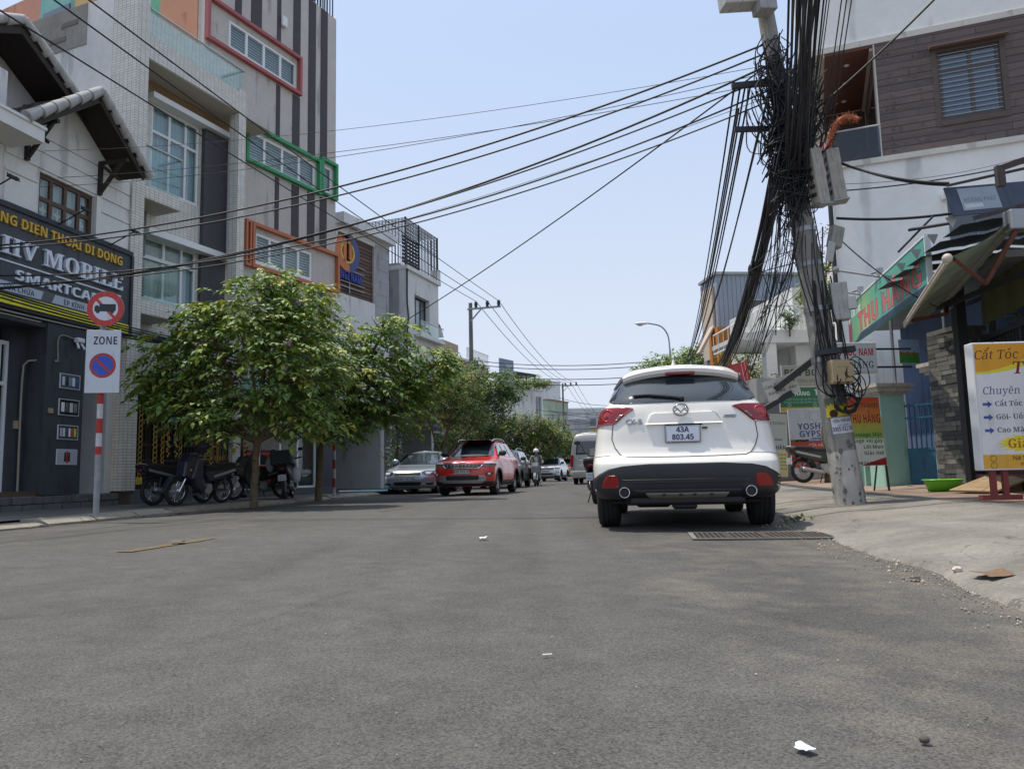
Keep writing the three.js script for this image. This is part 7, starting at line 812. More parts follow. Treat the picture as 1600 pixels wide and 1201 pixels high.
function tree(name, label, x, d, y0, blobs, n, o = {}) {      // blobs: [dx, y, dz, rx, ry, rz]
  const t = thing(name, label, o.cat || 'tree', [x, y0, -d], 0, o.group), tr = [], r = o.r || 0.1, fork = o.fork || 1.3;
  const bend = (a, b, ra, rb, k = 5) => { let p = a; for (let i = 1; i <= k; i++) { const f = i / k, q = [lerp(a[0], b[0], f) + rr(-0.03, 0.03) * (i < k), lerp(a[1], b[1], f), lerp(a[2], b[2], f) + rr(-0.03, 0.03) * (i < k)]; tr.push(rod(p, q, lerp(ra, rb, (i - 1) / k), lerp(ra, rb, f), 9)); p = q; } };
  bend([0, -0.05, 0], [o.lx || 0, fork, 0], r, r * 0.8, 6);
  const cl = []; const B = blobs.map((b) => [...b, b[3] * b[4] * b[5]]), tot = B.reduce((s, b) => s + Math.cbrt(b[6]) ** 2, 0);
  for (const b of B) {
    bend([o.lx || 0, fork - 0.1, 0], [b[0], b[1] - b[4] * 0.2, b[2]], r * 0.6, 0.03); const tw = Math.round(5 + 8 * b[3]); const tips = [];
    for (let i = 0; i < tw; i++) { const a = rnd() * 6.28, e = rr(-0.5, 1), q = [b[0] + Math.cos(a) * b[3] * 0.8 * Math.sqrt(1 - e * e * 0.8), b[1] + e * b[4] * 0.8, b[2] + Math.sin(a) * b[5] * 0.8 * Math.sqrt(1 - e * e * 0.8)]; tips.push(q); bend([b[0], b[1] - b[4] * 0.2, b[2]], q, 0.022, 0.006, 3); }
    const k = Math.round(n * Math.cbrt(b[6]) ** 2 / tot); for (let i = 0; i < k; i++) { if (rnd() < 0.35) { const q = tips[Math.floor(rnd() * tips.length)], s = 0.28 * b[3]; cl.push([q[0] + rr(-s, s), q[1] + rr(-s, s) * 0.8, q[2] + rr(-s, s)]); continue; } const u = rr(-1, 1), a = rnd() * 6.28, R = Math.pow(rnd(), 0.42) * (0.86 + 0.3 * vn(a * 2.2 + 9 * b[0], u * 3, 64, 5)), s = Math.sqrt(1 - u * u); cl.push([b[0] + Math.cos(a) * s * R * b[3], b[1] + u * R * b[4], b[2] + Math.sin(a) * s * R * b[5]]); }
  }
  mk('trunk', tr, o.bark || mt.bark, t); mk('crown', o.frond ? fronds(cl.map((q) => [...q, q[0] - blobs[0][0] + rr(-0.3, 0.3), q[2] + rr(-0.3, 0.3)]), { len: o.len, stalk: o.frond, cols: o.cols || GREEN }) : leaves(cl, { len: o.len || 0.17, w: o.w, cols: o.cols || GREEN, spread: o.spread || 0.22, per: o.per || 6, droop: o.droop }), leafM, t);
  if (o.flowers) { const f = []; for (let i = 0; i < o.flowers; i++) { const q = cl[Math.floor(rnd() * cl.length)]; for (let k = 0; k < 5; k++) f.push(ball(q[0] + rr(-0.06, 0.06), q[1] + rr(-0.06, 0.06), q[2] + 0.1 + rr(-0.06, 0.06), 0.03, 0.03, 0.03, 5)); } const fm = mk('blossoms', f, M(o.fc || [0.5, 0.32, 0.42], 0.8), t); fm.userData.kind = 'stuff'; }
  return t;
}
tree('street_tree', 'leafy street tree by the motorbikes with a slim bare trunk', -5.24, 15.7, 0.08, [[-0.1, 3.1, 0, 1.2, 1.25, 1.2], [-1.35, 2.75, 0.1, 0.95, 0.95, 0.9], [-1.25, 1.95, 0.2, 0.8, 0.55, 0.7], [0.5, 3.9, -0.1, 1.0, 0.85, 1.0], [0.9, 2.6, 0.2, 1.0, 1.0, 1.0], [-0.5, 1.75, 0.2, 0.9, 0.6, 0.8], [0.9, 1.75, 0.1, 0.9, 0.55, 0.8], [-1.65, 2.3, 0.2, 0.55, 0.5, 0.6], [0.25, 4.5, 0, 0.5, 0.4, 0.5], [-0.9, 3.75, 0.2, 0.6, 0.45, 0.5]], 1750, { len: 0.17, frond: 0.36, flowers: 10, r: 0.085, fork: 1.35, lx: 0.05 });
tree('street_tree', 'leafy street tree next to the red and white post', -4.78, 19.0, 0.08, [[0.1, 3.3, 0, 1.3, 1.3, 1.2], [1.3, 3.0, 0, 1.2, 1.2, 1.1], [-0.7, 3.9, 0.1, 1.0, 0.9, 0.9], [2.3, 2.95, 0, 0.9, 0.85, 0.9], [0.9, 2.0, 0.2, 1.0, 0.6, 0.9], [-0.7, 2.2, 0, 1.0, 0.8, 0.9], [1.9, 2.2, 0.1, 0.9, 0.7, 0.8], [0.2, 1.75, 0.2, 0.9, 0.45, 0.8], [2.9, 3.3, 0, 0.55, 0.35, 0.5], [1.6, 4.1, 0.1, 0.7, 0.45, 0.5]], 1850, { len: 0.17, frond: 0.36, flowers: 6, r: 0.09, fork: 1.5, lx: 0.05 });
tree('street_tree', 'airy light green tree behind the silver sedan', -2.9, 31, 0.1, [[0.6, 3.9, 0, 1.5, 1.0, 1.2], [-0.6, 3.2, 0, 1.1, 1.0, 1.0], [1.3, 2.6, 0, 0.9, 0.7, 0.8]], 850, { len: 0.19, spread: 0.3, cols: [...OLIVE, ...GREEN] });
tree('street_tree', 'dense dark green tree at the utility pole', -1.7, 38.5, 0.1, [[0.2, 3.6, 0, 1.7, 1.9, 1.5], [-0.6, 5.0, 0, 1.3, 1.2, 1.2], [1.1, 4.6, 0, 1.2, 1.2, 1.1], [0.3, 1.9, 0, 1.2, 0.9, 1.0]], 2000, { len: 0.23, cols: [...DARK, ...DARK, ...GREEN], spread: 0.28, r: 0.14 });
tree('low_tree', 'low bright green shrub tree beside the red crossover', -2.55, 34, 0.1, [[0, 1.9, 0, 0.9, 0.8, 0.8], [0.5, 1.2, 0, 0.8, 0.6, 0.7]], 600, { len: 0.2, spread: 0.25 });
tree('street_tree', 'broad flowering tree with reddish tips beyond the awnings', 0.6, 52, 0.1, [[0, 3.5, 0, 1.6, 1.3, 1.4], [1.9, 2.9, 0, 1.5, 1.2, 1.3], [-1.3, 2.6, 0, 1.3, 1.2, 1.2], [1.0, 2.0, 0, 1.8, 0.9, 1.4]], 1900, { len: 0.26, spread: 0.36, cols: [...OLIVE, ...GREEN, [0.05, 0.11, 0.03], [0.20, 0.08, 0.06]], r: 0.14, flowers: 22, fc: [0.36, 0.16, 0.15] });
tree('street_tree', 'dark rounded tree over the queued cars', 3.4, 64, 0.1, [[0, 3.2, 0, 1.7, 1.2, 1.4], [1.6, 2.6, 0, 1.3, 1.1, 1.2], [-1.3, 3.0, 0, 1.3, 1.1, 1.2], [-0.2, 2.0, 0, 2.0, 0.9, 1.4]], 1300, { len: 0.3, spread: 0.4, cols: [...DARK, ...GREEN] });
tree('roof_plants', 'green plants crowding the far roof garden', 1.6, 75.0, 8.7, [[0, 0.6, 0, 1.6, 0.6, 0.8], [-1.0, 0.5, 0.3, 1.0, 0.5, 0.6], [1.5, 0.4, 0, 1.0, 0.45, 0.6]], 420, { cat: 'plant', len: 0.26, spread: 0.3, fork: 0.2, r: 0.05 });
tree('street_tree', 'bright green trees rising over the white car roof', 7.6, 37, 0.2, [[-0.5, 5.1, 0, 1.2, 0.8, 1.1], [0.9, 5.3, 0, 1.2, 0.9, 1.1], [1.9, 5.6, -0.2, 0.8, 1.0, 0.9], [-1.3, 4.8, 0, 0.7, 0.55, 0.7]], 1000, { len: 0.24, spread: 0.3, cols: GREEN });
tree('bamboo_shrub', 'feathery green shrub beside the balcony stair', 8.0, 26.5, 0.2, [[0, 4.0, 0, 0.8, 1.1, 0.7], [0.6, 3.1, 0, 0.7, 0.8, 0.6]], 330, { cat: 'shrub', len: 0.2, w: 0.2, spread: 0.25 });
tree('brown_shrub', 'dry brownish shrub under the balcony', 8.0, 23.0, 0.2, [[0, 2.7, 0, 0.6, 0.45, 0.5]], 130, { cat: 'shrub', len: 0.16, cols: [[0.16, 0.09, 0.04], [0.1, 0.1, 0.04]], spread: 0.2 });
{ const t = tree('bougainvillea', 'sparse red bougainvillea sprays beside the pole', 8.1, 19.8, 4.3, [[0.2, 1.6, 0, 0.75, 1.2, 0.5], [-0.3, 2.2, 0, 0.6, 0.8, 0.4]], 26, { cat: 'shrub', len: 0.1, spread: 0.16, r: 0.02, fork: 0.3, per: 4, flowers: 0, cols: [[0.09, 0.1, 0.04], [0.12, 0.08, 0.04]] }); const f = leaves(Array.from({ length: 60 }, () => { const u = rnd(); return [0.25 - 0.75 * u + rr(-0.2, 0.3), 1.1 + 1.4 * rnd() * (1 - 0.3 * u), rr(-0.3, 0.3)]; }), { len: 0.07, w: 0.8, cols: [[0.42, 0.02, 0.05], [0.5, 0.04, 0.07]], spread: 0.1, per: 5 }); const m = mk('flowers', f, leafM, t); m.userData.kind = 'stuff'; }
tree('wall_shrub', 'green bush at the corner of the white clad house', 7.35, 18.2, 0.25, [[0, 4.6, 0, 0.45, 0.9, 0.5]], 170, { cat: 'shrub', len: 0.15, spread: 0.18 });
tree('fence_plant', 'yellow-green leaves poking above the dark fence', 7.15, 10.2, 0.5, [[0, 2.05, 0, 0.35, 0.2, 0.4], [0.2, 2.15, 0.6, 0.35, 0.22, 0.4]], 34, { cat: 'plant', len: 0.3, w: 0.2, spread: 0.15, per: 5, fork: 0.9, r: 0.03, cols: [[0.14, 0.19, 0.04], [0.09, 0.15, 0.04], [0.2, 0.22, 0.06]] });
for (const [x, y, d, lab] of [[8.75, 4.7, 23.9, 'potted spiky plant on the balcony slab'], [10.0, 5.5, 23.8, 'brown potted bush hanging over the balcony rail']]) tree('potted_plant', lab, x, d, y, [[0, 0.5, 0, 0.3, 0.35, 0.3]], 40, { cat: 'plant', len: 0.22, w: 0.2, spread: 0.12, fork: 0.25, r: 0.03, cols: y > 5 ? [[0.12, 0.06, 0.03], [0.1, 0.09, 0.04]] : DARK });
tree('doorway_plant', 'tall potted greenery by the grey shutter entry', -4.15, 27.4, 0.1, [[0, 1.2, 0, 0.45, 0.8, 0.45], [0.1, 2.2, 0, 0.4, 0.5, 0.4]], 150, { cat: 'plant', len: 0.16, spread: 0.18, cols: DARK });
{ const t = thing('kerb_weed', 'small dry weed growing in the gutter by the rear tyre', 'weed', [2.98, 0.03, -8.3]); mk('leaves', leaves(Array.from({ length: 14 }, () => [rr(-0.15, 0.15), rr(0, 0.04), rr(-0.1, 0.1)]), { len: 0.07, cols: [[0.16, 0.16, 0.06], [0.1, 0.13, 0.04]], spread: 0.05, per: 5, droop: 0.7 }), leafM, t); mk('stem', [rod([0, -0.03, 0], [0.05, 0.05, 0], 0.005), rod([0, -0.03, 0], [-0.06, 0.04, 0.02], 0.005)], mt.bark, t); }
// ---------- road signs and posts ----------
{
  const s = thing('traffic_sign', 'round no-lorries sign over a white no-parking zone plate on striped post', 'traffic sign', [-6.22, 0.09, -11.6], 0.0), H = 3.3, LX = 0.0;
  const seg = [[0, 0.92, mt.galv], [0.92, 1.04, mt.red], [1.04, 1.24, null], [1.24, 1.46, mt.red], [1.46, 1.68, null], [1.68, 1.88, mt.red], [1.88, H, mt.galv]]; const pw = M([0.6, 0.6, 0.6], 0.6, { map: T.grime, m: 0.7 }), pr = M([0.40, 0.025, 0.02], 0.6, { map: T.plaster, m: 0.7 }), pg = M([0.34, 0.34, 0.35], 0.7, { map: T.grime, m: 0.6 }); for (const [a, b, m] of seg) mk('post_band', rod([0, a, 0], [0, b, 0], 0.042, 0.042, 16), m === mt.red ? pr : m ? pg : pw, s);
  const disc = (r, y, t, name) => { const g = uvm(new THREE.CylinderGeometry(r, r, 0.014, 40)); g.rotateX(Math.PI / 2); const o = mk(name, g, mt.galv, s); o.position.set(0.06, y, 0.062); o.rotation.y = 0.12; const c = new THREE.CircleGeometry(r - 0.002, 40); c.translate(0, 0, 0.0095); mk('print', c, sheetMat(t, 0.45), o); return o; };
  disc(0.27, 3.13, print(0.54, 0.54, 500, (x, W) => { x.fillStyle = '#b8332e'; x.fillRect(0, 0, W, W); x.fillStyle = '#c9cdd6'; x.beginPath(); x.arc(27, 27, 18.5, 0, 7); x.fill(); x.fillStyle = '#b8332e'; x.save(); x.translate(27, 27); x.rotate(0.82); x.fillRect(-20, -2.2, 40, 4.4); x.restore(); x.fillStyle = '#22242a'; x.fillRect(18, 20, 24, 10); x.fillRect(11, 24, 7, 7); x.fillRect(12, 22, 5, 3); x.beginPath(); x.arc(16, 32, 2.6, 0, 7); x.arc(37, 32, 2.6, 0, 7); x.fill(); x.fillRect(11, 29.5, 30, 2); }), 'round_sign');
  const z = mk('zone_plate', rbox(-0.25, 0.25, -0.48, 0.48, -0.008, 0.006, 0.006, 1), mt.galv, s); z.position.set(0.05, 2.32, 0.062); z.rotation.y = 0.12; sheet('zone_print', -0.247, 0.247, -0.477, 0.477, 0.0085, print(0.494, 0.954, 500, (x, W, H2) => { x.fillStyle = '#c2c6cf'; x.fillRect(0, 0, W, H2); txt(x, 'ZONE', W / 2 + 3, 16, 17, '#23262c', { sx: 0.78 }); x.fillStyle = '#a8322f'; x.beginPath(); x.arc(W / 2, 54, 19, 0, 7); x.fill(); x.fillStyle = '#2a50b0'; x.beginPath(); x.arc(W / 2, 54, 15, 0, 7); x.fill(); x.save(); x.translate(W / 2, 54); x.rotate(0.78); x.fillStyle = '#a8322f'; x.fillRect(-16, -2, 32, 4); x.restore(); }), z);
  const p = thing('striped_post', 'red and white striped post between the street trees', 'post', [-4.72, 0.09, -20.4]); for (let i = 0; i < 10; i++) mk('post_band', rod([0, i * 0.24, 0], [0, i * 0.24 + 0.24, 0], 0.04, 0.04, 14), i % 2 ? pr : pw, p);
}
// ---------- utility poles ----------
{
  const concreteP = M([0.34, 0.33, 0.30], 0.92, { map: T.grime, m: 1.6, bump: T.grain, bm: 0.5, bs: 0.01 }), whitewash = M([0.62, 0.595, 0.55], 0.92, { map: T.grime, m: 0.8, bump: T.grain, bm: 0.4, bs: 0.008 });
  const A = V(4.2, 0.02, -9.75), Bp = V(3.42, 7.6, -9.75), P = (t) => A.clone().lerp(Bp, t), PY = (y) => P((y - 0.1) / 7.5);
  const p = thing('utility_pole', 'leaning concrete pole with peeling whitewash and pasted adverts under tangled cables', 'utility pole', [0, 0, 0]);
  mk('shaft', rod(P(0).toArray(), P(1).toArray(), 0.185, 0.095, 28), concreteP, p); const wp = (y0, y1, r0, r1) => rod(PY(y0).toArray(), PY(y1).toArray(), r0, r1, 28); mk('whitewash', wp(0.15, 0.98, 0.187, 0.174), whitewash, p);
  { const fl = []; for (let k = 0; k < 90; k++) { const y = rr(0.2, 0.97), a = rr(0, 6.28), c = PY(y), r = 0.1885 - (y - 0.15) * 0.0155, n = 7, q = []; const s = rr(0.008, 0.035) * (y < 0.4 || y > 0.75 ? 1.2 : 0.6); for (let i = 0; i < n; i++) q.push([Math.cos(i / n * 6.28) * s * rr(0.5, 1), Math.sin(i / n * 6.28) * s * 1.3 * rr(0.5, 1)]); const g = poly(q, 0.001); g.translate(0, 0, r); g.rotateY(a); g.translate(c.x, c.y, c.z); fl.push(g); } mk('bare_patches', fl, M([0.15, 0.145, 0.13], 0.95), p).userData.kind = 'stuff'; }
  const wrap = (y0, y1, r, a0, a1, t, name) => { const g = new THREE.CylinderGeometry(r - 0.004, r, y1 - y0, 20, 1, true, a0, a1 - a0); g.rotateZ(Math.atan2(A.x - Bp.x, 7.5)); const c = PY((y0 + y1) / 2); g.translate(c.x, c.y, c.z); return mk(name, g, sheetMat(t, 0.8), p); };
  wrap(1.07, 1.27, 0.1785, -0.75, 0.85, print(0.28, 0.2, 500, (x, W, H) => { x.fillStyle = '#c8c9cf'; x.fillRect(0, 0, W, H); txt(x, 'TIỀN TRẢ GÓP', W / 2, 4.5, 4.6, '#2c3a63', { fit: W - 3 }); txt(x, '0905.922.186', W / 2, 14.5, 8, '#2c3a63', { fit: W - 1 }); txt(x, 'LH: 24/24', W / 2, 9, 3, '#4a5578'); }), 'pasted_notice'); wrap(1.28, 1.52, 0.1755, -1.0, 0.95, print(0.34, 0.24, 400, (x, W, H) => { x.fillStyle = '#55604c'; x.fillRect(0, 0, W, H); x.fillStyle = '#c9b22c'; for (const [cx, cy, R] of [[9, 20, 13], [25, 17, 9]]) for (let k = 0; k < 18; k++) { x.beginPath(); x.ellipse(cx + Math.cos(k / 18 * 6.28) * R * 0.6, cy + Math.sin(k / 18 * 6.28) * R * 0.6, R * 0.42, R * 0.13, k / 18 * 6.28, 0, 7); x.fill(); } x.fillStyle = '#3a2a14'; for (const [cx, cy, R] of [[9, 20, 5], [25, 17, 3.5]]) { x.beginPath(); x.arc(cx, cy, R, 0, 7); x.fill(); } }), 'flower_poster'); wrap(2.05, 2.5, 0.158, -1.0, 0.7, print(0.28, 0.45, 200, (x, W, H) => { x.fillStyle = '#8d8d88'; x.fillRect(0, 0, W, H); x.fillStyle = '#6a6a66'; x.fillRect(3, 8, 20, 4); x.fillRect(4, 20, 14, 3); }), 'faded_notice');
  for (const y of [1.98, 2.62, 3.2, 3.65, 4.4, 5.6]) mk('steel_band', wp(y, y + 0.06, 0.20 - y * 0.0125, 0.199 - y * 0.0125), mt.galv, p); mk('cross_bracket', [bar([3.82, 2.0, -9.52], [4.32, 2.06, -9.62], 0.07, 0.06)], mt.dark, p);
  mk('cross_arm', [bar([3.0, 5.62, -9.72], [3.75, 5.68, -9.72], 0.07, 0.07), bar([3.0, 5.02, -9.72], [3.8, 5.02, -9.72], 0.06, 0.06)], mt.dark, p);
  // boxes on the pole
  const bx = (name, lab, x, y, z, w, h, dd, c, ry, rz, extra) => { const o = thing(name, lab, 'junction box', [x, y, z], ry); const g = mk('case', rbox(-w / 2, w / 2, 0, h, -dd / 2, dd / 2, 0.015), M(c, 0.6, { map: T.grime, m: 0.5 }), o); g.rotation.z = rz; if (extra) extra(o, g); return o; };
  bx('meter_box', 'square tan box strapped low on the leaning pole', 4.06, 1.6, -9.48, 0.26, 0.3, 0.14, [0.36, 0.27, 0.15], 0.05, 0.03, (o, g) => { mk('lid', rbox(-0.138, 0.138, 0.02, 0.28, 0.07, 0.09, 0.01), M([0.38, 0.285, 0.16], 0.6), g); sheet('print', -0.1, 0.1, 0.12, 0.24, 0.092, print(0.2, 0.12, 400, (x, W, H) => { x.fillStyle = '#a68f68'; x.fillRect(0, 0, W, H); txt(x, 'VIỄN THÔNG', W / 2, 4, 2.6, '#6d6f70', { fit: 15 }); txt(x, '01', W / 2, 9, 2.4, '#6d6f70'); }), g); });
  bx('grey_box', 'pale grey cabinet halfway up the leaning pole', 4.18, 2.42, -9.6, 0.2, 0.48, 0.16, [0.42, 0.42, 0.40], -0.25, 0.05, (o, g) => mk('side_case', rbox(0.08, 0.18, 0.12, 0.28, 0.0, 0.1, 0.01), M([0.46, 0.46, 0.44], 0.6), g));
  const slim = (x, y, z, h, rz, lab, ry) => bx('terminal_box', lab, x, y, z, 0.165, h, 0.18, [0.42, 0.40, 0.34], ry, rz, (o, g) => { for (let k = 0; k < 5; k++) mk('port', rbox(-0.092, -0.08, 0.1 + k * 0.11, 0.15 + k * 0.11, -0.04, 0.05, 0.005, 1), mt.dark, g); mk('rim', rbox(-0.1, 0.1, -0.02, 0.0, -0.1, 0.11, 0.006, 1), mt.galv, g); });
  slim(3.98, 3.9, -9.5, 0.72, 0.14, 'cracked off-white terminal box hugging the pole', 0.3); slim(4.24, 3.96, -9.55, 0.68, 0.1, 'clean off-white terminal box beside the cracked one', -0.2); bx('loose_box', 'broken small grey box dangling below terminal boxes', 4.12, 3.35, -9.55, 0.16, 0.28, 0.12, [0.33, 0.32, 0.28], 0.2, -0.25, (o, g) => mk('flap', rbox(-0.12, -0.02, -0.22, 0.04, 0.05, 0.07, 0.005, 1), M([0.4, 0.4, 0.38], 0.6), g)); bx('pale_cabinet', 'large pale cabinet near the top of the leaning pole', 3.12, 6.62, -9.55, 0.5, 0.5, 0.25, [0.55, 0.55, 0.52], 0.1, 0.1); bx('pale_cabinet', 'narrow grey cabinet against the pole top', 3.42, 6.5, -9.5, 0.24, 0.55, 0.24, [0.4, 0.4, 0.4], 0.2, 0.08);
  // ---- tangle: hundreds of cables bundled on the pole, one mass
  const tg = [], core = (t) => PY(t); const W = (pts, r) => tg.push(tube(pts, r, 4, pts.length * 4));
  for (let k = 0; k < 130; k++) { const y0 = rr(4.0, 5.0), c = core(y0), a = rnd() * 6.28, R = rr(0.1, 0.3), up = rr(0.5, 1.1); const s0 = [c.x + Math.cos(a) * R - 0.15, y0 - rr(0.2, 0.5), c.z + 0.12 + Math.sin(a) * R * 0.6], s1 = [c.x + rr(-0.22, 0.2), y0 + 0.2, c.z + rr(0.08, 0.32)], s2 = [c.x + rr(-0.12, 0.3), y0 + up * 0.7, c.z + rr(0.1, 0.35)], s3 = [c.x + rr(0.0, 0.38), y0 + up, c.z + rr(0.15, 0.5)]; W([s0, s1, s2, s3], rr(0.005, 0.011)); }
  for (let k = 0; k < 60; k++) { const y = rr(3.95, 4.9), c = core(y), R = rr(0.1, 0.26), n = 7, q = [], a0 = rnd() * 6.28, tl = rr(-0.9, 0.9); for (let i = 0; i <= n; i++) { const a = a0 + i / n * rr(4, 6.5); q.push([c.x - 0.08 + Math.cos(a) * R * 1.1, y + Math.sin(a) * R * tl + rr(-0.03, 0.03), c.z + 0.1 + Math.sin(a) * R]); } W(q, rr(0.004, 0.009)); }
  for (let k = 0; k < 42; k++) { const y = rr(3.7, 4.4), c = core(y), x = c.x - rr(0.05, 0.4), L = rr(0.5, 2.2), z = c.z + rr(0.0, 0.25); W([[x, y, z], [x - rr(0.0, 0.1), y - L * 0.3, z + rr(-0.1, 0.1)], [x - L * 0.06 + rr(-0.2, 0.35) * (L < 1.4), y - L * 0.7, z - L * 0.2], [x - L * 0.12 + rr(-0.25, 0.5) * (L < 1.6), y - L, z - L * 0.4]], rr(0.003, 0.007)); }
  for (let k = 0; k < 26; k++) { const y = rr(1.9, 3.9), c = core(y), x = c.x + rr(-0.17, 0.19), z = c.z + rr(0.13, 0.2), l = rr(0.8, 1.9); W([[x, y, z], [x + rr(-0.06, 0.06), y - l * 0.4, z + 0.02], [x + 0.09 * l + rr(-0.05, 0.05), y - l, z + 0.03]].map((q) => [q[0], Math.max(q[1], 1.45), q[2]]), rr(0.005, 0.011)); }
  for (let k = 0; k < 85; k++) { const y = rr(4.6, 6.3), c = core(y), h = rr(0.4, 1.1); W([[c.x + rr(-0.2, 0.16), y, c.z + rr(0.05, 0.22)], [c.x + rr(-0.32, 0.2), y - h * 0.35, c.z + rr(0.08, 0.26)], [c.x + rr(-0.28, 0.2), y - h * 0.7, c.z + rr(0.08, 0.26)], [c.x + rr(-0.2, 0.22), y - h, c.z + rr(0.05, 0.25)]], rr(0.004, 0.011)); }
  for (let k = 0; k < 34; k++) { const c = core(5.4), x0 = c.x - rr(0.05, 0.5), y = rr(5.0, 5.75); W([[x0, y, c.z + rr(0, 0.1)], [x0 + rr(-0.05, 0.15), y - rr(0.25, 0.6), c.z + rr(0.05, 0.2)], [core(4.5).x + rr(-0.3, 0.1), rr(4.2, 4.7), c.z + rr(0.08, 0.25)]], rr(0.004, 0.01)); }
  for (let k = 0; k < 24; k++) { const y = rr(4.6, 6.0), c = core(y), R = rr(0.12, 0.3), q = [], a0 = rnd() * 6.28; for (let i = 0; i <= 6; i++) { const a = a0 + i / 6 * rr(3, 6); q.push([c.x - 0.12 + Math.cos(a) * R, y + Math.sin(a) * R * 1.1, c.z + 0.12 + rr(-0.05, 0.08)]); } W(q, rr(0.003, 0.008)); }
  const tm = tag(mk('cable_tangle', tg, mt.cable), 'dense tangle of black telephone cables wrapped round the leaning pole', 'cables'); tm.userData.kind = 'stuff';
  const loops = []; for (let k = 0; k < 10; k++) { const q = [], R = rr(0.1, 0.17), cx = 4.15 + rr(-0.06, 0.12), cy = 1.62 + rr(-0.12, 0.14); for (let i = 0; i < 10; i++) { const a = i / 10 * 6.28; q.push([cx + Math.cos(a) * R * 0.9, cy + Math.sin(a) * R * 1.3, -9.42 + rr(-0.05, 0.05)]); } loops.push(tube(q, 0.007, 5, 30, true)); } for (let k = 0; k < 8; k++) { const q = []; for (let i = 0; i < 10; i++) { const a = i / 10 * 6.28; q.push([4.1 + Math.cos(a) * 0.14, 1.36 + Math.sin(a) * 0.11 + rr(-0.02, 0.02), -9.46 + rr(-0.02, 0.04)]); } loops.push(tube(q, 0.012, 5, 30, true)); } tag(mk('cable_coil', loops, mt.cable), 'coiled spare black cable hung under the tan box', 'cables').userData.kind = 'stuff';
  { const c = thing('cable_closure', 'black domed cable splice closure hanging on the sloping bundle', 'cable box', [4.1, 3.9, -12.7]); mk('dome', ball(0, 0, 0, 0.09, 0.13, 0.09, 14), mt.cable, c); mk('clamp', rod([0, 0.1, 0], [0.02, 0.24, 0], 0.03), mt.dark, c); }
  // ---- cable runs along the right side: away to the next pole, and back over the viewer
  const run = (name, lab, group, a, b, sag, r, n, spread, mat = mt.cable) => { const gs = []; for (let k = 0; k < n; k++) { const o = () => rr(-spread, spread); gs.push(cable([a[0] + o(), a[1] + o() * 1.5, a[2]], [b[0] + o() * 0.6, b[1] + o() * 0.6, b[2]], sag * rr(0.85, 1.15), r * rr(0.75, 1.2), 14)); } const o = mk(name, gs, mat); tag(o, lab, 'cables', group); if (n > 1) o.userData.kind = 'stuff'; return o; };
  run('cable_bundle', 'thick sagging cable bundle running away along the right pavement', undefined, [3.58, 4.55, -9.8], [7.5, 4.6, -30], 1.25, 0.013, 24, 0.09);
  for (const [dx, y, k] of [[-0.58, 5.66, 0.5], [-0.5, 5.66, 0.55], [-0.38, 5.6, 0.6], [-0.5, 5.0, 0.7], [-0.3, 5.0, 0.8], [-0.44, 5.64, 0.62], [-0.2, 5.3, 0.75], [-0.55, 5.3, 0.6]]) tag(mk('street_cable', cable([3.62 + dx, y, -9.72], [8.2, 5.6, -36], k, 0.014, 18), mt.cable), 'black cable running from the leaning pole away over the white car', 'cable', 'cables along the right side');
  { const gs = []; for (let k = 0; k < 40; k++) { const e = [-0.7 + rr(-0.6, 0.8), 11.2 + rr(-0.6, 0.5), 6]; gs.push(cable([3.70 + rr(-0.16, 0.14), 4.75 + rr(-0.5, 0.35), -9.5 + rr(-0.1, 0.12)], e, rr(-0.05, 0.4), rr(0.005, 0.0125), 16)); } const o = tag(mk('cable_bundle', gs, mt.cable), 'loose fan of cables climbing from the tangle over the viewer', 'cables'); o.userData.kind = 'stuff'; }
  for (const [dx, y] of [[0.2, 4.6], [0.28, 4.75], [0.36, 4.9], [0.1, 4.95]]) tag(mk('street_cable', cable([3.85 + dx, y, -9.6], [-0.2 + dx, 11, 6], 0.1, 0.007, 14), mt.cable), 'thin black cable beside the overhead bundle at the clad house', 'cable', 'thin cables over the viewer');
  // ---- over the road to the left-hand houses
  for (const [y, e, sag, r] of [[6.25, [-9.2, 4.55, -12.6], 0.55, 0.015], [6.12, [-9.3, 4.45, -12.4], 0.62, 0.013], [5.95, [-9.6, 4.05, -13.4], 0.7, 0.017], [5.78, [-9.7, 3.95, -13.2], 0.6, 0.012], [5.6, [-9.3, 4.2, -13.0], 0.75, 0.013], [5.45, [-9.4, 4.0, -12.8], 0.7, 0.011]]) tag(mk('crossing_cable', cable([3.62, y, -9.7], e, sag, r, 20), mt.cable), 'black cable sagging across the road from the pole to the phone shop', 'cable', 'cables crossing the road');
  tag(mk('crossing_cable', cable([3.6, 6.0, -9.75], [-2.6, 4.6, -19.5], 0.12, 0.012, 14), mt.cable), 'single black cable dropping from the pole into the street tree', 'cable');
  for (const [a, b, s, r] of [[[3.55, 5.7, -9.8], [-10.5, 6.9, -15.5], 0.25, 0.005], [[3.55, 5.85, -9.8], [-10.6, 6.6, -15.2], 0.35, 0.005], [[3.55, 5.95, -9.8], [-10.5, 7.3, -15], 0.3, 0.004], [[3.5, 5.5, -9.8], [-7.0, 5.2, -16.6], 0.25, 0.004]]) tag(mk('thin_wire', cable(a, b, s, r, 16), mt.cable), 'thin dark wire stretched high across the road', 'wire', 'thin wires over the road');
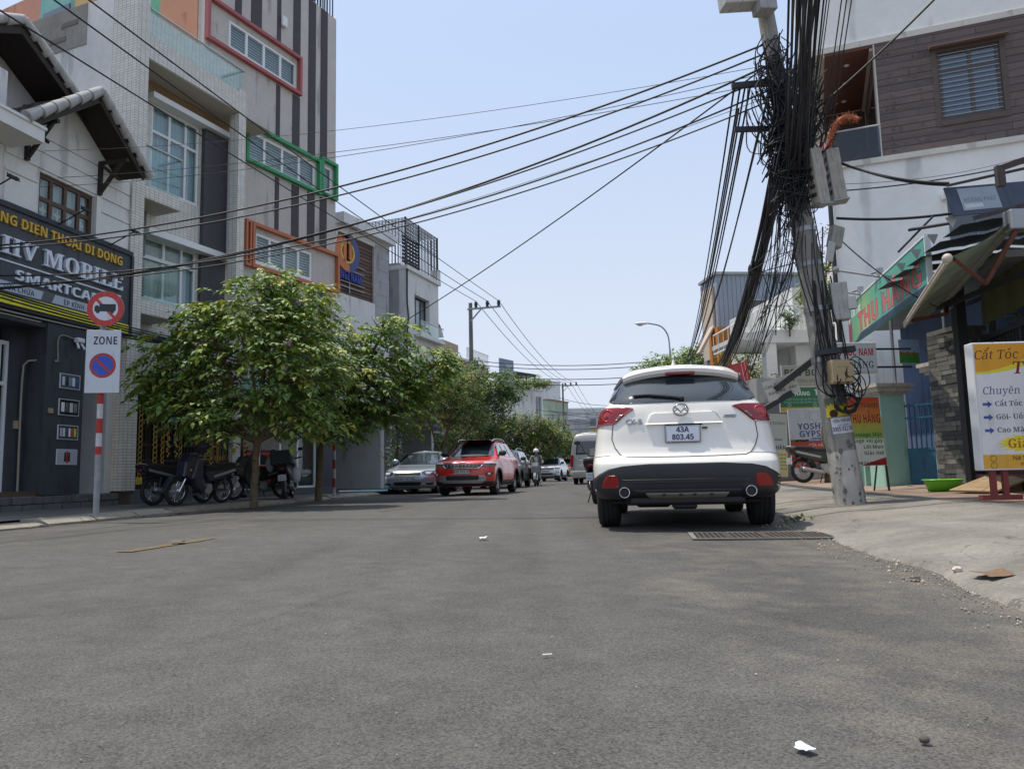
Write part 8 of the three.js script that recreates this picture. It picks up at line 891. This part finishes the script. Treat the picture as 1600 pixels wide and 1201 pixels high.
  // from the pole to the houses on the right
  for (const [a, b, s, r, lab] of [[[3.9, 5.1, -9.6], [7.4, 8.6, -7.5], 0.25, 0.014, 'black cable rising from the pole past the plank cladding'], [[4.0, 4.1, -9.6], [8.6, 4.9, -9.2], 0.2, 0.009, 'black cable from the pole across the plank cladding window'], [[4.2, 3.75, -9.6], [7.6, 4.2, -8.6], 0.28, 0.018, 'thick black cable sagging in front of the white wall'], [[4.15, 4.55, -9.6], [5.14, 3.84, -8.68], 0.08, 0.016, 'short black cable tied to the canopy corner'], [[4.1, 4.6, -9.6], [5.16, 3.82, -8.7], 0.1, 0.012, 'slim black cable tied to the canopy corner'], [[4.2, 3.5, -9.6], [6.0, 2.75, -10.6], 0.1, 0.008, 'thin cable running down past the salon sign'], [[4.2, 4.2, -9.6], [9, 5.8, -12.6], 0.12, 0.004, 'hair-thin wire crossing the white wall']]) tag(mk('house_cable', cable(a, b, s, r, 12), mt.cable), lab, 'cable');
  // ---- three-phase line and poles on the left
  const pole2 = (x, d, top, s, lab) => { const q = thing('power_pole', lab, 'utility pole', [x, 0.05, -d], -0.05); mk('shaft', rod([0, 0, 0], [0, top * s, 0], 0.15 * s, 0.10 * s, 14), mt.concreteD, q); mk('cross_arm', [bar([-0.15, top * s - 0.35, 0.1], [1.6 * s, top * s - 0.25, 0.1], 0.09, 0.09), bar([0, top * s - 1.0, 0.1], [0.62, top * s - 0.3, 0.1], 0.07, 0.07)], mt.galv, q); for (const k of [0.3, 0.9, 1.5]) mk('insulator', mv(lathe([[0, 0], [0.05, 0], [0.09, 0.05], [0.06, 0.1], [0.11, 0.15], [0.07, 0.2], [0.1, 0.26], [0.05, 0.34], [0, 0.36]], 12), k * s, top * s - 0.3 + 0.04 * k, 0.1), mt.dark, q); return q; };
  pole2(-2.1, 40, 9.5, 1, 'concrete power pole with three insulators over the left trees'); pole2(5.6, 85, 10.3, 1, 'distant concrete power pole beyond the flowering tree');
  for (const [k, u, sg] of [[0.3, [-13, 7.25, 12], 0.3], [0.9, [-12.5, 8.5, 12], 0.6], [1.5, [-13, 8.75, 12], 0.3]]) { tag(mk('power_line', cable(u, [-2.1 + k, 9.62, -39.9], sg, 0.016, 24), mt.cable), 'power line passing the tiled house front to the insulator pole', 'power line', 'three power lines on the left'); tag(mk('power_line', cable([-2.1 + k, 9.62, -39.9], [5.6 + k, 10.4, -84.9], 0.9, 0.018, 18), mt.cable), 'power line from the insulator pole to the distant pole', 'power line', 'three power lines to the distant pole'); tag(mk('power_line', cable([5.6 + k, 10.4, -84.9], [14 + k, 9.5, -130], 0.9, 0.02, 14), mt.cable), 'power line from the distant pole to the street end', 'power line', 'three power lines at the street end'); }
  // telephone bundle on the left side, running past the shop sign and tree
  run('cable_bundle', 'black telephone bundle running past the phone shop into the trees', undefined, [-9.0, 3.75, -11.6], [-6.2, 4.1, -22], 0.25, 0.014, 14, 0.13); run('cable_bundle', 'black telephone bundle between the street trees and power pole', undefined, [-6.2, 4.1, -22], [-2.1, 5.4, -40], 0.4, 0.014, 8, 0.12);
  for (const y of [5.9, 5.7, 5.2, 4.9]) tag(mk('street_cable', cable([-2.1, y + 0.6, -40], [8.6, y + 0.1, -37], 0.35, 0.02, 14), mt.cable), 'cable crossing the road at the left power pole', 'cable', 'cables crossing at the power pole'); for (let k = 0; k < 9; k++) tag(mk('street_cable', cable([2 + rr(0, 3), 7.2 - k * 0.35 + rr(0, 0.4), -70 - rr(0, 12)], [14, 7.4 - k * 0.3 + rr(-0.4, 0.6), -70 - rr(0, 12)], rr(0.2, 0.6), 0.022, 10), mt.cable), 'faint distant cable across the end of the street', 'cable', 'distant crossing cables');
}
// ---------- small things on the ground ----------
{
  const g = thing('drain_grate', 'rusty iron drain grate set in the gutter behind the white car', 'drain grate', [2.08, 0.006, -6.85], -0.16); const gm = M([0.075, 0.058, 0.048], 0.8, { map: T.grime, m: 0.3 }); mk('frame', [box(-0.5, 0.62, 0, 0.012, -0.38, -0.34), box(-0.5, 0.62, 0, 0.012, 0.26, 0.3), box(-0.54, -0.5, 0, 0.012, -0.38, 0.3), box(0.62, 0.66, 0, 0.012, -0.38, 0.3)], mt.concreteD, g); mk('plate', box(-0.5, 0.62, -0.004, 0.002, -0.34, 0.26), mt.black, g); for (let x = -0.48; x < 0.61; x += 0.045) mk('grate_bar', box(x, x + 0.024, 0.002, 0.011, -0.335, 0.255), gm, g); mk('cross_bar', [box(-0.24, -0.2, 0.011, 0.015, -0.335, 0.255), box(0.05, 0.1, 0.011, 0.015, -0.335, 0.255), box(0.36, 0.4, 0.011, 0.015, -0.335, 0.255)], gm, g);
  const crumple = (n, w, d, h, f = 3) => { const q = new THREE.PlaneGeometry(w, d, n, n); q.rotateX(-Math.PI / 2); const p = q.attributes.position; for (let i = 0; i < p.count; i++) { const x = p.getX(i) / w, z = p.getZ(i) / d; p.setY(i, h * (0.2 + 0.8 * vn(x * f + 5, z * f + 5, 64, n + f)) * (1 + 0.4 * x)); p.setX(i, p.getX(i) * (0.85 + 0.3 * vn(z * 5 + 9, x, 64, 3))); p.setZ(i, p.getZ(i) * (0.7 + 0.5 * vn(x * 5 + 9, z, 64, 8))); } q.computeVertexNormals(); return uvm(q); };
  const put = (name, lab, cat, geo, m, x, d, ry, y = 0.006) => { const o = mk(name, geo, m); o.position.set(x, y, -d); o.rotation.y = ry; return tag(o, lab, cat); };
  put('face_mask', 'crumpled pale blue and white paper scrap on the asphalt', 'litter', crumple(10, 0.034, 0.04, 0.012), M([0.55, 0.66, 0.78], 0.8), 0.6, 1.71, 0.6); put('paper_scrap', 'small white paper scrap in mid road', 'litter', crumple(6, 0.07, 0.09, 0.03), M([0.7, 0.7, 0.7], 0.8), -0.29, 7.13, 0.3);
  put('rubble_stone', 'pale chunk of rubble in the gutter beside brown leaf', 'stone', new THREE.DodecahedronGeometry(0.024, 0).scale(1.2, 0.75, 0.9).translate(0, 0.014, 0), M([0.55, 0.45, 0.36], 0.9), 2.33, 4.17, 0.2, 0.03); put('dry_leaf', 'large curled brown leaf lying in the gutter', 'leaf', crumple(12, 0.17, 0.15, 0.035, 2), M([0.21, 0.125, 0.07], 0.9, { map: T.grime, m: 0.08 }), 2.34, 3.9, 0.4, 0.043); put('dark_twig', 'dark scrap lying near the curled leaf', 'litter', crumple(6, 0.06, 0.05, 0.014), M([0.03, 0.028, 0.025], 0.9), 2.06, 4.09, 0.9); put('road_stone', 'dark lump lying on the yellow lane dash', 'stone', crumple(8, 0.12, 0.14, 0.04), M([0.12, 0.11, 0.1], 0.9), -3.2, 7.45, 0.4); put('cigarette_end', 'tiny pale stub on the near asphalt', 'litter', rod([0, 0.004, 0], [0.03, 0.004, 0.008], 0.004), M([0.6, 0.55, 0.45], 0.9), 0.08, 2.6, 0.4); put('bottle_cap', 'dark pebble near the blue paper scrap', 'stone', ball(0, 0.006, 0, 0.012, 0.008, 0.01, 8), M([0.08, 0.07, 0.06], 0.9), 0.87, 1.74, 0);
  // loose grit in the gutter and over the near lane: uncountable
  const gg = new THREE.DodecahedronGeometry(1, 0), im = new THREE.InstancedMesh(gg, M([0.36, 0.33, 0.28], 0.95), 3200), mm = new THREE.Matrix4(), qq = new THREE.Quaternion(); for (let i = 0; i < 3200; i++) { const d = rr(1.3, 11), near = rnd() < 0.7, x = near ? kerbR(d) - Math.abs(rr(-0.4, 0.4) * rnd()) + 0.03 : rr(-4, kerbR(d)), s = rr(0.0012, near ? 0.006 : 0.0035) * (near && rnd() < 0.05 ? 2.4 : 1); qq.setFromEuler(new THREE.Euler(rr(0, 3), rr(0, 3), rr(0, 3))); mm.compose(V(x, 0.004 + s * 0.4, -d), qq, V(s, s * 0.7, s)); im.setMatrixAt(i, mm); const t = rr(0.5, 1.3); im.setColorAt(i, lin(t, t * 0.97, t * 0.92)); } im.name = 'grit'; im.castShadow = im.receiveShadow = true; im.userData = { kind: 'stuff', label: 'loose pale grit scattered along the gutter', category: 'grit' }; scene.add(im);
  const fl = []; for (let i = 0; i < 70; i++) { const d = rr(10, 34); const q = crumple(3, rr(0.05, 0.12), rr(0.04, 0.08), 0.02); q.rotateY(rnd() * 6); q.translate(kerbL(d) + rr(-0.6, 0.45) , (0.012), -d); const x = q.attributes.position.getX(0); if (x < kerbL(d) + 0.03) q.translate(0, 0.1, 0); fl.push(q); } tag(mk('fallen_leaves', fl, M([0.2, 0.14, 0.06], 0.9)), 'scattered dry leaves along the left kerb', 'leaves').userData.kind = 'stuff';
}
renderer.render(scene, camera);
